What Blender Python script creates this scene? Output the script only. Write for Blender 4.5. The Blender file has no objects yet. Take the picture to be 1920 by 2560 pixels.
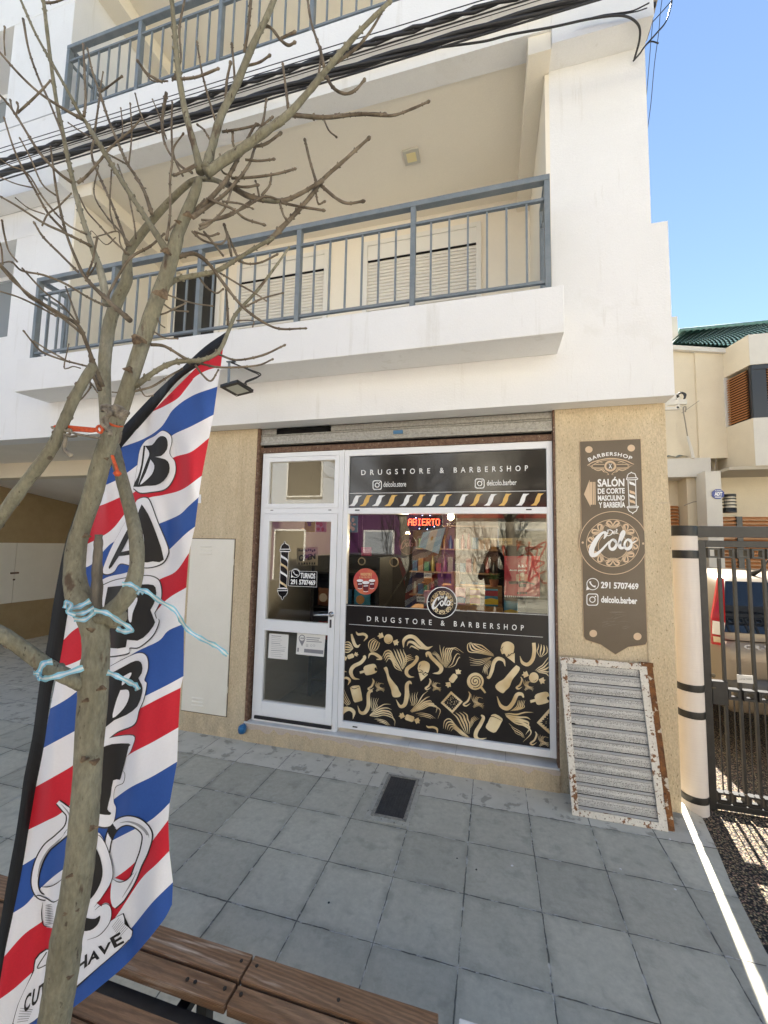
import bpy, bmesh, math, random
from mathutils import Vector, Matrix
random.seed(7)
R = math.radians
SC = bpy.context.scene
COL = SC.collection
# ---------------------------------------------------------------- camera
CAM = Vector((0.22375566, -3.34364304, 1.88919176))
CR = Vector((0.96591605, 0.25811408, 0.0195784)).normalized()
CU = Vector((0.00230403, -0.08420431, 0.99644585)).normalized()
CF = Vector((-0.25884529, 0.96243792, 0.081929)).normalized()
FPX = 1010.106
cd = bpy.data.cameras.new('camera'); co = bpy.data.objects.new('camera', cd); COL.objects.link(co)
m = Matrix((CR, CU, -CF)).transposed().to_4x4(); m.translation = CAM
co.matrix_world = m
cd.sensor_fit = 'AUTO'; cd.sensor_width = 36; cd.lens = FPX / 2560 * 36
cd.clip_start = 0.02; cd.clip_end = 600
SC.camera = co
# ---------------------------------------------------------------- light
SUN_EL, SUN_AZ = R(53), math.atan2(0.175, 0.985)      # azimuth from +Y towards +X
w = bpy.data.worlds.new('World'); SC.world = w; w.use_nodes = True
nt = w.node_tree; bg = nt.nodes['Background']; sk = nt.nodes.new('ShaderNodeTexSky')
sk.sky_type = 'NISHITA'; sk.sun_disc = False; sk.sun_elevation = SUN_EL; sk.sun_rotation = SUN_AZ
sk.air_density = 1.0; sk.dust_density = 0.0; sk.ozone_density = 0.55; sk.altitude = 0
nt.links.new(sk.outputs[0], bg.inputs[0]); bg.inputs[1].default_value = 0.05
sd = bpy.data.lights.new('sun', 'SUN'); so = bpy.data.objects.new('sun', sd); COL.objects.link(so)
sd.energy = 5.0; sd.angle = R(0.53); sd.color = (1.0, 0.94, 0.85)
dv = Vector((math.sin(SUN_AZ) * math.cos(SUN_EL), math.cos(SUN_AZ) * math.cos(SUN_EL), math.sin(SUN_EL)))
so.rotation_euler = dv.to_track_quat('Z', 'Y').to_euler(); so.location = (3, 8, 20)
SC.view_settings.view_transform = 'Standard'; SC.view_settings.look = 'None'
SC.view_settings.exposure = 2.18; SC.view_settings.gamma = 1
SC.cycles.max_bounces = 10; SC.cycles.diffuse_bounces = 5; SC.cycles.glossy_bounces = 5
SC.cycles.transparent_max_bounces = 16; SC.cycles.use_denoising = True
SC.cycles.sample_clamp_indirect = 6
# ---------------------------------------------------------------- pixel helpers (survey of the photo, 1920x2560 px)
def ray(x, y): return CF + CR * ((x - 960) / FPX) + CU * ((1280 - y) / FPX)
def PY(x, y, Y): d = ray(x, y); return CAM + d * ((Y - CAM.y) / d.y)
def PZ(x, y, Z): d = ray(x, y); return CAM + d * ((Z - CAM.z) / d.z)
def PX(x, y, X): d = ray(x, y); return CAM + d * ((X - CAM.x) / d.x)
def depth(p): return (p - CAM).dot(CF)
def cv(ox, oy, k): return lambda q: (ox + q[0] * k, oy + q[1] * k)
D0 = cv(0, 0, 1.15732)
c1 = cv(0, 0, .5787); c2 = cv(0, 600, .4581); c3 = cv(0, 1000, .3858); c4 = cv(0, 1700, .3888)
d5 = cv(620, 1020, .2411); d6 = cv(860, 1020, .3255); d7 = cv(620, 1380, .2411); d8 = cv(840, 1440, .33755)
e1 = cv(1380, 1000, .19289); e2 = cv(1380, 1350, .20494); e4 = cv(1640, 760, .2622); e5 = cv(1640, 1280, .371)
fN = cv(0, 0, .3618); fQ = cv(200, 400, .3014); f6 = cv(860, 1240, .16275); f7 = cv(1100, 1240, .18083)
j5 = cv(1720, 1300, .15373); a5 = cv(500, 0, .3617); s6 = cv(900, 0, .4822); k7 = cv(600, 400, .5063); t6 = cv(60, 600, .205)
v3 = cv(1360, 1600, .22599); b9 = cv(440, 900, .19289); g2 = cv(0, 900, .1929); p4 = cv(0, 2000, .28933)
# ---------------------------------------------------------------- materials
def mat(name, col, rough=.6, metal=0., col2=None, scale=8., stretch=(1, 1, 1), lo=.35, hi=.65, bump=0., bscale=60., fine=0., fscale=90., spec=.5, emit=None, estr=1., coat=0., detail=6., spots=None, trans=0., streaks=None, splash=None):
    """procedural principled material: two colours mixed by noise, fine grain, optional dark/light spots, bump"""
    m = bpy.data.materials.new(name); m.use_nodes = True; nt = m.node_tree; N = nt.nodes; L = nt.links
    b = N['Principled BSDF']; b.inputs['Roughness'].default_value = rough; b.inputs['Metallic'].default_value = metal
    b.inputs['Specular IOR Level'].default_value = spec; b.inputs['Coat Weight'].default_value = coat
    c4_ = tuple(col) + (1,)
    b.inputs['Base Color'].default_value = c4_
    tc = N.new('ShaderNodeTexCoord'); mp = N.new('ShaderNodeMapping'); mp.inputs['Scale'].default_value = stretch
    L.new(tc.outputs['Object'], mp.inputs[0])
    cur = None
    def noise(sc, det=detail, rgh=.6, vec=mp.outputs[0]):
        n = N.new('ShaderNodeTexNoise'); n.inputs['Scale'].default_value = sc; n.inputs['Detail'].default_value = det; n.inputs['Roughness'].default_value = rgh
        L.new(vec, n.inputs['Vector']); return n.outputs['Fac']
    def ramp(v, a, c):
        r = N.new('ShaderNodeMapRange'); r.inputs[1].default_value = a; r.inputs[2].default_value = c; L.new(v, r.inputs[0]); return r.outputs[0]
    def mixc(f, a, c, mode='MIX'):
        x = N.new('ShaderNodeMix'); x.data_type = 'RGBA'; x.blend_type = mode
        if hasattr(f, 'is_linked') or hasattr(f, 'links'): L.new(f, x.inputs[0])
        else: x.inputs[0].default_value = f
        for s, i in ((a, 6), (c, 7)):
            if isinstance(s, tuple): x.inputs[i].default_value = s
            else: L.new(s, x.inputs[i])
        return x.outputs[2]
    if col2 is not None:
        cur = mixc(ramp(noise(scale), lo, hi), c4_, tuple(col2) + (1,))
    if spots:
        for (sc, th, wd, sc_col) in spots:
            cur = mixc(ramp(noise(sc, 4.), th, th + wd), cur if cur is not None else c4_, tuple(sc_col) + (1,))
    if streaks:
        for (sc, th, wd, amt, c_) in streaks:
            m2 = N.new('ShaderNodeMapping'); m2.inputs['Scale'].default_value = (1, 1, .07); L.new(tc.outputs['Object'], m2.inputs[0])
            v = N.new('ShaderNodeMapRange'); v.inputs[1].default_value = th; v.inputs[2].default_value = th + wd; v.inputs[4].default_value = amt; L.new(noise(sc, 5., .65, m2.outputs[0]), v.inputs[0])
            cur = mixc(v.outputs[0], cur if cur is not None else c4_, tuple(c_) + (1,))
    if splash:
        (zh, amt, c_) = splash; sp = N.new('ShaderNodeSeparateXYZ'); L.new(tc.outputs['Object'], sp.inputs[0]); v = N.new('ShaderNodeMapRange'); v.inputs[1].default_value = zh; v.inputs[2].default_value = 0.; v.inputs[4].default_value = amt; L.new(sp.outputs[2], v.inputs[0])
        mm = N.new('ShaderNodeMath'); mm.operation = 'MULTIPLY'; L.new(v.outputs[0], mm.inputs[0]); L.new(ramp(noise(11., 6., .7), .35, .7), mm.inputs[1]); cur = mixc(mm.outputs[0], cur if cur is not None else c4_, tuple(c_) + (1,))
    if fine:
        g = ramp(noise(fscale, 3.), .3, .7); v = N.new('ShaderNodeMapRange'); v.inputs[3].default_value = 1 - fine; v.inputs[4].default_value = 1 + fine; L.new(g, v.inputs[0])
        cc = N.new('ShaderNodeCombineColor')
        for i in range(3): L.new(v.outputs[0], cc.inputs[i])
        cur = mixc(1.0, cur if cur is not None else c4_, cc.outputs[0], 'MULTIPLY')
    if cur is not None: L.new(cur, b.inputs['Base Color'])
    if bump:
        bp = N.new('ShaderNodeBump'); bp.inputs['Strength'].default_value = bump; bp.inputs['Distance'].default_value = .01
        L.new(noise(bscale, 5.), bp.inputs['Height']); L.new(bp.outputs[0], b.inputs['Normal'])
    if emit is not None:
        b.inputs['Emission Color'].default_value = tuple(emit) + (1,); b.inputs['Emission Strength'].default_value = estr
    if trans: b.inputs['Transmission Weight'].default_value = trans
    return m
MT = {}
def flat(name, col, rough=.5, **k):
    if name not in MT: MT[name] = mat(name, col, rough, **k)
    return MT[name]
def glass_mat(name, tint=(.93, .95, .94), boost=1.0, base=.02):
    m = bpy.data.materials.new(name); m.use_nodes = True; nt = m.node_tree; N = nt.nodes; L = nt.links
    N.remove(N['Principled BSDF']); o = N['Material Output']
    t = N.new('ShaderNodeBsdfTransparent'); t.inputs[0].default_value = tint + (1,)
    g = N.new('ShaderNodeBsdfGlossy'); g.inputs['Roughness'].default_value = 0.0
    f = N.new('ShaderNodeFresnel'); f.inputs[0].default_value = 1.52
    a = N.new('ShaderNodeMath'); a.operation = 'MULTIPLY_ADD'; a.inputs[1].default_value = boost; a.inputs[2].default_value = base; a.use_clamp = True
    x = N.new('ShaderNodeMixShader'); L.new(f.outputs[0], a.inputs[0]); L.new(a.outputs[0], x.inputs[0]); L.new(t.outputs[0], x.inputs[1]); L.new(g.outputs[0], x.inputs[2]); L.new(x.outputs[0], o.inputs[0])
    return m
STUCCO = mat('white_stucco', (.81, .808, .80), .85, col2=(.765, .762, .752), scale=1.3, bump=.25, bscale=55, fine=.03, fscale=120, spots=[(5., .68, .14, (.67, .655, .625)), (2.2, .62, .05, (.775, .77, .755))], streaks=[(7., .60, .14, .5, (.60, .58, .53)), (22., .64, .1, .45, (.62, .60, .56))])
CREAMST = mat('cream_soffit', (.82, .77, .68), .85, col2=(.77, .72, .63), scale=1.5, bump=.2, bscale=60, fine=.03)
BEIGE = mat('beige_textured_render', (.565, .455, .295), .9, col2=(.63, .52, .35), scale=5, bump=.9, bscale=75, fine=.16, fscale=130, spots=[(85., .63, .06, (.26, .19, .095)), (7., .64, .2, (.47, .36, .21))], stretch=(1, 1, .45), streaks=[(9., .58, .16, .5, (.42, .32, .18))], splash=(.45, .75, (.34, .29, .21)))
def tile_mat(name, size, ox, oy, col, col2, jw=.012, first_row=None):
    m = bpy.data.materials.new(name); m.use_nodes = True; nt = m.node_tree; N = nt.nodes; L = nt.links
    b = N['Principled BSDF']; b.inputs['Roughness'].default_value = .8
    tc = N.new('ShaderNodeTexCoord')
    def math_(op, a, c=None, d=None, cl=False):
        n = N.new('ShaderNodeMath'); n.operation = op; n.use_clamp = cl
        for i, s in enumerate((a, c, d)):
            if s is None: continue
            if isinstance(s, (int, float)): n.inputs[i].default_value = s
            else: L.new(s, n.inputs[i])
        return n.outputs[0]
    def noise(sc, det=5., rg=.6, vec=None):
        n = N.new('ShaderNodeTexNoise'); n.inputs['Scale'].default_value = sc; n.inputs['Detail'].default_value = det; n.inputs['Roughness'].default_value = rg
        L.new(vec or tc.outputs['Object'], n.inputs['Vector']); return n.outputs['Fac']
    def rng(v, a, c, lo=0., hi=1.):
        r = N.new('ShaderNodeMapRange'); L.new(v, r.inputs[0])
        for i, s in enumerate((a, c, lo, hi)): r.inputs[i + 1].default_value = s
        return r.outputs[0]
    def mixc(f, a, c, mode='MIX'):
        x = N.new('ShaderNodeMix'); x.data_type = 'RGBA'; x.blend_type = mode
        if isinstance(f, (int, float)): x.inputs[0].default_value = f
        else: L.new(f, x.inputs[0])
        for s, i in ((a, 6), (c, 7)):
            if isinstance(s, tuple): x.inputs[i].default_value = s
            else: L.new(s, x.inputs[i])
        return x.outputs[2]
    sp = N.new('ShaderNodeSeparateXYZ'); L.new(tc.outputs['Object'], sp.inputs[0])
    wob = math_('MULTIPLY_ADD', noise(14.), .012, -.006)
    X = math_('MULTIPLY_ADD', math_('ADD', sp.outputs[0], wob), 1 / size, -ox / size); Yv = math_('MULTIPLY_ADD', math_('ADD', sp.outputs[1], wob), 1 / size, -oy / size)
    ds = []
    for v in (X, Yv):
        f = math_('FRACT', v); ds.append(math_('MINIMUM', f, math_('SUBTRACT', 1., f)))
    dist = math_('MULTIPLY', math_('MINIMUM', ds[0], ds[1]), size)
    wvar = rng(noise(2.2), .35, .65, jw * .12, jw * .42)
    joint = math_('SUBTRACT', 1., math_('SMOOTH_MIN', math_('DIVIDE', dist, wvar), 1., .2), cl=True)
    cb = N.new('ShaderNodeCombineXYZ'); L.new(math_('FLOOR', X), cb.inputs[0]); L.new(math_('FLOOR', Yv), cb.inputs[1])
    wn = N.new('ShaderNodeTexWhiteNoise'); wn.noise_dimensions = '2D'; L.new(cb.outputs[0], wn.inputs[0])
    base = mixc(rng(noise(3., 6.), .3, .7), tuple(col) + (1,), tuple(col2) + (1,))
    base = mixc(rng(noise(26., 8., .75), .35, .75, 0, .7), base, tuple(c * .72 for c in col) + (1,))
    base = mixc(rng(noise(9., 6.), .54, .72, 0, .75), base, tuple(c * .66 for c in col) + (1,))
    tv = rng(wn.outputs[0], 0, 1, .80, 1.10); cc = N.new('ShaderNodeCombineColor')
    for i in range(3): L.new(tv, cc.inputs[i])
    base = mixc(1., base, cc.outputs[0], 'MULTIPLY')
    # grime beside the joints and pale salt blooms
    gr = math_('MULTIPLY', rng(dist, 0., .045, 1, 0), rng(noise(6.), .35, .65, .0, .75)); base = mixc(gr, base, tuple(c * .52 for c in col) + (1,))
    bl = math_('MULTIPLY', rng(dist, .002, .012, 1, 0), rng(noise(17.), .55, .62, 0, .55)); base = mixc(bl, base, (.60, .60, .58, 1))
    if first_row is not None:
        fr = math_('MULTIPLY', rng(sp.outputs[1], first_row - .004, first_row + .004), rng(noise(7.), .2, .6, .25, .95)); base = mixc(fr, base, (.60, .575, .49, 1))
        st = math_('MULTIPLY', rng(sp.outputs[1], first_row - .05, first_row), rng(noise(8.5, 5.), .56, .62, 0, .7)); base = mixc(st, base, (.26, .245, .20, 1))
    jc = mixc(rng(noise(11.), .52, .60), (.035, .035, .035, 1), (.52, .51, .48, 1))
    base = mixc(joint, base, jc); L.new(base, b.inputs['Base Color'])
    h = math_('MULTIPLY_ADD', joint, -1., math_('MULTIPLY', noise(60., 6.), .25))
    bp = N.new('ShaderNodeBump'); bp.inputs['Strength'].default_value = .6; bp.inputs['Distance'].default_value = .006; L.new(h, bp.inputs['Height']); L.new(bp.outputs[0], b.inputs['Normal'])
    return m
PAVE = tile_mat('grey_paving_tiles', .40, .47, -.131, (.50, .478, .385), (.59, .565, .46), jw=.015, first_row=-.131)
def aggregate(name, c):
    m = bpy.data.materials.new(name); m.use_nodes = True; nt = m.node_tree; N = nt.nodes; L = nt.links; b = N['Principled BSDF']; b.inputs['Roughness'].default_value = .85
    tc = N.new('ShaderNodeTexCoord'); v = N.new('ShaderNodeTexVoronoi'); v.inputs['Scale'].default_value = 75; L.new(tc.outputs['Object'], v.inputs['Vector'])
    h = N.new('ShaderNodeHueSaturation'); h.inputs['Saturation'].default_value = .2; h.inputs['Value'].default_value = .62; L.new(v.outputs['Color'], h.inputs['Color'])
    x = N.new('ShaderNodeMix'); x.data_type = 'RGBA'; x.blend_type = 'MULTIPLY'; x.inputs[0].default_value = 1; L.new(h.outputs[0], x.inputs[6]); x.inputs[7].default_value = c
    r = N.new('ShaderNodeMapRange'); r.inputs[1].default_value = .0; r.inputs[2].default_value = .6; L.new(v.outputs['Distance'], r.inputs[0])
    y = N.new('ShaderNodeMix'); y.data_type = 'RGBA'; L.new(r.outputs[0], y.inputs[0]); L.new(x.outputs[2], y.inputs[6]); y.inputs[7].default_value = (.012, .011, .010, 1)
    L.new(y.outputs[2], b.inputs['Base Color'])
    bp = N.new('ShaderNodeBump'); bp.inputs['Strength'].default_value = .9; bp.inputs['Distance'].default_value = .008; bp.invert = True; L.new(v.outputs['Distance'], bp.inputs['Height']); L.new(bp.outputs[0], b.inputs['Normal'])
    return m
AGG = aggregate('exposed_aggregate', (1.25, .92, .60, 1))
ALU = mat('white_painted_aluminium', (.80, .81, .82), .35, fine=.015, spots=[(9., .72, .12, (.68, .67, .64))])
STEELBLUE = mat('blue_grey_painted_steel', (.16, .19, .21), .5, col2=(.21, .235, .25), scale=9, fine=.06, spots=[(30., .66, .08, (.27, .25, .22))])
RUSTBROWN = mat('rusty_brown_steel', (.10, .05, .03), .8, col2=(.20, .12, .075), scale=30, fine=.2, bump=.3, spots=[(45., .62, .05, (.32, .26, .2))])
GALV = mat('galvanised_sheet', (.40, .385, .34), .5, metal=.35, col2=(.27, .26, .23), scale=45, fine=.18, fscale=160, spots=[(22., .66, .1, (.20, .16, .11))])
BLACKMET = mat('black_painted_steel', (.011, .011, .011), .42, fine=.15, col2=(.020, .020, .020), scale=14)
BLACKVIN = mat('black_vinyl', (.013, .012, .012), .11, fine=.1, spec=.6, coat=.15)
GOLD = mat('gold_print', (.60, .43, .21), .35, col2=(.80, .67, .42), scale=4.5, lo=.4, hi=.62, detail=2.)
GOLDY = mat('orange_gold_print', (.68, .40, .10), .35, col2=(.74, .48, .15), scale=7)
WHITEP = mat('white_print', (.82, .82, .81), .4, fine=.02)
GLASS = glass_mat('window_glass', (.90, .92, .91), 1.45, .02)
DARK = mat('black_void', (.006, .006, .006), .9)
# ---------------------------------------------------------------- mesh builder
class MB:
    def __init__(s): s.v = []; s.f = []; s.mi = []; s.cur = 0; s.smooth = False; s.sm = []
    def add(s, vs, fs):
        o = len(s.v); s.v += [Vector(v) for v in vs]
        for f in fs: s.f.append([i + o for i in f]); s.mi.append(s.cur); s.sm.append(s.smooth)
    def box(s, x0, x1, y0, y1, z0, z1):
        s.add([(x0, y0, z0), (x1, y0, z0), (x1, y1, z0), (x0, y1, z0), (x0, y0, z1), (x1, y0, z1), (x1, y1, z1), (x0, y1, z1)],
              [(0, 3, 2, 1), (4, 5, 6, 7), (0, 1, 5, 4), (1, 2, 6, 5), (2, 3, 7, 6), (3, 0, 4, 7)]); return s
    def obox(s, c, ax, ay, az, hx, hy, hz):
        c = Vector(c); vs = []
        for k in (-1, 1):
            for (i, j) in ((-1, -1), (1, -1), (1, 1), (-1, 1)): vs.append(c + ax * (i * hx) + ay * (j * hy) + az * (k * hz))
        s.add(vs, [(0, 3, 2, 1), (4, 5, 6, 7), (0, 1, 5, 4), (1, 2, 6, 5), (2, 3, 7, 6), (3, 0, 4, 7)]); return s
    def bar(s, p, q, w, h, up=(0, 0, 1)):
        p = Vector(p); q = Vector(q); a = (q - p); l = a.length; a.normalize(); u = Vector(up)
        if abs(a.dot(u)) > .95: u = Vector((0, 1, 0))
        b = a.cross(u).normalized(); c = b.cross(a)
        return s.obox((p + q) / 2, a, b, c, l / 2, w / 2, h / 2)
    def prism(s, pts, off):
        """polygon (3-D points) extruded by vector off"""
        n = len(pts); off = Vector(off); a = [Vector(p) for p in pts]; b = [p + off for p in a]
        s.add(a + b, [list(range(n)), list(range(2 * n - 1, n - 1, -1))] + [(i, (i + 1) % n, n + (i + 1) % n, n + i) for i in range(n)]); return s
    def quad(s, *p): s.add(p, [(0, 1, 2, 3)]); return s
    def poly(s, p): s.add(p, [list(range(len(p)))]); return s
    def tube(s, pts, rad, n=10, cap=True):
        pts = [Vector(p) for p in pts]; m_ = len(pts)
        if not hasattr(rad, '__len__'): rad = [rad] * m_
        t0 = (pts[1] - pts[0]).normalized(); u = t0.cross(Vector((0.3, .9, .1)));
        if u.length < .1: u = t0.cross(Vector((1, 0, 0)))
        u.normalize(); vs = []; fs = []
        for i, p in enumerate(pts):
            t = (pts[min(i + 1, m_ - 1)] - pts[max(i - 1, 0)]).normalized(); u = (u - t * u.dot(t)).normalized(); b = t.cross(u)
            for k in range(n):
                a = 2 * math.pi * k / n; vs.append(p + (u * math.cos(a) + b * math.sin(a)) * rad[i])
        for i in range(m_ - 1):
            for k in range(n): fs.append((i * n + k, i * n + (k + 1) % n, (i + 1) * n + (k + 1) % n, (i + 1) * n + k))
        if cap: fs.append(list(range(n))[::-1]); fs.append(list(range((m_ - 1) * n, m_ * n)))
        s.add(vs, fs); return s
    def lathe(s, c, prof, n=24, axis=(0, 0, 1)):
        a = Vector(axis).normalized(); u = a.orthogonal().normalized(); b = a.cross(u); c = Vector(c); vs = []; fs = []
        for (r, h) in prof:
            for k in range(n):
                t = 2 * math.pi * k / n; vs.append(c + a * h + (u * math.cos(t) + b * math.sin(t)) * r)
        for i in range(len(prof) - 1):
            for k in range(n): fs.append((i * n + k, i * n + (k + 1) % n, (i + 1) * n + (k + 1) % n, (i + 1) * n + k))
        s.add(vs, fs); sm = s.smooth; s.smooth = False
        s.add(vs[:n], [list(range(n))[::-1]]); s.add(vs[-n:], [list(range(n))]); s.smooth = sm; return s
    def build(s, name, mats, parent=None, bevel=0.):
        if not isinstance(mats, (list, tuple)): mats = [mats]
        off = Vector((0, 0, 0)); p = parent
        while p is not None: off += p.location; p = p.parent
        me = bpy.data.meshes.new(name); me.from_pydata([v - off for v in s.v], [], s.f)
        for mm in mats: me.materials.append(mm)
        me.polygons.foreach_set('material_index', s.mi); me.polygons.foreach_set('use_smooth', s.sm); me.update()
        o = bpy.data.objects.new(name, me); COL.objects.link(o)
        if parent is not None: o.parent = parent
        if bevel:
            b = o.modifiers.new('bevel', 'BEVEL'); b.width = bevel; b.segments = 2; b.limit_method = 'ANGLE'; b.angle_limit = R(40)
        return o
def tag(o, label=None, cat=None, group=None, kind=None):
    if label: o['label'] = label
    if cat: o['category'] = cat
    if group: o['group'] = group
    if kind: o['kind'] = kind
    return o
def thing(name, loc, label, cat, group=None):
    o = bpy.data.objects.new(name, None); COL.objects.link(o); o.location = loc; o.empty_display_size = .1
    return tag(o, label, cat, group)
def copy_tree(o, parent=None):
    c = o.copy(); COL.objects.link(c); c.parent = parent
    for ch in list(o.children): copy_tree(ch, c)
    return c
def crom(P, n=8):
    P = [Vector(p) if len(p) == 3 else Vector((p[0], p[1], 0)) for p in P]
    if len(P) == 2: return [P[0].lerp(P[1], i / n) for i in range(n + 1)]
    Q = [P[0] * 2 - P[1]] + P + [P[-1] * 2 - P[-2]]; out = []
    for i in range(1, len(Q) - 2):
        a, b, c, d = Q[i - 1:i + 3]
        for k in range(n):
            t = k / n; out.append(.5 * ((2 * b) + (c - a) * t + (2 * a - 5 * b + 4 * c - d) * t * t + (3 * b - a - 3 * c + d) * t ** 3))
    out.append(P[-1]); return out
def lin(vals, n):
    out = []
    for i in range(len(vals) - 1):
        for k in range(n): out.append(vals[i] + (vals[i + 1] - vals[i]) * k / n)
    return out + [vals[-1]]
# flat graphics traced in photo pixels and mapped onto a real surface by mapf(px, py) -> point
def g_poly(mb, pts, mapf, smooth=0):
    if smooth: pts = [(p.x, p.y) for p in crom(list(pts) + [pts[0]], smooth)[:-1]]
    mb.poly([mapf(*p) for p in pts])
def g_fill(mb, pts, mapf, smooth=0, maxlen=6.):
    """polygon in px, triangulated and refined so that it follows a curved surface"""
    if smooth: pts = [(p.x, p.y) for p in crom(list(pts) + [pts[0]], smooth)[:-1]]
    bm = bmesh.new(); bm.faces.new([bm.verts.new((x, y, 0)) for x, y in pts]); bmesh.ops.triangulate(bm, faces=bm.faces[:])
    for _ in range(6):
        es = [e for e in bm.edges if e.calc_length() > maxlen]
        if not es: break
        bmesh.ops.subdivide_edges(bm, edges=es, cuts=1); bmesh.ops.triangulate(bm, faces=[f for f in bm.faces if len(f.verts) > 3])
    bm.verts.index_update(); mb.add([mapf(v.co.x, v.co.y) for v in bm.verts], [[v.index for v in f.verts] for f in bm.faces]); bm.free()
def g_ellipse(mb, c, rx, ry, mapf, n=32, rot=0.):
    ca, sa = math.cos(rot), math.sin(rot); mb.poly([mapf(c[0] + rx * math.cos(t) * ca - ry * math.sin(t) * sa, c[1] + rx * math.cos(t) * sa + ry * math.sin(t) * ca) for t in [2 * math.pi * i / n for i in range(n)]])
def g_ring(mb, c, rx, ry, w, mapf, n=48):
    for i in range(n):
        q = []
        for (k, s) in ((i, 1), (i + 1, 1), (i + 1, 0), (i, 0)):
            t = 2 * math.pi * k / n; q.append(mapf(c[0] + (rx - w * (1 - s)) * math.cos(t), c[1] + (ry - w * (1 - s)) * math.sin(t)))
        mb.quad(*q)
def g_stroke(mb, pts, wid, mapf, n=7):
    """wid: half widths in px at the control points"""
    C = crom(pts, n); W = lin(wid if hasattr(wid, '__len__') else [wid] * len(pts), n) if not (hasattr(wid, '__len__') and len(wid) != len(pts)) else None
    if W is None:
        W = []
        for i in range(len(C)):
            t = i / (len(C) - 1) * (len(wid) - 1); k = min(int(t), len(wid) - 2); W.append(wid[k] + (wid[k + 1] - wid[k]) * (t - k))
    a = []; b = []
    for i, p in enumerate(C):
        t = (C[min(i + 1, len(C) - 1)] - C[max(i - 1, 0)]); t = t.normalized() if t.length > 1e-6 else Vector((1, 0, 0)); nn = Vector((-t.y, t.x, 0)) * W[i]
        a.append(mapf(p.x + nn.x, p.y + nn.y)); b.append(mapf(p.x - nn.x, p.y - nn.y))
    k = len(a); mb.add(a + b, [(i, i + 1, k + i + 1, k + i) for i in range(k - 1)])
_tc = {}
def text_geo(s, bold=0., spacing=1.):
    key = (s, bold, spacing)
    if key not in _tc:
        cu = bpy.data.curves.new('t', 'FONT'); cu.body = s; cu.offset = bold; cu.space_character = spacing; cu.resolution_u = 3; cu.fill_mode = 'FRONT'
        o = bpy.data.objects.new('t', cu); COL.objects.link(o); dg = bpy.context.evaluated_depsgraph_get(); dg.update()
        me = bpy.data.meshes.new_from_object(o.evaluated_get(dg)); V = [v.co.copy() for v in me.vertices]; F = [list(p.vertices) for p in me.polygons]
        bpy.data.objects.remove(o); bpy.data.curves.remove(cu); bpy.data.meshes.remove(me)
        x0 = min(v.x for v in V); x1 = max(v.x for v in V); y0 = min(v.y for v in V); y1 = max(v.y for v in V)
        _tc[key] = ([((v.x - x0) / (x1 - x0), (v.y - y0) / (y1 - y0)) for v in V], F)
    return _tc[key]
def g_text(mb, s, quad, mapf, bold=0., spacing=1., warp=None):
    """quad: px corners bl, br, tr, tl of the ink box"""
    V, F = text_geo(s, bold, spacing); bl, br, tr, tl = [Vector((q[0], q[1], 0)) for q in quad]; out = []
    for (u, v) in V:
        p = (bl * (1 - u) + br * u) * (1 - v) + (tl * (1 - u) + tr * u) * v
        if warp: p = warp(p, u, v)
        out.append(mapf(p.x, p.y))
    mb.add(out, F)
def onY(Y): return lambda x, y: PY(x, y, Y)
def rect(c, x0, y0, x1, y1): return [c((x0, y1)), c((x1, y1)), c((x1, y0)), c((x0, y0))]
def quadc(c, bl, br, tr, tl): return [c(bl), c(br), c(tr), c(tl)]
# ================================================================ SETTING
g = MB(); g.quad((-60, -14, -.12), (60, -14, -.12), (60, 60, -.12), (-60, 60, -.12)); tag(g.build('ground', mat('bare_ground', (.22, .20, .17), .95, col2=(.3, .28, .24), scale=.6)), kind='structure')
ASPH = mat('road_asphalt', (.13, .13, .125), .9, col2=(.17, .168, .16), scale=3, fine=.25, fscale=160, bump=.4, bscale=120)
g = MB(); g.quad((-60, -9.6, -.112), (60, -9.6, -.112), (60, -3.75, -.112), (-60, -3.75, -.112)); tag(g.build('road', ASPH), kind='structure')
# pavement (edge with the driveway surveyed from the photo)
g = MB(); E_ = [(1.62, .26), (1.665, .2), (1.60, -.15), (1.54, -.42), (1.475, -.85), (1.47, -1.4), (1.50, -2.2), (1.60, -3.6)]
pts = [(-14, -3.6), ] + [(x, y) for x, y in reversed(E_)] + [(1.55, .60), (-8.3, .60), (-8.3, 8), (-14, 8)]
g.prism([(x, y, 0) for x, y in pts], (0, 0, -.14)); tag(g.build('pavement', PAVE), kind='structure')
g = MB(); g.box(-8.3, -2.2, .6, 7.9, -.1, .003); tag(g.build('carport_floor', PAVE), kind='structure')
g = MB(); g.box(-60, 1.6, -3.75, -3.6, -.14, .002); g.box(6, 60, -3.75, -3.6, -.14, .002); tag(g.build('kerb', mat('concrete_kerb', (.3, .3, .29), .9, fine=.1)), kind='structure')
g = MB(); g.quad((1.3, -3.6, -.075), (7, -3.6, -.075), (7, 6.4, -.075), (1.3, 6.4, -.075)); tag(g.build('driveway', AGG), kind='structure')
g = MB(); g.box(7, 60, -3.6, 8, -.12, .0); tag(g.build('far_pavement', PAVE), kind='structure')
g = MB(); g.box(-60, 60, -14, -9.6, -.12, .02); tag(g.build('opposite_pavement', PAVE), kind='structure')
# ================================================================ APARTMENT BUILDING
B = thing('apartment_building', (-1.6, .25, 0), 'white rendered apartment building with blue grey balcony railings above the shop', 'building')
TOP = 13.2
mb = MB()
mb.box(-9, .70, .05, .25, 3.05, 3.81)                                  # fascia over the shop
mb.box(.70, 1.542, .25, 9, 3.053, 3.812)
mb.box(.70, 1.544, .05, .2505, 3.05, 4.44); mb.box(.701, 1.543, .25, 9, 3.812, 4.439); mb.box(.70, 1.432, .052, 9, 4.44, 5.98); mb.box(.702, 1.430, -.15, 9, 5.98, TOP)
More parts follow.
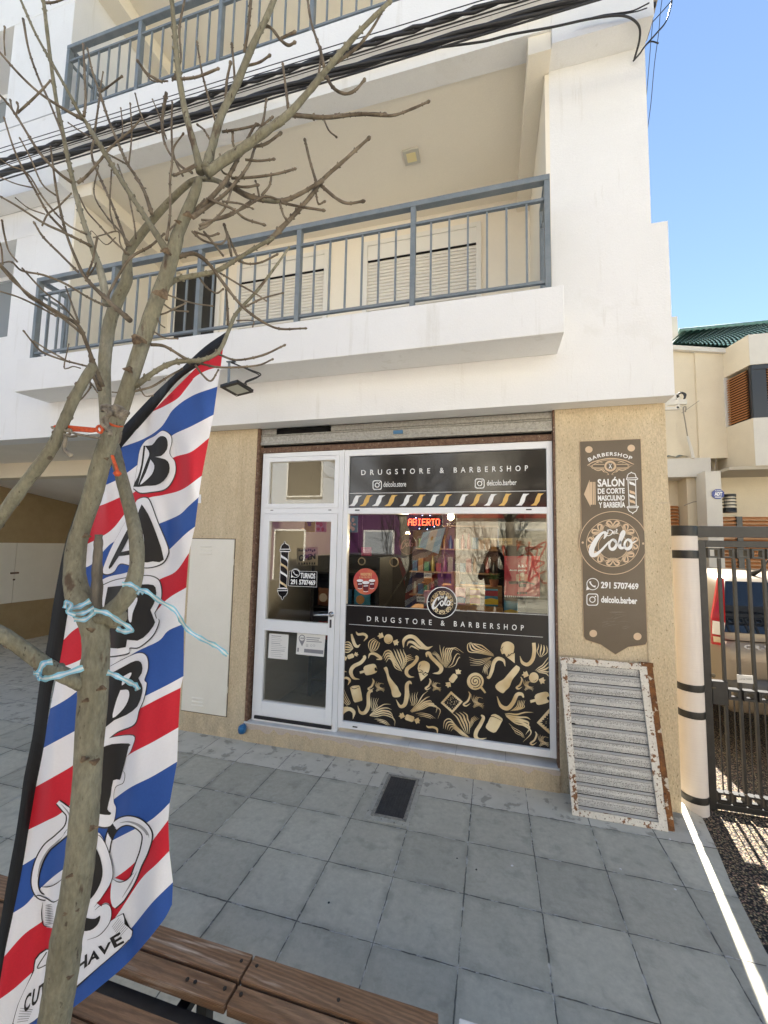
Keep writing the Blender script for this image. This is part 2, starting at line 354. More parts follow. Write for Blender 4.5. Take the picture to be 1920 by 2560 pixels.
# left bay with two stacked deep windows
for (z0, z1) in ((3.81, 4.35), (5.62, 5.985)): mb.box(-9, -4.6, .05, 1.5, z0, z1)
mb.box(-5.52, -4.6, .053, 1.5, 4.35, 5.62); mb.box(-9, -7.1, .053, 1.5, 4.35, 5.62)
mb.box(-9, -4.602, -.15, 1.5, 5.985, 7.02); mb.box(-9, -4.602, -.15, 1.5, 8.35, TOP)
mb.box(-5.60, -4.602, -.147, 1.5, 7.02, 8.35); mb.box(-9, -7.1, -.147, 1.5, 7.02, 8.35)
mb.box(-4.6, .70, -.15, .05, 6.12, 6.258)                                 # beam over the lower loggia
mb.box(-4.6, .70, -.15, 1.5, 9.06, TOP)
mb.box(-9, 1.40, 1.7, 9, 3.06, TOP - .05)                                 # unseen mass behind, put in to block the sun
mb.build('wall', STUCCO, B)
# horizontal hairline joints on the left bay
mb = MB()
for z, y in ((5.983, .046), (8.95, -.154), (6.9, -.154)): mb.box(-9, -4.62, y, y + .01, z, z + .012)
mb.build('expansion_joint', flat('joint_grey', (.42, .43, .44), .9), B)
LOGW = mat('loggia_warm_lit_render', (.86, .80, .68), .9, col2=(.83, .77, .65), scale=1.2, bump=.15, bscale=70, fine=.02, spots=[(3., .66, .2, (.79, .74, .64))])  # warm light reflected from across the street is put into this colour
mb = MB(); mb.box(-4.6, .70, 1.5, 1.7, 3.81, TOP - .1); mb.build('loggia_back_wall', LOGW, B)
mb = MB(); mb.box(-4.6, .70, .05, 1.5, 6.14, 6.258); mb.box(.52, .70, -.13, 1.5, 5.96, 6.138); mb.box(-4.6, -4.35, .05, 1.5, 5.96, 6.138)
mb.box(-4.6, .70, -.15, 1.5, 8.93, 9.058); mb.box(-4.6, -4.35, -.1, 1.5, 8.72, 8.928); mb.box(.52, .70, -.1, 1.5, 8.72, 8.928); mb.build('loggia_ceiling', LOGW, B)
mb = MB(); mb.box(.668, .702, .05, 1.5, 3.812, 5.955); mb.build('loggia_side_wall', LOGW, B)
mb = MB(); mb.box(-4.602, -4.57, .055, 1.5, 3.812, 5.955); mb.build('loggia_side_wall', LOGW, B)
for z in (3.453, 6.26, 9.065):
    mb = MB(); mb.box(-4.736, .733, -.30, .05 if z < 4 else 1.5, z, z + .36)
    if z < 4: mb.box(-4.6, .70, .25, 1.5, 3.5, 3.815)
    mb.build('balcony_slab', STUCCO, B, bevel=.006)
# rolled shutters of the loggia windows
SHUT = mat('cream_shutter_slats', (.74, .71, .64), .6, fine=.02)
FRAME_CR = flat('cream_window_frame', (.77, .75, .69), .5)
def roller_window(x0, x1, z0, z1, y=1.5):
    mb = MB()
    mb.box(x0, x0 + .06, y - .05, y, z0, z1); mb.box(x1 - .06, x1, y - .05, y, z0, z1); mb.box(x0 + .06, x1 - .06, y - .05, y, z1 - .06, z1)
    mb.box(x0 + .06, x1 - .06, y - .035, y, z1 - .26, z1 - .06)
    f = mb.build('window', FRAME_CR, B, bevel=.004)
    mb = MB(); h = .045; z = z0; n = int((z1 - .27 - z0) / h)
    for i in range(n): mb.prism([(x0 + .06, y - .004, z0 + i * h), (x0 + .06, y - .022, z0 + i * h + .006), (x0 + .06, y - .026, z0 + i * h + .022), (x0 + .06, y - .018, z0 + i * h + h - .005), (x0 + .06, y - .004, z0 + i * h + h)], (x1 - x0 - .12, 0, 0))
    mb.build('shutter_slats', SHUT, f); mb = MB(); mb.box(x0 + .06, x1 - .06, y - .03, y - .002, z1 - .27, z1 - .26); mb.build('shutter_slot', DARK, f)
for lv in (3.815, 6.625):
    roller_window(-1.42, .10, lv, lv + 2.08); roller_window(-3.35, -1.92, lv, lv + 2.08)
    # dark balcony door near the left end of the loggia
    mb = MB(); mb.box(-4.45, -3.62, 1.46, 1.5, lv, lv + 2.12); f = mb.build('balcony_door', FRAME_CR, B)
    mb = MB(); mb.box(-4.38, -3.69, 1.445, 1.458, lv + .03, lv + 2.06); mb.build('door_glass', mat('dark_door_glass', (.02, .022, .025), .08), f)
for (x0, x1, z0, z1, y) in ((-7.1, -5.52, 4.35, 5.62, .55), (-7.1, -5.60, 7.02, 8.35, .4)):
    mb = MB(); t = .06
    mb.box(x0, x1, y, y + .06, z0, z0 + t); mb.box(x0, x1, y, y + .06, z1 - t, z1); xm = (x0 + x1) / 2
    for (a, b) in ((x0, x0 + t), (x1 - t, x1), (xm - .04, xm + .04)): mb.box(a, b, y + .001, y + .061, z0 + t, z1 - t)
    f = mb.build('window', ALU, B)
    mb = MB(); mb.box(x0 + t, x1 - t, y + .03, y + .035, z0 + t, z1 - t); mb.build('pane', mat('pale_window_pane', (.25, .28, .30), .06), f)
    mb = MB(); mb.box(x0 + t, x1 - t, y + .12, y + .14, z0 + .5, z1 - t); mb.build('blind', FRAME_CR, f)
# ceiling light squares
for z in (6.14, 8.93):
    mb = MB(); c = PZ(1029, 391, 6.13) if z < 7 else Vector((-.55, .6, 0))
    mb.box(c.x - .085, c.x + .085, c.y - .085, c.y + .085, z - .022, z); f = mb.build('ceiling_light', flat('lamp_frame', (.52, .50, .43), .6), B)
    mb = MB(); mb.box(c.x - .052, c.x + .052, c.y - .052, c.y + .052, z - .026, z - .0225); mb.build('diffuser', flat('lamp_diffuser', (.78, .68, .36), .5), f)
# railings
def railing(z, xs, y, nbal=6):
    h = .905 if z < 5 else .87
    r = MB(); r.box(xs[0] - .02, xs[-1] + .02, y - .03, y + .03, z + h - .045, z + h); ro = r.build('balcony_railing', STEELBLUE, B, bevel=.004)
    for x in xs:
        p = MB(); p.box(x - .02, x + .02, y - .026, y + .026, z, z + h - .046); p.build('post', STEELBLUE, ro)
    for a, b in zip(xs[:-1], xs[1:]):
        p = MB(); p.box(a + .019, b - .019, y - .013, y + .013, z + .05, z + .072); p.build('rail', STEELBLUE, ro)
        p = MB(); p.box(a + .019, b - .019, y - .013, y + .013, z + h - .195, z + h - .173); p.build('rail', STEELBLUE, ro)
    for a, b in zip(xs[:-1], xs[1:]):
        st = (b - a) / (nbal + 1)
        for i in range(nbal):
            p = MB(); x = a + st * (i + 1); p.box(x - .0075, x + .0075, y - .0075, y + .0075, z + .0725, z + h - .1955); p.build('baluster', STEELBLUE, ro)
    for x in (xs[0], xs[-1]):                                              # short returns to the wall
        p = MB(); p.box(x - .02, x + .02, y + .031, .05 if z < 5 else -.15 + .3, z + h - .045, z + h - .001); p.box(x - .012, x + .012, y + .027, .05 if z < 5 else .1, z + .05, z + .07); p.box(x - .012, x + .012, y + .027, .05 if z < 5 else .1, z + h - .195, z + h - .175)
        p.box(x - .02, x + .02, .005, .048, z, z + h - .046)
        for yy in (y + .11, y + .21): p.box(x - .0075, x + .0075, yy - .0075, yy + .0075, z + .07, z + h - .196)
        p.build('side_return', STEELBLUE, ro)
railing(3.8135, [-4.55, -3.51, -2.47, -1.43, -.40, .63], -.265)
railing(6.6205, [-4.42, -3.41, -2.40, -1.39, -.38, .63], -.265)
# ---------- ground floor
mb = MB(); mb.box(-3.3, -2.085, .216, .55, -.05, 3.05); mb.box(.731, 1.542, .216, .62, -.05, 3.052); mb.box(1.36, 1.546, .206, .62, -.05, 2.26); mb.box(1.2, 1.541, .62, 9, -.05, 3.06)
mb.build('beige_pillar', BEIGE, B, bevel=.008)
mb = MB(); mb.box(-2.085, .731, .204, .40, -.05, .165); mb.build('front_step', BEIGE, B, bevel=.01)
mb = MB()
rr = random.Random(3)
n = 60; P_ = [(-2.085 + (2.816) * i / n, rr.uniform(.100, .145) + (.0 if i % 7 else .012)) for i in range(n + 1)]
for a, b in zip(P_[:-1], P_[1:]): mb.add([(a[0], .2005, a[1]), (b[0], .2005, b[1]), (b[0], .2005, .167), (a[0], .2005, .167), (a[0], .2045, a[1]), (b[0], .2045, b[1])], [(0, 1, 2, 3), (0, 4, 5, 1)])
mb.build('chipped_mortar', mat('pinkish_mortar', (.52, .44, .37), .95, fine=.1, bump=.4), B)
TILEW = mat('white_glazed_tile', (.76, .76, .75), .25, col2=(.64, .64, .63), scale=6, fine=.03)
for i in range(7):
    x0 = -2.082 + i * .4015; mb = MB(); mb.box(x0, min(x0 + .3985, .728), .206, .42, .1655, .178); mb.build('threshold_tile', TILEW, B)
mb = MB(); mb.box(-2.082, .728, .21, .415, .16, .172); mb.build('tile_grout', flat('grout', (.25, .25, .25), .9), B)
# door-side jamb strips (rusty shutter guides)
for (a, b) in ((-2.085, -2.058), (.716, .731)):
    mb = MB(); mb.box(a, b, .222, .30, .178, 3.05); mb.build('shutter_guide', RUSTBROWN, B)
# roller shutter box
mb = MB()
mb.cur = 0
def slat(z0, z1, xa, xb): mb.prism([(xa, .262, z0), (xa, .252, z0 + .008), (xa, .250, (z0 + z1) / 2), (xa, .252, z1 - .008), (xa, .262, z1)], (xb - xa, 0, 0))
slat(2.985, 3.05, -2.056, -1.89); slat(2.985, 3.05, -1.295, .715)
RS = mb.build('roller_shutter', GALV, B)
mb = MB(); mb.prism([(-2.056, .262, 2.875), (-2.056, .238, 2.88), (-2.056, .236, 2.905), (-2.056, .246, 2.91), (-2.056, .246, 2.965), (-2.056, .238, 2.97), (-2.056, .240, 2.982), (-2.056, .262, 2.983)], (2.77, 0, 0)); mb.build('bottom_bar', GALV, RS)
mb = MB(); c = PY(995, 1080, .236); mb.box(c.x - .045, c.x + .045, .233, .2455, c.z - .016, c.z + .016); mb.build('maker_plate', flat('blue_plate', (.05, .16, .30), .4), RS)
mb = MB(); mb.box(-2.056, .715, .30, .32, 2.85, 3.05); mb.build('shutter_cavity', DARK, RS)
mb = MB(); mb.box(-2.056, .715, .25, .31, 2.80, 2.852); mb.build('steel_lintel', RUSTBROWN, B)
# ---------- entrance door and shop window (white aluminium)
def frame_rect(mb, x0, x1, z0, z1, t, y0, y1, tb=None, tt=None):
    tb = t if tb is None else tb; tt = t if tt is None else tt
    mb.box(x0, x0 + t, y0, y1, z0, z1); mb.box(x1 - t, x1, y0, y1, z0, z1); mb.box(x0 + t, x1 - t, y0 + .0006, y1, z0, z0 + tb); mb.box(x0 + t, x1 - t, y0 + .0006, y1, z1 - tt, z1)
mb = MB(); frame_rect(mb, -2.035, -1.165, .178, 2.798, .036, .262, .33, tb=.02, tt=.045); mb.box(-1.999, -1.201, .2622, .33, 2.180, 2.236)
DO = mb.build('entrance_door', ALU, B, bevel=.003)
mb = MB(); frame_rect(mb, -1.998, -1.202, 2.237, 2.750, .044, .257, .31); mb.build('transom_sash', ALU, DO, bevel=.003)
mb = MB(); mb.box(-1.952, -1.248, .285, .289, 2.283, 2.704); mb.build('transom_glass', GLASS, DO)
mb = MB(); frame_rect(mb, -1.996, -1.204, .232, 2.178, .064, .256, .31, tb=.135, tt=.073); mb.box(-1.932, -1.268, .2565, .31, 1.038, 1.142)
LEAF = mb.build('door_leaf', ALU, DO, bevel=.003)
mb = MB(); mb.box(-1.996, -1.204, .24, .258, .205, .231); mb.build('door_brush', flat('black_brush', (.02, .018, .02), .9), DO)
mb = MB(); mb.box(-1.93, -1.27, .284, .288, 1.142, 2.104); mb.box(-1.93, -1.27, .284, .288, .368, 1.037); mb.build('door_glass', GLASS, DO)
CHROME = flat('satin_chrome', (.55, .55, .56), .22, metal=1.)
mb = MB(); mb.smooth = True; mb.lathe((-1.235, .256, 1.235), [(.026, 0), (.026, .010), (.012, .012), (.012, .045)], 20, (0, -1, 0)); mb.tube([(-1.235, .213, 1.235), (-1.27, .208, 1.234), (-1.39, .208, 1.226)], [.010, .011, .010], 10); mb.build('door_handle', CHROME, DO)
mb = MB(); mb.box(-1.250, -1.232, .2525, .2556, 1.11, 1.185); mb.build('lock_plate', flat('lock_dark', (.05, .045, .05), .4), DO)
mb = MB()
for (x, z) in ((-1.925, 2.213), (-1.30, 2.213)): mb.box(x, x + .03, .2605, .2624, z, z + .007)
mb.build('weep_hole', DARK, DO)
mb = MB(); mb.box(-1.168, -1.150, .255, .335, .185, 2.80); mb.build('mullion_cover', ALU, B, bevel=.003)
mb = MB(); frame_rect(mb, -1.148, .714, .225, 2.798, .046, .262, .33, tb=.058, tt=.062); mb.box(-1.102, .668, .2625, .33, 2.180, 2.236)
SW = mb.build('shop_window', ALU, B, bevel=.003)
mb = MB(); mb.box(-1.102, .668, .290, .295, .283, 2.180); mb.build('window_glass', GLASS, SW)
mb = MB(); mb.box(-1.102, .668, .290, .295, 2.236, 2.736); mb.build('transom_glass', GLASS, SW)
mb = MB()
for (x, z) in ((-1.03, 2.209), (.50, 2.209), (-1.0, .245)): mb.box(x, x + .045, .2605, .2626, z, z + .010)
mb.build('weep_hole', DARK, SW)
mb = MB(); mb.smooth = False
for i in range(120): mb.lathe((-1.09 + .004 * math.sin(i * 2.1), .275, 1.37 + i * .0066), [(.0018, 0), (.0018, .003)], 6)
mb.build('string_lights', flat('amber_bead', (.6, .35, .2), .3), SW)
# ---------- carport to the left of the shop
mb = MB(); mb.box(-9, -3.3, .25, 1.2, 3.06, 3.2); mb.build('carport_ceiling', CREAMST, B)
mb = MB(); mb.box(-9, -2.2, 1.2, 1.4, 2.83, 3.25); mb.build('carport_beam', mat('cream_beam', (.78, .70, .54), .85, fine=.03), B)
mb = MB(); mb.prism([(-9, 1.4, 2.85), (-9, 8, 1.95), (-9, 8, 3.05), (-9, 1.4, 3.05)], (6.8, 0, 0)); mb.build('ramp_soffit', CREAMST, B)
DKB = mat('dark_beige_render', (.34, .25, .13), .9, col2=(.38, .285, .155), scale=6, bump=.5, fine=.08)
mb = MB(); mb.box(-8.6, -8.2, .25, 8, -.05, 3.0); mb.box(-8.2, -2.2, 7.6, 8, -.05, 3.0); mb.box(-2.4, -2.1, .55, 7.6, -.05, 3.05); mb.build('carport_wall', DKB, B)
CAB = mat('cream_painted_metal', (.80, .76, .66), .5, col2=(.76, .72, .62), scale=3, fine=.02, spots=[(7., .7, .15, (.70, .65, .55))])
for (y0, y1) in ((.3, 2.08), (2.09, 3.9)):
    mb = MB(); mb.box(-8.2, -8.17, y0, y1, .72, 1.80); c = mb.build('utility_cabinet_door', CAB, B)
mb = MB(); mb.box(-8.17, -8.155, 2.02, 2.15, 1.24, 1.27); mb.box(-8.17, -8.16, 2.07, 2.10, 1.12, 1.15); mb.build('cabinet_latch', flat('rusty_latch', (.12, .07, .04), .8), c)
# meter cabinet on the left pillar
mb = MB(); mb.box(-2.80, -2.284, .203, .216, .20, 1.917); mc = mb.build('meter_cabinet', CAB, B, bevel=.003)
for zc in (1.83, .33):
    mb = MB()
    for k in range(3): mb.prism([(-2.68, .203, zc - k * .035), (-2.68, .197, zc - k * .035 + .003), (-2.68, .203, zc - k * .035 + .014)], (.14, 0, 0))
    mb.build('louvre', CAB, mc)
mb = MB()
for zc in (1.66, .42): mb.box(-2.290, -2.276, .199, .21, zc, zc + .06)
mb.build('hinge', CAB, mc)
mb = MB(); mb.box(-2.81, -2.274, .2135, .2158, .19, .2); mb.box(-2.81, -2.2745, .2135, .2158, 1.917, 1.925); mb.box(-2.2835, -2.276, .2135, .2158, .2, 1.917); mb.build('cabinet_gap', flat('gap_shadow', (.12, .09, .06), .9), mc)
mb = MB(); g_text(mb, '1', rect(c3, 1282, 612, 1303, 668), onY(.208), bold=.03); mb.build('house_number', ALU, B)
# thin dark drip edge and settling cracks
# ================================================================ OPPOSITE SIDE OF THE STREET (seen mirrored in the shop glass, and its sunlit wall lights the facade)
def simple_house(name, x0, x1, y, z1, m1, m2, zsplit, label, wins, awn=None):
    h = thing(name, ((x0 + x1) / 2, y, 0), label, 'building')
    mb = MB(); mb.box(x0, x1, y - 6, y, 0, zsplit); mb.build('ground_floor_wall', m1, h)
    mb = MB(); mb.box(x0, x1, y - 6, y - .02, zsplit, z1); mb.build('upper_wall', m2, h)
    for (a, b, c, d, mm) in wins:
        mb = MB(); mb.box(a, b, y, y + .06, c, d); f = mb.build('window', FRAME_CR, h)
        mb = MB(); mb.box(a + .07, b - .07, y + .06, y + .07, c + .07, d - .07); mb.build('pane', mm, f)
    return h
DKGL = mat('dark_pane', (.02, .02, .022), .1)
SHUTW = mat('cream_roller_door', (.74, .68, .52), .6, fine=.03)
simple_house('purple_shop_house', -13, -1.2, -12, 8.5, mat('purple_render', (.075, .008, .07), .8, fine=.05), mat('pale_blue_render', (.50, .53, .57), .85, fine=.03), 3.3,  # purple darkened in the colour to stand for shade on this front
             'house across the street with purple ground floor and pale blue upper wall', [(-4.3, -2.6, 3.9, 5.6, DKGL), (-8.5, -6.8, 3.9, 5.6, DKGL), (-4.9, -3.6, .1, 2.5, mat('grey_roller_door', (.34, .36, .38), .6)), (-9, -7.5, .1, 2.5, DKGL)])
CH = simple_house('cream_corner_house', -1.15, 16, -12, 7.5, mat('cream_street_render', (.80, .745, .60), .85, fine=.04), mat('cream_upper_render', (.83, .785, .66), .85, fine=.04), 3.4,
             'sunlit cream house across the street with a red band and roller doors', [(.4, 4.4, .1, 2.6, SHUTW), (5.2, 8.5, .1, 2.6, SHUTW), (1.2, 2.4, 4.4, 5.9, DKGL), (4.4, 5.6, 4.4, 5.9, DKGL)])
mb = MB(); mb.box(-1.1, 9, -12, -11.9, 3.0, 3.55); mb.build('red_band', mat('red_painted_band', (.30, .03, .015), .6), CH)
mb = MB()
for i in range(52): mb.box(.48, 4.32, -11.93, -11.918, .15 + i * .047, .153 + i * .047)
mb.build('door_slats', flat('slat_line', (.35, .31, .22), .8), CH)
mb = MB(); rr = random.Random(5)
def onO(x, y): return Vector((x, -11.915, y))
for i, (x, col_) in enumerate([(1.0, 0), (1.8, 0), (2.7, 0), (3.6, 0)]):
    for k in range(4): g_stroke(mb, [(x + rr.uniform(-.4, .4), rr.uniform(.6, 2.2)) for _ in range(5)], .025, onO)
mb.build('graffiti', flat('red_spray_paint', (.50, .10, .05), .6), CH)
mb = MB()
for i in range(9): mb.box(1.0 + i * .22, 1.025 + i * .22, -11.7, -11.675, 4.1, 5.0)
mb.box(.9, 2.9, -11.7, -11.66, 5.0, 5.05); mb.box(.9, 2.9, -11.98, -11.62, 4.02, 4.1); mb.build('balcony_grille', BLACKMET, CH)
# bare trees along the opposite pavement and behind the photographer
BARK2 = mat('grey_brown_bark', (.17, .135, .09), .9, col2=(.24, .20, .14), scale=14, bump=.6, bscale=40, stretch=(1, 1, .3))
def bare_tree(x, y, h, seed, label):
    t = thing('street_tree', (x, y, 0), label, 'tree', 'bare trees on the far pavement'); rr = random.Random(seed); tr = MB(); tr.smooth = True; cr_ = MB(); cr_.smooth = True
    p = [Vector((x, y, 0)), Vector((x + .06, y, h * .2)), Vector((x - .03, y + .05, h * .38))]; tr.tube(crom(p, 5), lin([.19, .16, .13], 5), 10)
    def grow(p0, d, l, r, n):
        q = [p0]; dd = d.copy()
        for k in range(5): dd = (dd + Vector((rr.gauss(0, .16), rr.gauss(0, .16), rr.gauss(.04, .1)))).normalized(); q.append(q[-1] + dd * l / 5)
        cr_.tube(q, [r * (1 - .12 * k) for k in range(6)], 6 if n > 1 else 4)
        if n:
            for k in range(4 if n > 1 else 5):
                j = rr.randint(2, 5); nd = (dd + Vector((rr.gauss(0, .6), rr.gauss(0, .6), rr.gauss(.15, .35)))).normalized(); grow(q[j], nd, l * rr.uniform(.55, .75), r * .5, n - 1)
    for k in range(5): a = k * 1.26 + rr.random(); grow(p[-1], Vector((math.cos(a) * .6, math.sin(a) * .6, 1)).normalized(), h * .3, .085, 3)
    tr.build('trunk', BARK2, t); cr_.build('crown', BARK2, t)
bare_tree(.75, -8.9, 7, 11, 'leafless tree across the road before the cream house'); bare_tree(-2.6, -9.2, 7.5, 4, 'leafless tree across the road before the purple shop')
bare_tree(4.6, -9.0, 7, 21, 'leafless tree across the road near the roller doors')
# ================================================================ CARS
def car(name, x, y, heading, paint, label, detail=False):
    """suv, local frame: rear at y=0, nose at y=L, x across, lofted body"""
    L = 4.45; c = thing(name, (x, y, 0), label, 'car'); c.rotation_euler.z = 0
    def tr(p): return Vector((x, y, 0)) + Matrix.Rotation(heading, 3, 'Z') @ Vector(p)
    def loft(st, n_):
        mb = MB(); mb.smooth = True; vs = []; fs = []
        for (yy, prof) in st:
            full = prof + [(-a, z) for a, z in reversed(prof)]
            for (a, z) in full: vs.append(tr((a, yy, z)))
        k = len(st[0][1]) * 2
        for i in range(len(st) - 1):
            for j in range(k): fs.append((i * k + j, i * k + (j + 1) % k, (i + 1) * k + (j + 1) % k, (i + 1) * k + j))
        fs.append(list(range(k))[::-1]); fs.append(list(range((len(st) - 1) * k, len(st) * k))); mb.add(vs, fs); return mb
    def lower(w, zb, zt): return [(w * .80, zb), (w * .96, zb + .10), (w, zb + .28), (w * .99, zb + .42), (w * .965, zt - .06), (w * .92, zt)]
    body = loft([(-.02, lower(.78, .42, .95)), (.03, lower(.86, .36, .99)), (.12, lower(.895, .33, 1.03)), (.5, lower(.91, .30, 1.05)), (1.6, lower(.91, .28, 1.03)), (3.1, lower(.91, .28, 1.0)), (3.9, lower(.88, .30, .92)), (4.3, lower(.80, .34, .82)), (4.45, lower(.68, .40, .70))], 12).build('body', paint, c)
    def upper(w0, z0, w1, z1): return [(w0, z0), (w0 * .99, z0 + (z1 - z0) * .3), (w1 + .04, z1 - .10), (w1, z1 - .03), (w1 * .85, z1)]
    loft([(.09, upper(.84, 1.0, .815, 1.08)), (.22, upper(.845, 1.0, .74, 1.42)), (.33, upper(.85, 1.0, .69, 1.615)), (.6, upper(.85, 1.0, .68, 1.66)), (1.6, upper(.85, 1.0, .68, 1.68)), (2.4, upper(.85, .99, .66, 1.62)), (2.9, upper(.84, .97, .66, 1.32)), (3.25, upper(.82, .94, .76, 1.02))], 10).build('roof', paint, c)
    cg = mat('car_glass_' + name, (.01, .014, .02), .03, spec=.8)
    mb = MB(); mb.poly([tr(p) for p in ((-.775, .072, 1.10), (.775, .072, 1.10), (.665, .255, 1.59), (-.665, .255, 1.59))]); mb.build('rear_window', cg, c)
    mb = MB()
    for s in (-1, 1): mb.poly([tr((s * a, b, z)) for (a, b, z) in ((.858, .55, 1.05), (.855, 2.75, 1.04), (.735, 2.35, 1.55), (.735, .75, 1.57))])
    mb.build('side_window', cg, c)
    mb = MB(); mb.poly([tr(p) for p in ((-.66, 3.2, 1.06), (.66, 3.2, 1.06), (.60, 2.5, 1.60), (-.60, 2.5, 1.60))]); mb.build('windscreen', cg, c)
    for s in (-1, 1):
        mb = MB(); q = [(.60, .10, 1.60), (.655, .29, 1.60)]
        mb.prism([tr((s * a, b, z)) for (a, b, z) in ((.895, .075, .98), (.825, .025, .98), (.79, .045, 1.20), (.685, .26, 1.62), (.715, .30, 1.62), (.86, .14, 1.22))][::s], (Matrix.Rotation(heading, 3, 'Z') @ Vector((0, -.03, 0))))
        tl = mb.build('taillight', flat('red_lens', (.42, .006, .012), .12, coat=.5), c)
        mb = MB(); mb.prism([tr((s * a, b, z)) for (a, b, z) in ((.885, .06, 1.08), (.822, .0, 1.08), (.80, .02, 1.20), (.86, .10, 1.20))][::s], (Matrix.Rotation(heading, 3, 'Z') @ Vector((0, -.02, 0)))); mb.build('clear_lens', flat('clear_lens_white', (.75, .72, .66), .12), tl)
        mb = MB(); mb.prism([tr((s * a, b, z)) for (a, b, z) in ((.895, .02, 1.01), (.83, -.01, 1.01), (.825, -.005, 1.06), (.893, .03, 1.06))][::s], (Matrix.Rotation(heading, 3, 'Z') @ Vector((0, -.012, 0)))); mb.build('amber_lens', flat('amber_lens', (.62, .48, .28), .15), tl)
        for yy in (.85, 3.55):
            mb = MB(); mb.smooth = True; ax = Matrix.Rotation(heading, 3, 'Z') @ Vector((s, 0, 0)); mb.lathe(tr((s * .70, yy, .335)), [(.30, 0), (.335, .03), (.335, .19), (.30, .215), (.21, .215)], 28, ax); wh = mb.build('wheel', flat('tyre_rubber', (.015, .015, .015), .85), c)
            mb = MB(); mb.lathe(tr((s * .90, yy, .335)), [(.20, 0), (.20, .018), (.06, .022)], 20, ax); mb.build('rim', CHROME, wh)
    mb = MB(); mb.smooth = True
    mb.tube([tr(p) for p in ((-.80, .04, .62), (-.60, -.045, .60), (0, -.06, .60), (.60, -.045, .60), (.80, .04, .62))], [.06, .10, .105, .10, .06], 10); mb.build('bumper', flat('bumper_grey_' + name, (.10, .10, .10), .5), c)
    mb = MB(); mb.box(0, 0, 0, 0, 0, 0) if False else None
    mb.prism([tr(p) for p in ((-.36, -.008, .98), (.36, -.008, .98), (.33, -.022, 1.06), (-.33, -.022, 1.06))], Matrix.Rotation(heading, 3, 'Z') @ Vector((0, -.03, 0))); mb.build('plate_trim', CHROME, c)
    mb = MB(); mb.prism([tr(p) for p in ((-.24, -.02, .80), (.24, -.02, .80), (.26, -.02, .965), (-.26, -.02, .965))], Matrix.Rotation(heading, 3, 'Z') @ Vector((0, -.012, 0))); mb.build('number_plate', flat('plate_grey', (.35, .36, .38), .4), c)
    if detail:
        mb = MB(); mb.smooth = True; mb.tube([tr((-.30, .5, 1.66)), tr((-.27, .42, 1.70)), tr((-.24, .28, 1.86))], [.03, .012, .006], 8); mb.build('antenna', BLACKMET, c)
    return c, tr
def car_paint(name, col): return mat(name, col, .38, metal=.4, coat=.25, fine=.03)
CARX, CARY = 3.215, 1.40
cA, trA = car('parked_suv', CARX, CARY, 0., car_paint('champagne_paint', (.30, .25, .185)), 'silver beige suv parked nose in behind the black gate', True)
def onCar(xa, za, xb, zb, y): return None
mb = MB(); g_text(mb, 'CR-V', [(-.66, .965), (-.43, .965), (-.43, 1.005), (-.66, 1.005)], lambda a, z: trA((a, -.010 - .000, z)), bold=.03); mb.build('badge_lettering', flat('chrome_badge', (.75, .75, .76), .2, metal=.6), cA)
mb = MB(); g_text(mb, 'GELARDI', [(-.62, .915), (-.44, .915), (-.44, .942), (-.62, .942)], lambda a, z: trA((a, -.012, z)), bold=.02); mb.build('dealer_lettering', WHITEP, cA)
car('parked_car', -1.6, -5.9, R(90), car_paint('black_paint', (.008, .008, .01)), 'black suv parked along the near kerb behind the photographer', False)
car('parked_car', 6.3, -6.1, R(90), car_paint('white_paint', (.75, .75, .74)), 'white car parked along the near kerb', False)
# ================================================================ NEIGHBOUR HOUSE
NB = thing('neighbour_house', (5, 6, 0), 'cream two storey house with green tiled roof and orange brown shutters', 'building')
NCR = mat('cream_house_render', (.66, .58, .44), .88, col2=(.60, .52, .39), scale=1.4, bump=.25, bscale=50, fine=.04, spots=[(6., .68, .15, (.52, .45, .33))])
NWH = mat('pale_house_render', (.62, .59, .53), .88, col2=(.56, .53, .48), scale=1.6, bump=.2, bscale=60, fine=.03)
mb = MB()
mb.box(3.0, 4.235, 6.02, 10, 3.74, 6.07); mb.box(4.235, 5.0, 5.98, 10, 3.74, 5.95); mb.box(4.6, 14, 6.35, 12, 0, 6.05); mb.box(1.6, 4.35, 6.45, 12, 0, 3.7)
mb.build('wall', NCR, NB)
mb = MB(); mb.box(1.6, 4.40, 5.93, 6.5, 3.37, 3.745); mb.box(4.16, 4.41, 5.62, 6.0, 0, 3.42); mb.build('porch_slab', NWH, NB)
mb = MB(); mb.box(4.02, 4.17, 6.05, 6.46, -.02, 3.37); mb.build('porch_pier', NCR, NB)
# corner bay: plan (4.72,6)->(4.86,5.4)->(14,5.4)
def bay(z0, z1, g_=0.): return [(4.71 - g_, 6.4, z0), (4.71 - g_, 6.0, z0), (4.85 - g_, 5.40 - g_, z0), (14, 5.40 - g_, z0), (14, 6.4, z0)]
mb = MB(); mb.prism(bay(3.46, 3.46), (0, 0, .89)); mb.prism(bay(5.36, 5.36), (0, 0, .58)); mb.build('bay', NCR, NB)
mb = MB(); mb.prism([(4.851, 5.396, 3.462), (14, 5.396, 3.462), (14, 5.396, 4.348), (4.851, 5.396, 4.348)], (0, .003, 0)); mb.prism([(4.851, 5.396, 5.362), (14, 5.396, 5.362), (14, 5.396, 5.938), (4.851, 5.396, 5.938)], (0, .003, 0)); mb.build('bay_front_panel', NWH, NB)
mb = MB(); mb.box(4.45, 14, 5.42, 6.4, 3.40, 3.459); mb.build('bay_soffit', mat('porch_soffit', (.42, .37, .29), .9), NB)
LOUV = mat('orange_brown_wood_louvre', (.36, .135, .04), .45, col2=(.46, .19, .06), scale=10, stretch=(1, 1, 8), fine=.08)
FRD = flat('dark_window_frame', (.035, .038, .042), .35)
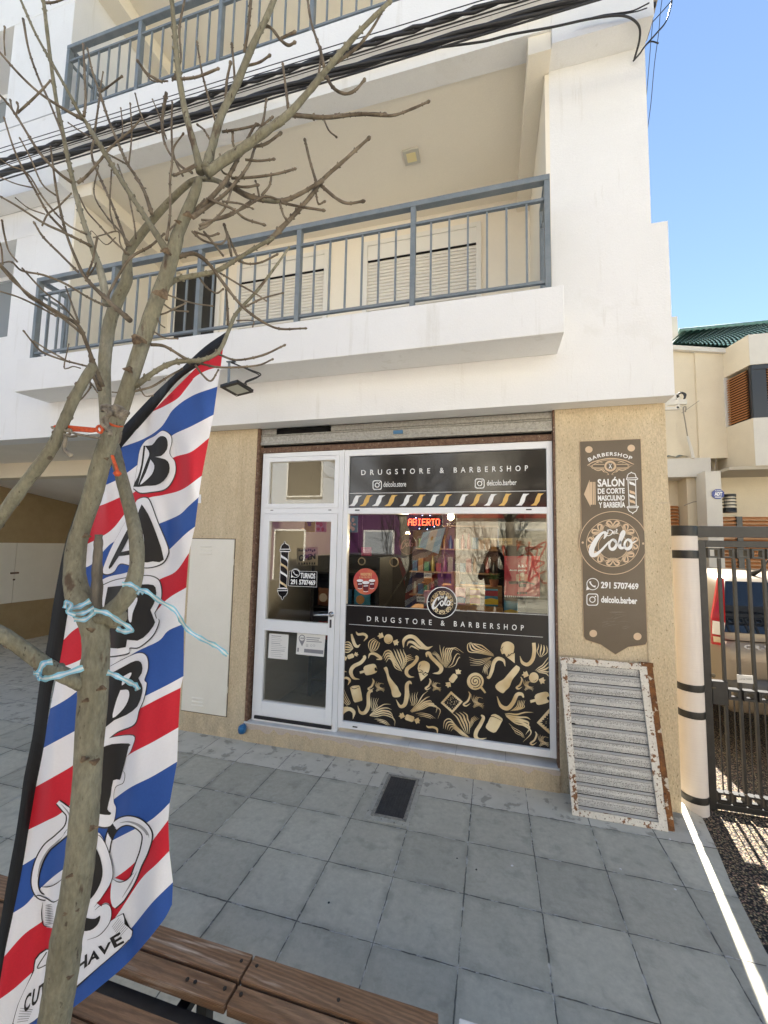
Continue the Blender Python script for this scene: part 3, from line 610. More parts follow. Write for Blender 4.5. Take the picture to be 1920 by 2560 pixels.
def louvres(p, q, z0, z1, n, off, name='louvre_shutter'):
    """louvre panel between plan points p, q"""
    a = Vector((p[0], p[1], 0)); b = Vector((q[0], q[1], 0)); o = Vector((off[0], off[1], 0)); mb = MB(); h = (z1 - z0) / n
    bk = MB(); bk.prism([a + Vector((0, 0, z0)) - o * 1.5, b + Vector((0, 0, z0)) - o * 1.5, b + Vector((0, 0, z1)) - o * 1.5, a + Vector((0, 0, z1)) - o * 1.5], -o * .2)
    f = bk.build(name, flat('louvre_gap', (.05, .02, .01), .9), NB)
    for i in range(n):
        z = z0 + i * h; mb.prism([a + o + Vector((0, 0, z + h * .12)), a - o + Vector((0, 0, z + h * .75)), a - o + Vector((0, 0, z + h * .97)), a + o + Vector((0, 0, z + h * .45))], b - a)
    mb.build('slat', LOUV, f); return f
louvres((4.745, 5.93), (4.835, 5.50), 4.37, 5.30, 19, (-.02, -.004)); louvres((5.12, 5.44), (9, 5.44), 4.37, 5.30, 19, (0, -.02))
mb = MB(); mb.box(4.86, 5.10, 5.42, 5.47, 4.352, 5.358); mb.box(4.875, 14, 5.405, 5.44, 5.27, 5.357); mb.box(4.87, 4.90, 5.405, 5.45, 4.353, 5.27); mb.build('bay_window_frame', FRD, NB)
mb = MB(); mb.box(4.70, 4.76, 5.955, 5.999, 4.353, 5.357); mb.build('bay_reveal', NWH, NB)
louvres((2.2, 6.42), (4.0, 6.42), 1.3, 2.84, 22, (0, -.025)); louvres((4.42, 6.32), (4.95, 6.32), .95, 2.60, 22, (0, -.025)); louvres((5.05, 6.32), (7, 6.32), .95, 2.60, 22, (0, -.025))
mb = MB(); mb.box(4.952, 5.048, 6.28, 6.34, .9, 2.60); mb.build('window_post', FRD, NB)
# green tiled roof
GR = mat('green_glazed_tile', (.09, .21, .175), .6, col2=(.20, .30, .265), scale=9, fine=.1)
def tiled(p0, p1, p2, p3, nu, nv, m_, name, parent):
    """p0,p1 eave; p3,p2 ridge: corrugated overlapping courses"""
    p0, p1, p2, p3 = map(Vector, (p0, p1, p2, p3)); nn = (p1 - p0).cross(p3 - p0).normalized()
    if nn.z < 0: nn = -nn
    mb = MB(); mb.smooth = False
    for j in range(nv):
        for i in range(nu):
            seg = 4
            for s in range(seg):
                u0 = (i + s / seg) / nu; u1 = (i + (s + 1) / seg) / nu; q = []
                for (u, v, lift) in ((u0, j / nv, .035), (u1, j / nv, .035), (u1, (j + 1.08) / nv, 0), (u0, (j + 1.08) / nv, 0)):
                    w = .04 * abs(math.sin(math.pi * (u * nu))); q.append((p0.lerp(p1, u)).lerp(p3.lerp(p2, u), min(v, 1)) + nn * (w + lift))
                mb.quad(*q)
    for j in range(nv):
        for i in range(nu): mb.quad(*[(p0.lerp(p1, u)).lerp(p3.lerp(p2, u), v) - nn * .012 for u, v in ((i / nu, j / nv), ((i + 1) / nu, j / nv), ((i + 1) / nu, (j + 1) / nv), (i / nu, (j + 1) / nv))])
    return mb.build(name, m_, parent)
RF = tiled((3.75, 5.9, 6.13), (5.6, 5.9, 5.78), (9.5, 9.5, 8.05), (5.35, 9.3, 7.98), 26, 16, GR, 'roof', NB)
mb = MB(); mb.prism([(3.72, 5.9, 6.04), (5.0, 5.9, 5.80), (5.0, 5.9, 5.89), (3.72, 5.9, 6.13)], (0, .09, 0)); mb.build('eave_board', NWH, NB)
mb = MB(); mb.smooth = True; mb.tube([(5.3, 9.3, 8.03), (9.5, 9.5, 8.10)], .09, 8); mb.build('ridge', GR, RF)
mb = MB(); a = PY(*e4((165, 120)), 9.); b = PY(*e4((212, 305)), 9.); mb.box(a.x - .5, b.x, 9.0, 9.6, b.z - .8, a.z); mb.build('chimney', NWH, NB)
tiled((2.6, 6.0, 3.745), (4.05, 6.0, 3.745), (3.3, 7.2, 4.6), (2.6, 7.2, 4.6), 7, 5, mat('weathered_grey_tile', (.07, .10, .085), .5, col2=(.20, .21, .19), scale=16), 'porch_roof', NB)
# things on the house
c = PY(*e4((593, 1812)), 5.615); s_ = thing('alarm_sign', c, 'blue octagonal alarm sign on the house post', 'sign')
mb = MB(); on = onY(5.612)
def oct_(mb, cx, cy, rx, ry, mapf, z=0): mb.poly([mapf(cx + rx * math.cos(R(22.5 + 45 * i)), cy + ry * math.sin(R(22.5 + 45 * i))) for i in range(8)])
q = e4((593, 1812)); P8 = [onY(5.60)(q[0] + 16.2 * math.cos(R(22.5 + 45 * i)), q[1] + 13.2 * math.sin(R(22.5 + 45 * i))) for i in range(8)]
mb.prism(P8, (0, .012, 0)); mb.build('plate', flat('alarm_blue', (.035, .06, .26), .35), s_)
mb = MB(); g_text(mb, 'ADT', rect(e4, 558, 1792, 632, 1828), onY(5.597), bold=.05); g_text(mb, 'ALARMAS', rect(e4, 562, 1775, 625, 1785), onY(5.597), bold=.02); g_text(mb, '0800 000', rect(e4, 560, 1836, 628, 1846), onY(5.597), bold=.02) if False else None; g_stroke(mb, [e4((562, 1841)), e4((626, 1841))], .9, onY(5.597)); mb.build('lettering', WHITEP, s_)
c = PY(*e4((700, 1900)), 5.75); t = thing('wall_lantern', c, 'black cylinder wall lamp with pale rings beside the house post', 'lamp')
mb = MB(); mb.smooth = True; mb.lathe(c - Vector((0, 0, .18)), [(.105, 0), (.105, .09), (.085, .09)], 20); mb.build('housing', BLACKMET, t); mb = MB(); mb.lathe(c + Vector((0, 0, .12)), [(.105, 0), (.105, .05)], 20); mb.build('cap', BLACKMET, t)
mb = MB(); mb.lathe(c - Vector((0, 0, .09)), [(.085, 0), (.085, .21)], 20); mb.build('diffuser', flat('lamp_opal', (.6, .55, .45), .4), t)
mb = MB()
for k in range(3): mb.lathe(c + Vector((0, 0, -.05 + k * .06)), [(.105, 0), (.105, .022)], 20)
mb.build('ring', BLACKMET, t); mb = MB(); mb.bar(c + Vector((-.1, 0, .14)), c + Vector((-.35, .0, .14)), .03, .03); mb.build('wall_arm', BLACKMET, t)
c = PY(*e4((472, 1876)), 6.02); t = thing('siren', c, 'small grey dome siren on the porch pier', 'siren')
mb = MB(); mb.smooth = True; mb.lathe(c, [(.02, -.06), (.085, -.05), (.095, 0), (.08, .05), (.03, .075)], 18, (-.3, -1, 0)); mb.build('dome', flat('grey_plastic', (.33, .32, .30), .4), t)
mb = MB(); mb.tube([c + Vector((-.05, .02, 0)), c + Vector((-.2, .03, -.02)), c + Vector((-.36, .03, -.09))], .008, 6); mb.build('cable', flat('thin_cable', (.25, .22, .18), .7), t)
t = thing('conduit_mast', (3.75, 5.9, 3.74), 'thin leaning pipe with dangling cable on the porch roof', 'pipe')
mb = MB(); on = onY(5.9); mb.tube([on(*e4(q)) for q in ((355, 1470), (340, 1400), (300, 1260))], [.03, .028, .02], 8); mb.build('pipe', NWH, t)
mb = MB(); mb.tube(crom([on(*e4(q)) for q in ((300, 1260), (278, 1120), (262, 1030), (262, 985), (285, 985), (280, 1030))], 5), .011, 6); mb.tube([on(*e4(q)) for q in ((245, 1040), (412, 922))], .006, 5); mb.tube(crom([on(*e4(q)) for q in ((575, 1470), (560, 1570), (525, 1640), (455, 1700), (460, 1860))], 5), .007, 5); mb.build('cable', flat('thin_cable', (.25, .22, .18), .7), t)
t = thing('wall_bracket', (1.56, 1.4, 2.95), 'pale metal cable bracket on the side of the building above the gate post', 'bracket')
mb = MB(); on = onY(1.4); pr = [on(*e4(q)) for q in ((90, 950), (205, 850), (280, 850), (288, 935), (120, 940))]
mb.bar(on(*e4((60, 1000))), on(*e4((215, 995))), .03, .03); mb.bar(on(*e4((85, 945))), on(*e4((288, 935))), .04, .05); mb.bar(on(*e4((85, 945))), on(*e4((205, 870))), .03, .05); mb.bar(on(*e4((205, 870))), on(*e4((210, 1000))), .03, .03); mb.bar(on(*e4((60, 1000))), on(*e4((120, 935))), .03, .03); mb.build('frame', flat('galvanised_pale', (.55, .53, .48), .5, metal=.2), t)
mb = MB(); mb.tube(crom([on(*e4(q)) for q in ((195, 890), (215, 855), (255, 850), (275, 880), (262, 915))], 5), .010, 6); mb.tube(crom([on(*e4(q)) for q in ((200, 880), (230, 845), (280, 860), (275, 900))], 5), .009, 6); mb.build('cable', flat('cable_black', (.02, .02, .022), .5), t)
# ================================================================ GATE POST, GATE
GX, GY = 1.712, .42
t = thing('gate_post', (GX, GY, 0), 'white round post wrapped with black bands beside the gate', 'post')
mb = MB(); mb.smooth = True; mb.lathe((GX, GY, -.02), [(.087, -.08), (.087, 2.10)], 40); mb.build('shaft', mat('cream_wrapped_plastic', (.72, .66, .60), .55, col2=(.68, .62, .56), scale=5, stretch=(.3, .3, 30), bump=.35, bscale=14, fine=.03), t)
for (z0, z1) in ((2.01, 2.09), (1.833, 1.896), (.820, .872), (.622, .674), (.010, .060)):
    mb = MB(); mb.smooth = True; mb.lathe((GX, GY, z0), [(.0895, 0), (.090, .002), (.090, z1 - z0 - .002), (.0895, z1 - z0)], 40); mb.build('band', BLACKMET, t)
GK = 1.0354
class GMB(MB):
    def box(s, x0, x1, y0, y1, z0, z1):
        f = lambda x: .224 + (x - .224) * GK
        h = lambda z: 1.889 + (z - 1.889) * GK
        return MB.box(s, f(x0), f(x1), y0 + .128, y1 + .128, h(z0), h(z1))
t = thing('driveway_gate', (2.9, .468, -.075), 'black steel bar gate across the driveway', 'gate')
gy = .34; gx0 = 1.757; gx1 = 4.35
mb = GMB(); mb.box(gx0, gx1, gy - .035, gy + .035, 2.0, 2.085); mb.build('top_beam', BLACKMET, t, bevel=.003)
mb = GMB(); mb.box(gx0 + .004, gx0 + .055, gy - .025, gy + .025, .0, 1.975); mb.box(gx0 + .055, gx1, gy - .0245, gy + .0245, 1.925, 1.975); mb.box(gx0 + .055, gx1, gy - .0245, gy + .0245, .012, .055)
mb.box(gx0 - .004, gx0 + .002, gy - .03, gy + .03, -.02, 2.0); mb.build('frame', BLACKMET, t, bevel=.003)
step = .094; nb = 26
def sqring(mb, x0, x1, z0, z1, tk, y0, y1): mb.box(x0, x1, y0, y1, z0, z0 + tk); mb.box(x0, x1, y0, y1, z1 - tk, z1); mb.box(x0, x0 + tk, y0 + .001, y1 - .001, z0 + tk, z1 - tk); mb.box(x1 - tk, x1, y0 + .001, y1 - .001, z0 + tk, z1 - tk)
for i in range(nb):
    x = gx0 + .06 + i * step
    mb = GMB(); sqring(mb, x + .006, x + .084, 1.842, 1.918, .014, gy - .026, gy + .026); mb.build('square_ring', BLACKMET, t); mb = GMB(); sqring(mb, x + .006, x + .084, .062, .132, .014, gy - .026, gy + .026); mb.build('square_ring', BLACKMET, t)
    mb = GMB(); mb.box(x + .078, x + .096, gy - .012, gy + .012, .14, 1.84); mb.build('bar', BLACKMET, t)
    mb = GMB(); mb.box(x + .042, x + .049, gy - .004, gy + .004, .14, .79); mb.build('thin_bar', BLACKMET, t)
    if i: mb = GMB(); sqring(mb, x + .002, x + .077, .80, .875, .016, gy - .03, gy + .03); mb.build('square_ring', BLACKMET, t)
mb = GMB(); mb.box(gx0 + .055, gx0 + .155, gy - .028, gy + .028, .755, .925); lk = mb.build('lock_box', BLACKMET, t, bevel=.003)
mb = MB(); c = PY(*e5((385, 1102)), gy + .098); mb.lathe(c, [(.014, 0), (.014, .006), (.009, .008)], 16, (0, -1, 0)); c2_ = PY(*e5((390, 1185)), gy + .098); mb.box(c2_.x - .014, c2_.x + .014, gy + .096, gy + .1, c2_.z - .004, c2_.z + .004); mb.build('lock_cylinder', flat('dark_brass', (.10, .085, .06), .35, metal=.8), lk)
mb = MB(); a = PY(*e5((545, 1095)), gy + .094); b = PY(*e5((655, 1158)), gy + .094); mb.box(a.x, b.x, gy + .092, gy + .097, b.z, a.z); lp = mb.build('letter_plate', flat('pale_plate', (.62, .60, .55), .4), t)
mb = MB(); g_text(mb, 'LLAMAR TIMBRE', rect(e5, 558, 1122, 645, 1131), onY(gy + .0905), bold=.0); mb.build('plate_lettering', flat('ink', (.15, .14, .13), .6), lp)
# ================================================================ LEANING SHUTTER PANEL
t = thing('leaning_shutter_panel', (1.08, .08, 0), 'rusty framed galvanised shutter panel leaning on the beige pillar', 'shutter panel')
bl, br_, tl, tr_ = Vector((.772, -.02, .0)), Vector((1.362, -.02, .0)), Vector((.738, .185, 1.035)), Vector((1.328, .185, 1.055))
ux = (br_ - bl).normalized(); uy = (tl - bl).normalized(); un = ux.cross(uy).normalized()     # un points to -y
if un.y > 0: un = -un
Wp = (br_ - bl).length; Hp = (tl - bl).length
def pp(u, v, n=0.): return bl + ux * u + uy * v + un * n
PAINTW = mat('chipped_white_paint', (.62, .58, .50), .7, col2=(.70, .66, .58), scale=6, fine=.1, bump=.4, bscale=50, spots=[(16., .57, .03, (.20, .09, .035)), (55., .60, .03, (.14, .07, .03))])
RUSTO = mat('orange_rust', (.24, .10, .03), .9, col2=(.10, .045, .02), scale=18, fine=.25, bump=.6, spots=[(12., .58, .04, (.55, .48, .38))])
def pbar(mb, u0, u1, v0, v1, n0, n1): mb.prism([pp(u0, v0, n0), pp(u1, v0, n0), pp(u1, v1, n0), pp(u0, v1, n0)], un * (n1 - n0))
fw = .038
mb = MB(); pbar(mb, 0, fw, 0, Hp, 0, .03); pbar(mb, fw, Wp, 0, fw, 0, .0295); pbar(mb, fw, Wp - .04, Hp - fw, Hp, 0, .0295); pbar(mb, Wp - .045, Wp, fw, Hp, 0, .0298); mb.build('frame', PAINTW, t, bevel=.003)
mb = MB(); pbar(mb, Wp + .001, Wp + .045, -.01, Hp * .998, -.01, .012); pbar(mb, Wp - .03, Wp + .046, Hp - .012, Hp + .012, -.008, .031); mb.build('rusty_angle', RUSTO, t, bevel=.003)
mb = MB(); pbar(mb, Wp + .002, Wp + .018, Hp * .70, Hp * .86, .012, .034); pbar(mb, Wp + .002, Wp + .022, .10, .22, .012, .036); mb.build('hinge', RUSTO, t)
def perforated(name):
    m = mat(name, (.50, .50, .48), .5, metal=.2, col2=(.40, .40, .385), scale=9, fine=.12); nt = m.node_tree; N = nt.nodes; L = nt.links; b = N['Principled BSDF']; tc = N['Texture Coordinate'] if 'Texture Coordinate' in N else [n for n in N if n.type == 'TEX_COORD'][0]
    v = N.new('ShaderNodeTexVoronoi'); v.inputs['Scale'].default_value = 105; v.inputs['Randomness'].default_value = .35; L.new(tc.outputs['Object'], v.inputs['Vector'])
    r = N.new('ShaderNodeMapRange'); r.inputs[1].default_value = .26; r.inputs[2].default_value = .46; L.new(v.outputs['Distance'], r.inputs[0])
    src = b.inputs['Base Color'].links[0].from_socket; x = N.new('ShaderNodeMix'); x.data_type = 'RGBA'; L.new(r.outputs[0], x.inputs[0]); x.inputs[6].default_value = (.15, .15, .145, 1); L.new(src, x.inputs[7]); L.new(x.outputs[2], b.inputs['Base Color']); return m
PERF = perforated('perforated_galvanised'); nS = 13; pitch = (Hp - 2 * fw) / nS
mb = MB(); pbar(mb, fw, Wp - .045, fw, Hp - fw, .0, .003); mb.build('slat_gap_shade', DARK, t)  # black sheet stands in for the shade in the slat gaps
for i in range(nS):
    v0 = fw + i * pitch; mb = MB(); mb.prism([pp(fw, v0 + .022, .004), pp(fw, v0 + .022, .010), pp(fw, v0 + pitch * .6, .013), pp(fw, v0 + pitch - .002, .010), pp(fw, v0 + pitch - .002, .004)], ux * (Wp - .045 - fw)); mb.build('slat', PERF, t)
mb = MB()
for i in range(nS):
    v0 = fw + i * pitch; mb.smooth = True; mb.tube([pp(fw, v0 + .005, .008), pp(Wp - .045, v0 + .005, .008)], .0055, 8, cap=False); mb.tube([pp(fw, v0 + .0125, .006), pp(Wp - .045, v0 + .0125, .006)], .0035, 8, cap=False)
mb.build('slat_joint', flat('bare_zinc', (.45, .45, .44), .45, metal=.4), t)
mb = MB(); mb.box(0, 0, 0, 0, 0, 0) if False else None; pbar(mb, fw + .002, fw + .03, Hp * .555, Hp * .563, .0135, .016); mb.build('rust_hole', DARK, t)
# ================================================================ PAVEMENT FITTINGS
t = thing('drain_cover', (-.48, -.2, 0), 'dark chequered inspection cover set in the pavement before the shop', 'drain cover')
q = [PZ(*D0(p), .004) for p in ((836, 1675), (905, 1683), (880, 1775), (803, 1765))]; cen = sum(q, Vector()) / 4
x0, x1, y0, y1 = -.605, -.352, -.465, .06
mb = MB(); mb.prism([(x0 - .035, y0 - .05, 0), (x1 + .03, y0 - .04, 0), (x1 + .035, y1 + .02, 0), (x0 - .03, y1 + .03, 0)], (0, 0, .004)); mb.build('mortar_surround', mat('mortar_grey', (.40, .385, .32), .95, col2=(.48, .46, .39), scale=22, bump=.6, spots=[(30., .6, .05, (.16, .15, .14))]), t)
mb = MB(); frame_rect(mb, x0, x1, 0, 1, .02, 0, 1) if False else None
for (a, b, c_, d) in ((x0, x0 + .02, y0, y1), (x1 - .02, x1, y0, y1), (x0 + .02, x1 - .02, y0, y0 + .02), (x0 + .02, x1 - .02, y1 - .02, y1)): mb.box(a, b, c_, d, .0, .009)
mb.build('rim', mat('pale_cement_rim', (.36, .34, .28), .9, fine=.2, col2=(.2, .19, .17), scale=25), t)
mb = MB(); mb.box(x0 + .024, x1 - .024, y0 + .024, y1 - .024, .0, .007)
for i in range(9):
    for j in range(20):
        xx = x0 + .034 + i * .0212; yy = y0 + .034 + j * .0233
        if xx + .016 < x1 - .026 and yy + .017 < y1 - .026: mb.box(xx, xx + .016, yy, yy + .018, .007, .0088)
mb.build('plate', mat('blackened_cast_iron', (.028, .030, .034), .55, col2=(.045, .047, .05), scale=20, fine=.15), t)
t = thing('taped_tap', (-2.075, .165, .13), 'blue plastic wrapped tap at the corner of the shop step', 'tap')
mb = MB(); mb.smooth = True; rr = random.Random(2); c = Vector((-2.075, .175, .125))
prof = [(.012, -.036), (.036, -.030), (.040, 0), (.034, .022), (.020, .034)]
mb.lathe(c, prof, 14, (.1, -.2, 1)); mb.lathe(c + Vector((0, .02, .012)), [(.03, -.01), (.026, .035)], 12, (.3, -1, .2))
o = mb.build('wrap', mat('blue_plastic_bag', (.01, .10, .25), .35, col2=(.02, .16, .36), scale=30, bump=.8, bscale=45), t)
mb = MB(); mb.tube([c + Vector((0, .0, 0)), c + Vector((0, .05, .0))], .012, 8); mb.build('pipe', GALV, t)
# small pale litter and pebbles lying on the paving
rr = random.Random(14)
for i, (q, r_) in enumerate([((700, 842), .006), ((1232, 658), .005), ((1312, 705), .006)]):
    p = PZ(400 + q[0] * .6028, 1750 + q[1] * .6028, .0); mb = MB(); mb.smooth = True; mb.lathe(p, [(r_ * .5, 0.0), (r_, r_ * .4), (r_ * .6, r_ * .9)], 8); tag(mb.build('pebble', flat('dark_pebble', (.05, .05, .05), .8)), ['dark pebble on the paving in front of the bench', 'tiny dark pebble on the paving below the drain cover', 'dark pebble on the paving right of the drain cover'][i], 'pebble', 'pebbles on the paving')
LBL = ['white chip of paint on the paving below the leaning panel', 'white flake on the paving near the driveway edge', 'small white scrap on the paving left of the sunlit strip', 'white speck on the paving in the middle of a tile']
for i, q in enumerate([(1640 + 135 * .2622, 1980 + 452 * .2622), (1640 + 185 * .2622, 1980 + 930 * .2622), (1280 + 703 * .3858, 1950 + 578 * .3858), (400 + 1460 * .6028, 1750 + 688 * .6028)]):
    p = PZ(*q, .002); mb = MB(); k = .009; mb.prism([p + Vector((rr.uniform(.6, 1) * k * math.cos(a), rr.uniform(.6, 1) * k * math.sin(a), 0)) for a in (0, 1.2, 2.5, 3.6, 5)], (0, 0, .002)); tag(mb.build('paint_flake', flat('white_flake', (.75, .74, .72), .8)), LBL[i], 'litter', 'white flakes on the paving')
# ================================================================ FLOODLIGHT
t = thing('floodlight', (-1.93, -.35, 3.15), 'black LED floodlight under the balcony above the shop door', 'floodlight')
yb = -.12
fl = [b9(q) for q in ((568, 352), (790, 290), (1002, 418), (785, 472))]
# flat square head tilted downwards, hung from the soffit on a bracket
pn = Vector((0., -.16, -.987)).normalized(); pc = Vector((-1.93, -.36, 3.22)); hq = []
for (x, y) in fl: d_ = ray(x, y); hq.append(CAM + d_ * ((pc - CAM).dot(pn) / d_.dot(pn)))
hc = sum(hq, Vector()) / 4; az = -pn; ax = ((hq[2] - hq[1]) + (hq[3] - hq[0])).normalized(); ay = az.cross(ax).normalized()
def hin(f, o=0.): return [hc + (q - hc) * f + az * o for q in hq]
mb = MB(); mb.prism(hq, az * .022); mb.prism(hin(.8, .0225), az * .016); hd = mb.build('head', BLACKMET, t, bevel=.003)
mb = MB(); mb.poly([hc + (q - hc) * .70 - az * .0012 + (hq[1] - hq[0]) * .05 for q in hq]); mb.build('lens', flat('frosted_lens', (.55, .57, .50), .25), hd)
mb = MB(); cs = hq[3].lerp(hc, .16); mb.poly([cs + (q - hc) * .08 - az * .0014 for q in hq]); mb.build('sensor', flat('sensor_grey', (.6, .6, .56), .3), hd)
for k in range(5):
    mb = MB(); p_ = hq[0].lerp(hq[1], .2 + k * .15); q_ = hq[3].lerp(hq[2], .2 + k * .15); mb.bar(p_.lerp(q_, .15) + az * .042, q_.lerp(p_, .15) + az * .042, .004, .01); mb.build('cooling_fin', BLACKMET, hd)
mb = MB(); a = hq[0].lerp(hq[1], .5) + az * .02; b = Vector((a.x - .02, a.y + .02, 3.452)); mb.bar(a, b, .022, .006); mb.bar(b - Vector((.02, 0, .003)), b + Vector((.06, 0, -.003)), .03, .006); mb.build('bracket', STEELBLUE, t)
mb = MB(); mb.smooth = True; mb.tube(crom([b + Vector((.02, 0, -.01)), b + Vector((.12, .12, -.03)), b + Vector((.20, .18, -.06)), hq[2].lerp(hq[1], .5) + az * .06, hq[2].lerp(hq[1], .45) + az * .03], 6), .006, 6); mb.tube(crom([b + Vector((.03, .0, -.01)), b + Vector((.14, .10, -.05)), b + Vector((.19, .17, -.075)), hq[2].lerp(hq[1], .6) + az * .03], 6), .005, 6); mb.build('cable', flat('cable_black', (.02, .02, .022), .5), t)
# ================================================================ OVERHEAD CABLES
CB = flat('cable_black', (.02, .02, .022), .5)
def far(p, q, f): return p + (q - p) * f
def cable(name, label, pq, y, rad, sag, strands=1, twist=0., ext=(-1.3, 1.6), group='cables strung along the facade'):
    a, b = PY(*pq[0], y), PY(*pq[1], y); z = (a.z + b.z) / 2; p0 = Vector((-9.5, y, z + (a.z - b.z) * .8)); p1 = Vector((4.5, y, z - (a.z - b.z) * .8)); mb = MB(); mb.smooth = True
    for s in range(strands):
        pts = []
        for i in range(90):
            t_ = i / 89; p = p0.lerp(p1, t_); ph = t_ * twist * 2 * math.pi + s * 2 * math.pi / strands
            off = 0 if strands == 1 else rad * 1.05; pts.append(p + Vector((0, math.cos(ph) * off, math.sin(ph) * off - sag * math.sin(math.pi * t_) * .25)))
        mb.tube(pts, rad, 7, cap=False)
    tag(mb.build(name, CB), label, 'cable', group)
cable('overhead_cable', 'thick twisted pair of black cables along the upper balcony edge', (a5((0, 680)), a5((1659, 140))), -.5, .013, 0, 2, 26)
cable('overhead_cable', 'thickest black cable bundle below the upper balcony', (a5((0, 783)), a5((1659, 285))), -.52, .015, .0, 3, 9)
cable('overhead_cable', 'thin black cable between the two thick cable bundles', (a5((300, 618)), a5((1659, 188))), -.48, .006, 0)
cable('overhead_cable', 'very thin dark wire just above the thickest bundle', (a5((300, 632)), a5((1659, 215))), -.46, .003, 0)
cable('overhead_cable', 'thin black cable drooping under the thickest bundle', (a5((0, 840)), a5((1659, 325))), -.53, .007, .0)
cable('overhead_cable', 'thin wire above the twisted cables at the left', (fN((0, 1010)), fN((1100, 735))), -.5, .0035, 0)
cable('overhead_cable', 'thin wire closest to the upper balcony edge at the left', (fN((0, 1040)), fN((1100, 765))), -.5, .0035, 0)
# service loop that bends down onto the white column
on = lambda y: onY(y)
mb = MB(); mb.smooth = True; o4 = onY(-.2)
mb.tube(crom([onY(-.5)(*s6(q)) for q in ((420, 245),)] + [onY(-.47)(*s6((640, 215)))] + [onY(-.42)(*s6((780, 180)))] + [onY(-.35)(*s6((1000, 140)))] + [onY(-.3)(*s6((1200, 97)))] + [onY(-.25)(*s6((1360, 82)))] + [onY(-.15)(*s6((1440, 125)))] + [onY(-.05)(*s6((1450, 200)))] + [onY(.03)(*s6((1420, 315)))], 8), .008, 7)
tag(mb.build('service_cable', CB), 'black cable bending down onto the white column', 'cable')
u3 = cv(1540, 0, .18077)
mb = MB(); mb.smooth = True; mb.tube(crom([onY(.03)(*u3((237, 845))), onY(-.02)(*u3((330, 740))), onY(-.05)(*u3((400, 640))), onY(-.1)(*u3((560, 460))), onY(-.1)(*u3((690, 300))), onY(-.1)(*u3((760, 80))), onY(-.1)(*u3((775, -60)))], 8), .006, 6)
mb.tube(crom([onY(-.05)(*u3((390, 650))), onY(-.05)(*u3((480, 575))), onY(-.05)(*u3((590, 600)))], 6), .005, 6)
tag(mb.build('service_cable', CB), 'black cable looping up from the column edge into the sky', 'cable')
mb = MB(); mb.smooth = True
mb.tube(crom([onY(-.2)(*u3(q)) for q in ((-500, 290), (-200, 215), (0, 187), (230, 150), (460, 40))], 6), .005, 6); mb.tube(crom([onY(-.2)(*u3(q)) for q in ((-500, 300), (-200, 235), (60, 200), (280, 160), (430, 110))], 6), .004, 6)
tag(mb.build('service_cable', CB), 'pair of thin wires running to the bracket pole at the roof corner', 'cable')
for i, (pts_, lb) in enumerate([(((640, -40), (610, 200), (590, 450), (530, 900), (480, 1450), (425, 1850)), 'long thin wire hanging in the sky farther from the column'), (((505, 160), (505, 320), (480, 600), (440, 1100), (405, 1480)), 'thin wire hanging in the sky close to the column')]):
    mb = MB(); mb.tube(crom([onY(4.)(*u3(q)) for q in pts_], 6), .006, 5); tag(mb.build('hanging_wire', CB), lb, 'wire')
mb = MB(); mb.tube(crom([onY(-.1)(*u3(q)) for q in ((510, 300), (620, 180), (770, 10))], 5), .004, 5); tag(mb.build('hanging_wire', CB), 'short thin wire sloping from the bracket pole to the upper right', 'wire')
t = thing('bracket_pole', onY(.35)(*u3((400, 430))), 'weathered wooden bracket pole behind the top corner of the white column', 'pole')
mb = MB(); mb.bar(onY(.30)(*u3((378, 490))), onY(.30)(*u3((520, -80))), .085, .085); mb.build('shaft', mat('weathered_wood', (.16, .13, .10), .9, col2=(.30, .25, .19), scale=20, stretch=(3, 3, .5), fine=.2), t)
mb = MB(); mb.bar(onY(.25)(*u3((420, 100))), onY(.25)(*u3((545, 70))), .03, .03); mb.build('clamp', BLACKMET, t)
# ================================================================ SHOP INTERIOR (room behind the glass)
IW = mat('interior_grey_wall', (.38, .36, .33), .85, fine=.03)
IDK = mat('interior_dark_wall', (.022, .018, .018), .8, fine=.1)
mb = MB(); mb.box(-2.09, -2.04, .33, 4.6, .1, 3.0); mb.box(-2.09, .76, 4.55, 4.6, .1, 3.0); mb.build('interior_wall', IW, B)
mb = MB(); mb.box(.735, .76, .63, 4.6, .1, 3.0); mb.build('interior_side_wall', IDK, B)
mb = MB(); mb.box(-2.09, .76, .33, 4.6, 3.0, 3.04); mb.build('interior_ceiling', IW, B)
mb = MB(); mb.box(-2.09, .76, .42, 4.6, .1, .174); mb.build('interior_floor', tile_mat('interior_floor_tiles', .6, .1, .2, (.20, .195, .185), (.24, .235, .225), jw=.008), B)
mb = MB(); mb.box(-1.78, -.9, 2.6, 2.7, .174, 2.9); mb.box(-.9, .735, 3.6, 3.7, .174, 2.9); mb.build('interior_partition', IDK, B)
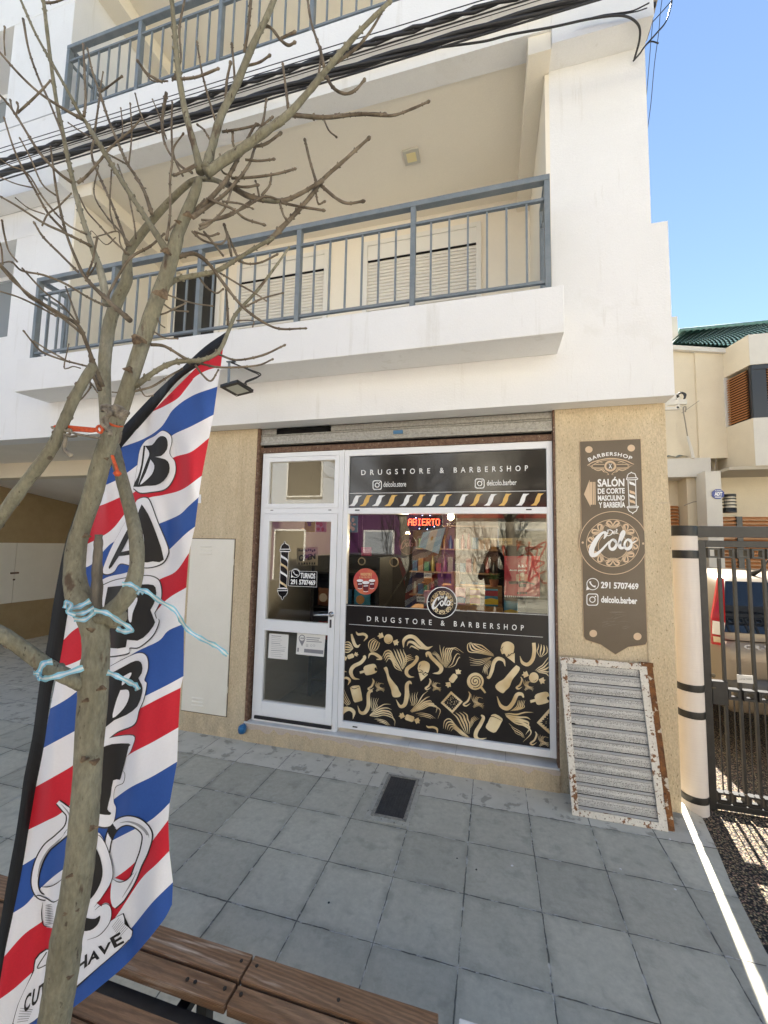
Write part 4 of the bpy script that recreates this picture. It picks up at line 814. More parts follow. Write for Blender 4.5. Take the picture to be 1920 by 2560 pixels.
def prod(name, label, cat, group, x0, x1, y0, y1, z0, z1, c1_, c2_, soft=False, band=None):
    mb = MB(); t = thing(name, ((x0 + x1) / 2, y0, z0), label, cat, group)
    if soft:
        mb.smooth = True; cx, cz = (x0 + x1) / 2, (z0 + z1) / 2; n = 10
        vs = []; fs = []
        for j in range(7):
            v = j / 6 * 2 - 1
            for i in range(9):
                u = i / 8 * 2 - 1; b = (1 - u ** 4) * (1 - v ** 4); wob = .012 * math.sin(u * 9 + j * 2.1 + x0 * 40); vs.append((cx + u * (x1 - x0) / 2, y0 + (y1 - y0) * (.5 - .5 * b) + wob, cz + v * (z1 - z0) / 2 + .006 * math.sin(i * 2.3)))
        for j in range(6):
            for i in range(8): fs.append((j * 9 + i, j * 9 + i + 1, j * 9 + i + 10, j * 9 + i + 9))
        k = len(vs); vs += [(v_[0], 2 * (y0 + (y1 - y0) * .5) - v_[1], v_[2]) for v_ in vs]; fs += [tuple(a + k for a in f)[::-1] for f in fs[:]]
        mb.add(vs, fs); mb.build('bag', c1_, t)
        mb = MB(); mb.smooth = True; g_ellipse(mb, (cx, cz), (x1 - x0) * .26, (z1 - z0) * .24, lambda a, b: Vector((a, y0 - .014, b)), 18, .3); mb.build('print', c2_, t)
    else:
        mb.box(x0, x1, y0, y1, z0, z1); mb.build('box', c1_, t)
        mb = MB(); h = z1 - z0; mb.prism([(x0 - .001, y0 - .001, z0 + h * .1), (x1 + .001, y0 - .001, z0 + h * .1), (x1 + .001, y0 - .001, z0 + h * .42), (x0 + (x1 - x0) * .5, y0 - .001, z0 + h * .5), (x0 - .001, y0 - .001, z0 + h * .4)], (0, -.001, 0)); mb.build('print', c2_, t)
        if band: mb = MB(); mb.box(x0 - .001, x1 + .001, y0 - .002, y0, z0 + h * .62, z0 + h * .95); mb.build('top_print', band, t)
    return t
cc = lambda n, c: flat('pack_' + n, c, .35)
# glossy black gondola shelves with snacks just inside the door
SH = thing('snack_shelf', (-1.55, 1.35, .174), 'black metal shelf unit stocked with snacks inside the shop door', 'shelf')
mb = MB(); mb.box(-1.80, -1.76, 1.0, 1.6, .174, 1.75); mb.box(-1.02, -.98, 1.0, 1.6, .174, 1.75); mb.box(-1.76, -1.02, 1.56, 1.6, .174, 1.75); mb.build('frame', BLACKMET, SH)
for z in (.35, .78, 1.16, 1.55):
    mb = MB(); mb.box(-1.759, -1.021, 1.0, 1.559, z, z + .022); mb.build('board', BLACKMET, SH)
rr = random.Random(8)
specs = [('red crisp bag on the second shelf', 'red', (.35, .03, .04), (.7, .5, .4)), ('dark blue snack bag on the third shelf', 'blue', (.02, .10, .22), (.5, .10, .05)), ('black crisp bag on the lower shelf beside a yellow one', 'black', (.02, .02, .025), (.6, .55, .45)), ('yellow snack bag on the lower shelf', 'yellow', (.55, .38, .02), (.6, .6, .58)), ('light blue snack bag on the third shelf', 'lightblue', (.06, .32, .50), (.6, .3, .1)), ('brown biscuit bag on the second shelf', 'brown', (.20, .08, .04), (.6, .5, .4))]
for (lb, nm, a, b), (x, z) in zip(specs, ((-1.70, .806), (-1.50, 1.186), (-1.48, .806), (-1.30, .806), (-1.28, 1.186), (-1.72, 1.186))): prod('snack_bag', lb, 'snack bag', 'snack bags on the shelf', x, x + .19, .97, 1.09, z, z + .2, cc(nm, a), cc(nm + '2', b), soft=True)
# picture cards hanging high in the shop
for i, (x0, c_a, c_b) in enumerate(((-1.80, (.45, .40, .05), (.15, .12, .1)), (-1.66, (.55, .30, .33), (.5, .1, .1)), (-1.45, (.12, .14, .2), (.55, .5, .45)), (-1.30, (.05, .25, .32), (.5, .45, .4)))):
    t = thing('hanging_card', (x0 + .06, .75, 2.2), ['yellow picture card hanging inside above the door glass', 'pink picture card hanging second in the row in the doorway', 'dark picture card hanging third in the row in the doorway', 'teal picture card hanging inside above the OPEN sign'][i], 'card', 'picture cards hanging over the door')
    mb = MB(); mb.box(x0, x0 + .125, .78, .784, 2.02, 2.20); mb.build('card', flat('card%d' % i, c_a, .4), t); mb = MB(); r3 = random.Random(i)
    for k in range(6): g_ellipse(mb, (x0 + r3.uniform(.02, .10), r3.uniform(2.05, 2.17)), r3.uniform(.01, .025), r3.uniform(.01, .03), lambda a, b, k=k: Vector((a, .7785 - k * .0004, b)), 12)
    mb.build('print', flat('cardp%d' % i, c_b, .4), t); mb = MB(); mb.tube([(x0 + .06, .782, 2.2), (x0 + .06, .782, 2.998)], .001, 4); mb.build('string', flat('string', (.5, .48, .45), .8), t)
# shelves on the dark partition with rows of small packets and bottles
WSH = thing('wall_shelf', (-.45, 2.3, .174), 'dark wall shelves of packets and bottles deep inside the shop', 'shelf')
mb = MB(); mb.box(-.90, .30, 2.48, 2.5, .174, 2.4); mb.build('back_panel', mat('dark_shelf_wood', (.10, .05, .03), .6, col2=(.06, .03, .02), scale=6), WSH)
for z in (.9, 1.22, 1.54, 1.86, 2.18):
    mb = MB(); mb.box(-.90, .30, 2.28, 2.479, z - .02, z); mb.build('board', mat('shelf_board', (.16, .09, .05), .6), WSH)
PC = ((.5, .05, .04), (.05, .2, .45), (.55, .42, .06), (.06, .3, .12), (.5, .48, .45), (.4, .1, .3), (.55, .25, .05), (.08, .08, .09)); rr = random.Random(77)
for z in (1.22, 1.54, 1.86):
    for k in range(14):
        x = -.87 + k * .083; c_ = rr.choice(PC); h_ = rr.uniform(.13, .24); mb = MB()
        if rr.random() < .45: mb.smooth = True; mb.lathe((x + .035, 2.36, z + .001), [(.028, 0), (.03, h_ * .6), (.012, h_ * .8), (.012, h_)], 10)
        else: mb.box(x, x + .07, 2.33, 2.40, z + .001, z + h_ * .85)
        tag(mb.build('shelf_packet', cc('sp%d' % PC.index(c_), tuple(v * .32 for v in c_))), 'small coloured packet or bottle on the dark shelves inside the shop', 'packet', 'packets on the dark wall shelves')  # pack colours darkened to put the dimness of the shop into them
# sign hanging behind the door glass
t = thing('open_sign', (-1.545, .40, 1.77), 'tan card sign reading OPEN hanging behind the door glass', 'sign')
on = onY(.40); mb = MB(); mb.prism([on(*d5(q)) for q in ((508, 1630), (722, 1632), (722, 1440), (505, 1452))], (0, .004, 0)); mb.build('board', mat('tan_card', (.42, .33, .22), .7, col2=(.36, .28, .18), scale=30), t)
on = onY(.3975); mb = MB(); g_text(mb, 'OPEN', quadc(d5, (525, 1592), (700, 1566), (700, 1508), (525, 1524)), on, bold=.06)
r3 = random.Random(3)
for k in range(9): g_ellipse(mb, d5((530 + k * 20, 1478 + r3.uniform(-6, 6))), 2.0, 3.2, on, 10)
for k in range(7): x = 530 + k * 27; g_stroke(mb, [d5((x, 1600)), d5((x + r3.uniform(-4, 4), 1624))], [1.2, 2.2], on)
mb.build('lettering', flat('ink_black', (.02, .02, .02), .5), t)
mb = MB(); mb.tube([onY(.40)(*d5((580, 1450))), onY(.40)(*d5((590, 1310)))], .0012, 4); mb.tube([onY(.40)(*d5((655, 1445))), onY(.40)(*d5((640, 1310)))], .0012, 4); mb.build('string', flat('string', (.5, .48, .45), .8), t)
# LED sign
t = thing('led_sign', onY(.55)(*f6((1230, 400))), 'lit red LED sign reading ABIERTO hanging behind the glass', 'sign')
mb = MB(); mb.prism([onY(.56)(*f6(q)) for q in ((1000, 525), (1515, 520), (1515, 300), (1000, 305))], (0, .02, 0)); mb.build('panel', flat('led_panel', (.02, .006, .006), .3), t)
LED = flat('red_led', (.9, .03, .01), .4, emit=(1., .055, .02), estr=4.0); LEDB = flat('blue_led', (.3, .5, 1), .4, emit=(.35, .5, 1.), estr=5.)
# dotted capitals on a 5x7 grid
G57 = {'A': '01110 10001 10001 11111 10001 10001 10001', 'B': '11110 10001 10001 11110 10001 10001 11110', 'I': '01110 00100 00100 00100 00100 00100 01110', 'E': '11111 10000 10000 11110 10000 10000 11111', 'R': '11110 10001 10001 11110 10100 10010 10001', 'T': '11111 00100 00100 00100 00100 00100 00100', 'O': '01110 10001 10001 10001 10001 10001 01110'}
mb = MB(); on = onY(.557)
for k, ch in enumerate('ABIERTO'):
    for r_, row in enumerate(G57[ch].split()):
        for c_, b in enumerate(row):
            if b == '1': g_ellipse(mb, f6((990 + k * 70.5 + c_ * 12.5 + (6 - r_) * .5, 356 + r_ * 15)), 1.02, 1.2, on, 8)
mb.build('lettering', LED, t); mb = MB()
for q in ((1105, 335), (1205, 300), (1320, 300), (1160, 500), (1280, 512), (1388, 470)): g_ellipse(mb, f6(q), .9, .9, on, 8)
mb.build('blue_dots', LEDB, t)
mb = MB(); mb.tube([onY(.57)(*f6((1040, 310))), Vector((-.56, .57, 2.998))], .0015, 4); mb.tube([onY(.57)(*f6((1480, 305))), Vector((-.25, .57, 2.998))], .0015, 4); mb.build('hanging_cord', BLACKMET, t)
# bulbs
for i, (q, y) in enumerate((((978, 625), 1.5), ((1640, 318), 1.5))):
    p = onY(y)(*f6(q)); t = thing('pendant_bulb', p, ['lit pendant bulb behind the hanging round shop sign', 'lit pendant bulb to the right of the LED sign'][i], 'lamp', 'pendant bulbs in the shop')
    mb = MB(); mb.smooth = True; mb.lathe(p, [(.008, -.045), (.036, -.02), (.040, .005), (.025, .04), (.015, .06)], 16); mb.build('bulb', flat('warm_bulb', (1, .9, .7), .3, emit=(1., .78, .42), estr=9.), t)
    ld = bpy.data.lights.new('bulb_light', 'POINT'); ld.energy = 6; ld.color = (1., .80, .52); ld.shadow_soft_size = .05; lo_ = bpy.data.objects.new('bulb_light', ld); COL.objects.link(lo_); lo_.parent = t; lo_.location = (0, -.07, -.09)
    mb = MB(); mb.lathe(p, [(.017, .058), (.017, .1)], 12); mb.tube([p + Vector((0, 0, .1)), Vector((p.x, p.y, 2.998))], .003, 5); mb.build('cord', BLACKMET, t)
# Argentine flag
t = thing('small_flag', onY(.5)(*f6((1350, 680))), 'small pale blue and white flag with a sun hanging behind the glass', 'flag')
def fl_(u, v, dy=0.):
    q = [Vector(f6(q)).to_3d() if False else Vector((*f6(q), 0)) for q in ((1215, 560), (1560, 480), (1450, 890), (1150, 780))]
    p = (q[0] * (1 - u) + q[1] * u) * (1 - v) + (q[3] * (1 - u) + q[2] * u) * v; return PY(p.x, p.y, .5 + .012 * math.sin(u * 7 + v * 2) + dy)
mb = MB(); mb.smooth = True
for i in range(18):
    mb.cur = 0 if (i < 6 or i > 11) else 1
    for j in range(8): mb.quad(fl_(i / 18, j / 8), fl_((i + 1) / 18, j / 8), fl_((i + 1) / 18, (j + 1) / 8), fl_(i / 18, (j + 1) / 8))
mb.build('cloth', [flat('pale_blue_cloth', (.42, .55, .66), .8), flat('white_cloth', (.72, .66, .58), .8)], t)
mb = MB(); mb.poly([fl_(.5 + (.085 if k % 2 else .13) * math.cos(k * math.pi / 12) * .6, .42 + (.085 if k % 2 else .13) * math.sin(k * math.pi / 12), -.003) for k in range(24)]); mb.build('sun_print', flat('sun_print', (.55, .28, .06), .6), t)
mb = MB(); mb.tube([onY(.52)(*f6((1590, 460))), onY(.52)(*f6((1500, 1240)))], .006, 6); mb.build('stick', flat('flag_stick', (.30, .17, .08), .6), t)
# hanging hoops
for i, (q, r_) in enumerate((((272, 1003), 53), ((768, 1016), 66))):
    c = onY(.6)(*f6(q)); t = thing('hanging_hoop', c, ['small pale hoop hanging behind the red round sticker', 'larger pale hoop hanging to the right of the red round sticker'][i], 'hoop', 'hoops hanging in the shop window'); mb = MB(); mb.smooth = True; rw = r_ * .16275 / FPX * depth(c)
    n = 40; pr = [c + Vector((math.cos(k * 2 * math.pi / n) * rw, 0, math.sin(k * 2 * math.pi / n) * rw)) for k in range(n + 1)]; mb.tube(pr, .006, 8, cap=False); mb.build('hoop', flat('pale_wood_hoop', (.50, .40, .26), .5), t)
    mb = MB(); mb.tube([c + Vector((0, 0, rw)), Vector((c.x, c.y, 2.998))], .0008, 4); mb.build('thread', flat('string', (.5, .48, .45), .8), t)
# round hanging shop sign inside
t = thing('hanging_round_sign', onY(.9)(*f6((975, 740))), 'round dark hanging sign with script lettering behind the glass', 'sign')
on = onY(.9); cpx = f6((972, 740)); mb = MB(); mb.prism([on(cpx[0] + 21 * math.cos(a * math.pi / 20), cpx[1] + 26.5 * math.sin(a * math.pi / 20)) for a in range(40)], (0, .012, 0)); mb.build('disc', flat('brown_disc', (.10, .045, .025), .4), t)
# counter with wooden display and sweets in the window
t = thing('window_counter', (-.1, .9, .174), 'wooden display counter in the shop window with stepped boxes', 'counter')
WOODI = mat('orange_plywood', (.36, .19, .06), .5, col2=(.27, .13, .04), scale=22, stretch=(1, 1, 3), fine=.1)
mb = MB(); mb.box(-.62, .33, .62, 1.25, .174, 1.235); mb.box(-.30, .32, .80, 1.22, 1.235, 1.31); mb.build('base', WOODI, t)
mb = MB(); mb.box(-.30, .32, 1.03, 1.22, 1.31, 1.48); mb.build('step', WOODI, t)
mb = MB(); mb.box(.335, .70, .62, 1.2, .174, 1.22); mb.build('side_cabinet', flat('dark_cabinet', (.03, .03, .033), .5), t)
CND = [('pink and blue sweet box standing left on the display', (.55, .22, .30), (.02, .12, .30), (.60, .30, .36), -.14, -.04), ('yellow and pink sweet box standing second on the display', (.60, .42, .05), (.45, .08, .04), (.60, .32, .34), .005, .105), ('red and blue sweet box standing third on the display', (.03, .22, .38), (.60, .45, .02), (.32, .02, .03), .15, .275), ('blue and yellow sweet box behind the side cabinet', (.03, .24, .40), (.60, .45, .02), (.05, .3, .45), .335, .46)]
for i, (lb, a, b, c_, x0, x1) in enumerate(CND): prod('sweet_box', lb, 'sweet box', 'sweet boxes in the window', x0, x1, .84, .93, 1.312 if i < 3 else 1.222, 1.47 if i < 3 else 1.36, cc('sb%da' % i, a), cc('sb%db' % i, b), band=cc('sb%dc' % i, c_))
prod('sweet_box', 'pink sweet box left of the round window logo', 'sweet box', 'sweet boxes in the window', -.44, -.33, .72, .80, 1.237, 1.44, cc('pk', (.50, .20, .24)), cc('pk2', (.05, .03, .03)), band=cc('pk3', (.55, .3, .33)))
for i, (x, z, s_, y) in enumerate(((-.46, 1.34, '$700', .66), (-.115, 1.245, '$1000', .612), (.03, 1.243, '$1000', .612), (-.43, 1.56, '$2800', .9))):
    t = thing('price_tag', (x, y, z), ['white price card reading 700 beside the round window logo', 'white price card reading 1000 under the pink and blue sweet box', 'white price card reading 1000 under the yellow and pink sweet box', 'white price card reading 2800 on a small stand in the window'][i], 'price tag', 'price cards in the window')
    mb = MB(); mb.box(x - .04, x + .04, y, y + .002, z, z + .05); mb.build('card', flat('paper_white', (.72, .71, .68), .6), t)
    mb = MB(); g_text(mb, s_, [(x - .033, z + .012), (x + .033, z + .012), (x + .033, z + .038), (x - .033, z + .038)], lambda a, b, y=y: Vector((a, y - .001, b)), bold=.02); mb.build('lettering', flat('ink_black', (.02, .02, .02), .5), t)
mb = MB(); mb.box(-.49, -.37, .90, .96, 1.50, 1.512); mb.box(-.44, -.42, .93, .95, 1.236, 1.50); mb.box(-.47, -.39, .905, .955, 1.512, 1.555); tag(mb.build('small_stand', WOODI), 'small wooden stand carrying a price card in the shop window', 'stand')
# paper bag, plant
prod('paper_bag', 'brown paper bag standing on the display counter', 'paper bag', None, -.20, -.11, 1.06, 1.14, 1.482, 1.62, cc('kraft', (.30, .17, .07)), cc('kraft2', (.34, .20, .09)))
t = thing('potted_plant', (.24, 1.1, 1.482), 'small potted plant with narrow green leaves on the display counter', 'plant'); mb = MB(); mb.lathe((.24, 1.1, 1.481), [(.035, 0), (.05, .07)], 14); mb.build('pot', flat('terracotta', (.3, .12, .06), .8), t); mb = MB(); rr = random.Random(9)
for k in range(30):
    a = rr.uniform(0, 6.28); l = rr.uniform(.08, .17); d_ = Vector((math.cos(a), math.sin(a) * .6, rr.uniform(.2, 1.2))).normalized(); p = Vector((.24, 1.1, 1.55)); s_ = d_.cross(Vector((0, 0, 1))).normalized() * .012; mb.add([p, p + d_ * l * .5 + s_, p + d_ * l - Vector((0, 0, .03)), p + d_ * l * .5 - s_], [(0, 1, 2, 3)])
mb.build('leaves', mat('plant_green', (.06, .12, .03), .5, col2=(.10, .16, .05), scale=20), t)
t = thing('menu_sign', onY(2.4)(*f7((800, 630))), 'long tan sign reading rincon de cafe on the back wall of the shop', 'sign'); mb = MB(); mb.prism([onY(2.4)(*f7(q)) for q in ((340, 690), (1500, 690), (1500, 580), (340, 575))], (0, .02, 0)); mb.build('board', flat('dark_tan', (.12, .09, .05), .5), t)
mb = MB(); mb.prism([onY(2.395)(*f7(q)) for q in ((600, 672), (1000, 672), (1000, 585), (600, 585))], (0, .004, 0)); mb.build('panel', flat('tan_board', (.38, .28, .13), .6), t)
mb = MB(); g_text(mb, 'rincón de cafe', rect(f7, 640, 600, 935, 660), onY(2.39)); g_stroke(mb, [f7((940, 635)), f7((985, 635))], .6, onY(2.39)); mb.build('lettering', flat('ink_black', (.02, .02, .02), .5), t)
t = thing('price_list', onY(2.3)(*f6((350, 930))), 'purple price list poster on the back wall behind the hoops', 'poster'); mb = MB(); mb.prism([onY(2.3)(*f6(q)) for q in ((265, 1100), (420, 1100), (420, 785), (265, 785))], (0, .01, 0)); mb.build('board', flat('magenta_board', (.22, .012, .06), .5), t)
mb = MB()
for k in range(8): g_stroke(mb, [f6((300, 830 + k * 32)), f6((395, 830 + k * 32))], .5, onY(2.295))
mb.build('lines', flat('pink_ink', (.5, .2, .25), .6), t)
# ================================================================ VINYL AND STICKERS ON THE GLASS
WT = thing('top_vinyl', (-.2, .289, 2.236), 'black glossy vinyl band with gold and white stripes above the shop window', 'window sign')
mb = MB(); mb.box(-1.102, .668, .2885, .2897, 2.2362, 2.7358); mb.build('film', BLACKVIN, WT)
on = onY(.2875); mb = MB()
g_text(mb, 'DRUGSTORE & BARBERSHOP', quadc(d6, (133, 516), (1413, 483), (1413, 440), (133, 476)), on, bold=.008, spacing=2.1)
g_text(mb, 'delcolo.store', quadc(d6, (303, 607), (477, 604), (477, 562), (303, 567)), on, bold=.006); g_text(mb, 'delcolo.barber', quadc(d6, (1097, 597), (1325, 591), (1325, 549), (1097, 555)), on, bold=.006)
def insta(mb, c, h, k, mapf, lw):
    w = h * .98; pts = []
    for (sx, sy, a0) in ((1, -1, -90), (1, 1, 0), (-1, 1, 90), (-1, -1, 180)):
        for a in range(0, 91, 15): pts.append((c[0] + sx * (w - w * .45) + w * .45 * math.cos(R(a0 + a)), c[1] + sy * (h - h * .45) + h * .45 * math.sin(R(a0 + a))))
    P = [k(p) for p in pts]
    n = len(P)
    cx, cy = k(c)
    for i in range(n):
        a, b = P[i], P[(i + 1) % n]; f = 1 - lw / h; mb.quad(mapf(*a), mapf(*b), mapf(cx + (b[0] - cx) * f, cy + (b[1] - cy) * f), mapf(cx + (a[0] - cx) * f, cy + (a[1] - cy) * f))
    s = k((1, 0))[0] - k((0, 0))[0]; g_ring(mb, (cx, cy), h * .52 * s, h * .52 * s, lw * s, mapf, 28); q = k((c[0] + h * .5, c[1] - h * .52)); g_ellipse(mb, q, h * .12 * s, h * .12 * s, mapf, 10)
insta(mb, (255, 592), 36, d6, on, 6); insta(mb, (1042, 580), 38, d6, on, 6)
g_stroke(mb, [d6((35, 656)), d6((1562, 636))], .55, on)
def wave(mb, x, y0, y1, mapf, w=47):
    yt = y0; yb_ = y1; h = yb_ - yt
    Lft = crom([(x, yb_), (x + 28, yb_ - h * .22), (x + 40, yb_ - h * .6), (x + 58, yt)], 5); Rgt = crom([(x + 58 + w, yt), (x + 80, yt + h * .2), (x + 70, yt + h * .62), (x + w, yb_)], 5)
    a = [mapf(*d6((p.x, p.y))) for p in Lft]; b = [mapf(*d6((p.x, p.y))) for p in Rgt][::-1]; k = len(a); mb.add(a + b, [(i, i + 1, k + i + 1, k + i) for i in range(k - 1)])
for i in range(7): x = (33, 213, 425, 628, 853, 1072, 1318)[i]; wave(mb, x, 673 - x * .011, 753 - x * .003, on)
mb.build('white_print', WHITEP, WT); mb = MB()
for i in range(7): x = (118, 310, 525, 728, 963, 1185, 1432)[i]; wave(mb, x, 672 - x * .011, 753 - x * .003, on, 45 if i < 6 else 46)
mb.build('gold_print', GOLDY, WT)
# ---- logo drawn in unit coordinates (traced once from the wall sign)
def U(x, y): return ((x - 790) / 346., (y - 1855) / 310.)
def logo_swirls(mb, T, s):
    for k in range(8):
        a = k * math.pi / 4 + math.pi / 8 * 0
        for m_ in (-1, 1):
            def L_(r, da): b = a - math.pi / 2 + m_ * da; return T(r * math.cos(b), r * math.sin(b))
            g_stroke(mb, [L_(.62, .02), L_(.80, .04), L_(.93, .14), L_(.90, .26), L_(.80, .24), L_(.80, .17)], [.004 * s, .022 * s, .028 * s, .026 * s, .018 * s, .008 * s], lambda x, y: mapL(x, y), 5)
            for j in range(3): g_stroke(mb, [L_(.60 + .01 * j, .05 + .05 * j), L_(.72, .09 + .075 * j), L_(.82 - .02 * j, .20 + .07 * j), L_(.92 - .04 * j, .27 + .05 * j)], [.004 * s, .018 * s, .016 * s, .004 * s], lambda x, y: mapL(x, y), 5)
def logo_script(mb, T, s):
    f = lambda pts: [T(*U(*p)) for p in pts]
    g_stroke(mb, f([(672, 1800), (695, 1755), (690, 1722), (655, 1722), (600, 1775), (540, 1870), (512, 1950), (520, 2005), (565, 2005), (635, 1950), (700, 1880), (745, 1830)]), [.02 * s, .07 * s, .075 * s, .05 * s, .09 * s, .115 * s, .125 * s, .11 * s, .08 * s, .055 * s, .045 * s, .03 * s], mapL, 6)
    for (cx, cy, rx, ry) in ((788, 1872, 46, 62), (985, 1868, 46, 60)): g_stroke(mb, f([(cx + rx * math.cos(t), cy + ry * math.sin(t) - .25 * rx * math.cos(t)) for t in [i * math.pi / 6 - 1.2 for i in range(13)]]), [.05 * s, .04 * s, .045 * s, .06 * s, .075 * s, .08 * s, .07 * s, .06 * s, .055 * s, .05 * s, .05 * s, .05 * s, .05 * s], mapL, 3)
    g_stroke(mb, f([(790, 1815), (830, 1850), (862, 1880)]), [.03 * s, .03 * s, .04 * s], mapL, 4)
    g_stroke(mb, f([(850, 1895), (905, 1810), (938, 1730), (925, 1700), (900, 1740), (878, 1840), (880, 1905), (915, 1918), (950, 1890)]), [.025 * s, .04 * s, .05 * s, .055 * s, .07 * s, .08 * s, .08 * s, .06 * s, .03 * s], mapL, 6)
    g_stroke(mb, f([(985, 1812), (1030, 1850), (1065, 1840), (1092, 1822)]), [.03 * s, .035 * s, .03 * s, .012 * s], mapL, 5)
    # small Del above
    g_stroke(mb, f([(728, 1690), (722, 1720), (710, 1750), (735, 1758), (775, 1735), (782, 1700), (750, 1683), (712, 1688)]), [.018 * s, .022 * s, .022 * s, .02 * s, .024 * s, .024 * s, .02 * s, .01 * s], mapL, 5)
    g_stroke(mb, f([(790, 1722), (815, 1712), (808, 1696), (795, 1710), (798, 1735), (822, 1730)]), .014 * s, mapL, 4); g_stroke(mb, f([(822, 1728), (845, 1690), (838, 1672), (830, 1700), (838, 1730), (855, 1720)]), .014 * s, mapL, 4)
def put_logo(parent, cpx, rx, ry, ys, ringw, gold, white, outer=None):
    """cpx centre, rx/ry radius of the inner gold ring, ys = three y planes"""
    global mapL
    T = lambda u, v: (cpx[0] + u * rx, cpx[1] + v * ry)
    mapL = onY(ys[0]); mb = MB(); g_ring(mb, cpx, rx, ry, ringw, mapL); logo_swirls(mb, T, rx); g_ring(mb, (cpx[0], cpx[1] + .12 * ry), rx * .56, ry * .56, ringw * .8, mapL); o1 = mb.build('logo_ornament', gold, parent)
    mapL = onY(ys[1]); mb = MB(); logo_script(mb, T, rx * .80); o2 = mb.build('logo_lettering', white, parent)
# ---- bottom vinyl
WB = thing('bottom_vinyl', (-.2, .289, .283), 'black vinyl with gold hair and sweets pattern on the lower shop window', 'window sign')
mb = MB(); mb.box(-1.102, .668, .2885, .2897, .2832, 1.335); mb.build('film', mat('black_matt_vinyl', (.016, .013, .012), .28, fine=.1, spec=.45), WB)
on = onY(.2875); mb = MB(); g_text(mb, 'DRUGSTORE & BARBERSHOP', quadc(d8, (229, 335), (1390, 405), (1391, 364), (229, 296)), on, bold=.01, spacing=2.1); g_stroke(mb, [d8((97, 357)), d8((1532, 453))], .5, on); g_stroke(mb, [d8((65, 215)), d8((1585, 291))], .5, onY(.2876)); mb.build('white_print', WHITEP, WB)
on = onY(.2873); mb = MB()
def ST(pts, w, n=6): g_stroke(mb, [d8(p) for p in pts], [a * .33755 for a in (w if hasattr(w, '__len__') else [w])] if hasattr(w, '__len__') else w * .33755, onc, n)
XMAX = d8((1590, 0))[0]; zlo, zhi = .2838, 1.334
def onc(x, y):
    p = PY(x, y, .2873); p.x = min(max(p.x, -1.1015), .6675); p.z = min(max(p.z, zlo), zhi); return p
def fan(A, Bp, n, w=9):
    w = min(w, .36 * min((Vector(A[i]) - Vector(Bp[i])).length for i in (2, 3)) / max(n - 1, 1)) if n > 2 else w * .8; w = max(w, 2.6)
    """hair clump: tapered strokes interpolated between guide strokes A and B"""
    for i in range(n):
        t = i / max(n - 1, 1); P = [(a[0] + (b[0] - a[0]) * t, a[1] + (b[1] - a[1]) * t) for a, b in zip(A, Bp)]; k = w * (1 - .35 * abs(2 * t - 1)); ST(P, [.8, k * .8, k, k * .75, .6])
fan([(128, 535), (110, 505), (95, 490), (75, 490), (60, 500)], [(125, 540), (100, 560), (85, 565), (65, 562), (52, 550)], 5, 7); ST([(115, 430), (125, 470), (140, 510), (160, 522), (180, 505)], [6, 11, 12, 10, 1])
ST([(148, 412), (165, 432), (205, 430), (228, 450), (205, 483)], [2, 9, 10, 9, 1]); fan([(255, 560), (242, 520), (245, 490), (265, 470), (290, 458)], [(262, 565), (300, 545), (315, 520), (322, 495), (325, 505)], 5, 8); ST([(240, 610), (250, 580), (280, 575), (310, 590), (335, 612), (300, 618)], [1, 7, 10, 12, 9, 3])
ST([(205, 590), (212, 605), (185, 640), (130, 670), (110, 710), (130, 755), (175, 765)], [8, 12, 13, 14, 14, 10, 1])
ST([(45, 760), (80, 755), (102, 775), (88, 808)], [6, 9, 9, 1]); ST([(48, 690), (60, 705), (80, 710)], [9, 6, 1])
fan([(345, 600), (365, 560), (400, 555), (430, 600), (485, 700)], [(370, 640), (390, 610), (415, 625), (440, 680), (490, 706)], 4, 12); fan([(490, 690), (470, 640), (450, 600), (440, 570), (425, 540)], [(495, 690), (520, 640), (515, 590), (505, 570), (497, 540)], 4, 9); fan([(500, 665), (520, 640), (540, 625), (560, 620), (580, 615)], [(500, 640), (510, 605), (530, 590), (545, 585), (555, 580)], 4, 6)
ST([(590, 592), (602, 610), (575, 650), (530, 685), (522, 720), (545, 745), (580, 748)], [8, 12, 13, 14, 13, 9, 1])
ST([(500, 530), (502, 480), (535, 450), (580, 455), (625, 500), (670, 535), (716, 520)], [2, 12, 14, 14, 15, 13, 1]); ST([(525, 520), (540, 490), (575, 495), (620, 530), (690, 543)], [1, 8, 10, 9, 1]); ST([(545, 535), (558, 520), (585, 530), (615, 548)], [1, 5, 6, 1])
fan([(800, 670), (790, 620), (780, 580), (772, 545), (768, 510)], [(815, 680), (850, 620), (850, 570), (880, 530), (945, 570)], 6, 12); fan([(825, 680), (860, 650), (880, 600), (900, 575), (920, 585)], [(835, 680), (880, 660), (900, 620), (915, 600), (918, 610)], 2, 7); fan([(790, 660), (760, 620), (740, 590), (720, 580), (700, 575)], [(795, 650), (775, 610), (760, 585), (745, 570), (728, 556)], 4, 6)
ST([(672, 600), (672, 575), (690, 572), (705, 600), (745, 640), (780, 680), (765, 715), (715, 722)], [3, 10, 12, 13, 14, 15, 12, 1])
fan([(1000, 490), (975, 510), (985, 560), (1060, 570), (1170, 595)], [(1015, 500), (1040, 505), (1080, 515), (1120, 545), (1165, 580)], 5, 12); fan([(985, 600), (1020, 615), (1060, 620), (1110, 610), (1150, 602)], [(995, 660), (1040, 660), (1080, 655), (1120, 630), (1150, 605)], 4, 9); fan([(1140, 625), (1110, 650), (1095, 680), (1090, 700), (1085, 715)], [(1150, 630), (1140, 660), (1120, 690), (1120, 715), (1125, 735)], 4, 6)
ST([(1253, 670), (1240, 625), (1200, 612), (1170, 640), (1155, 700), (1135, 750), (1118, 748)], [1, 11, 14, 14, 13, 10, 7])
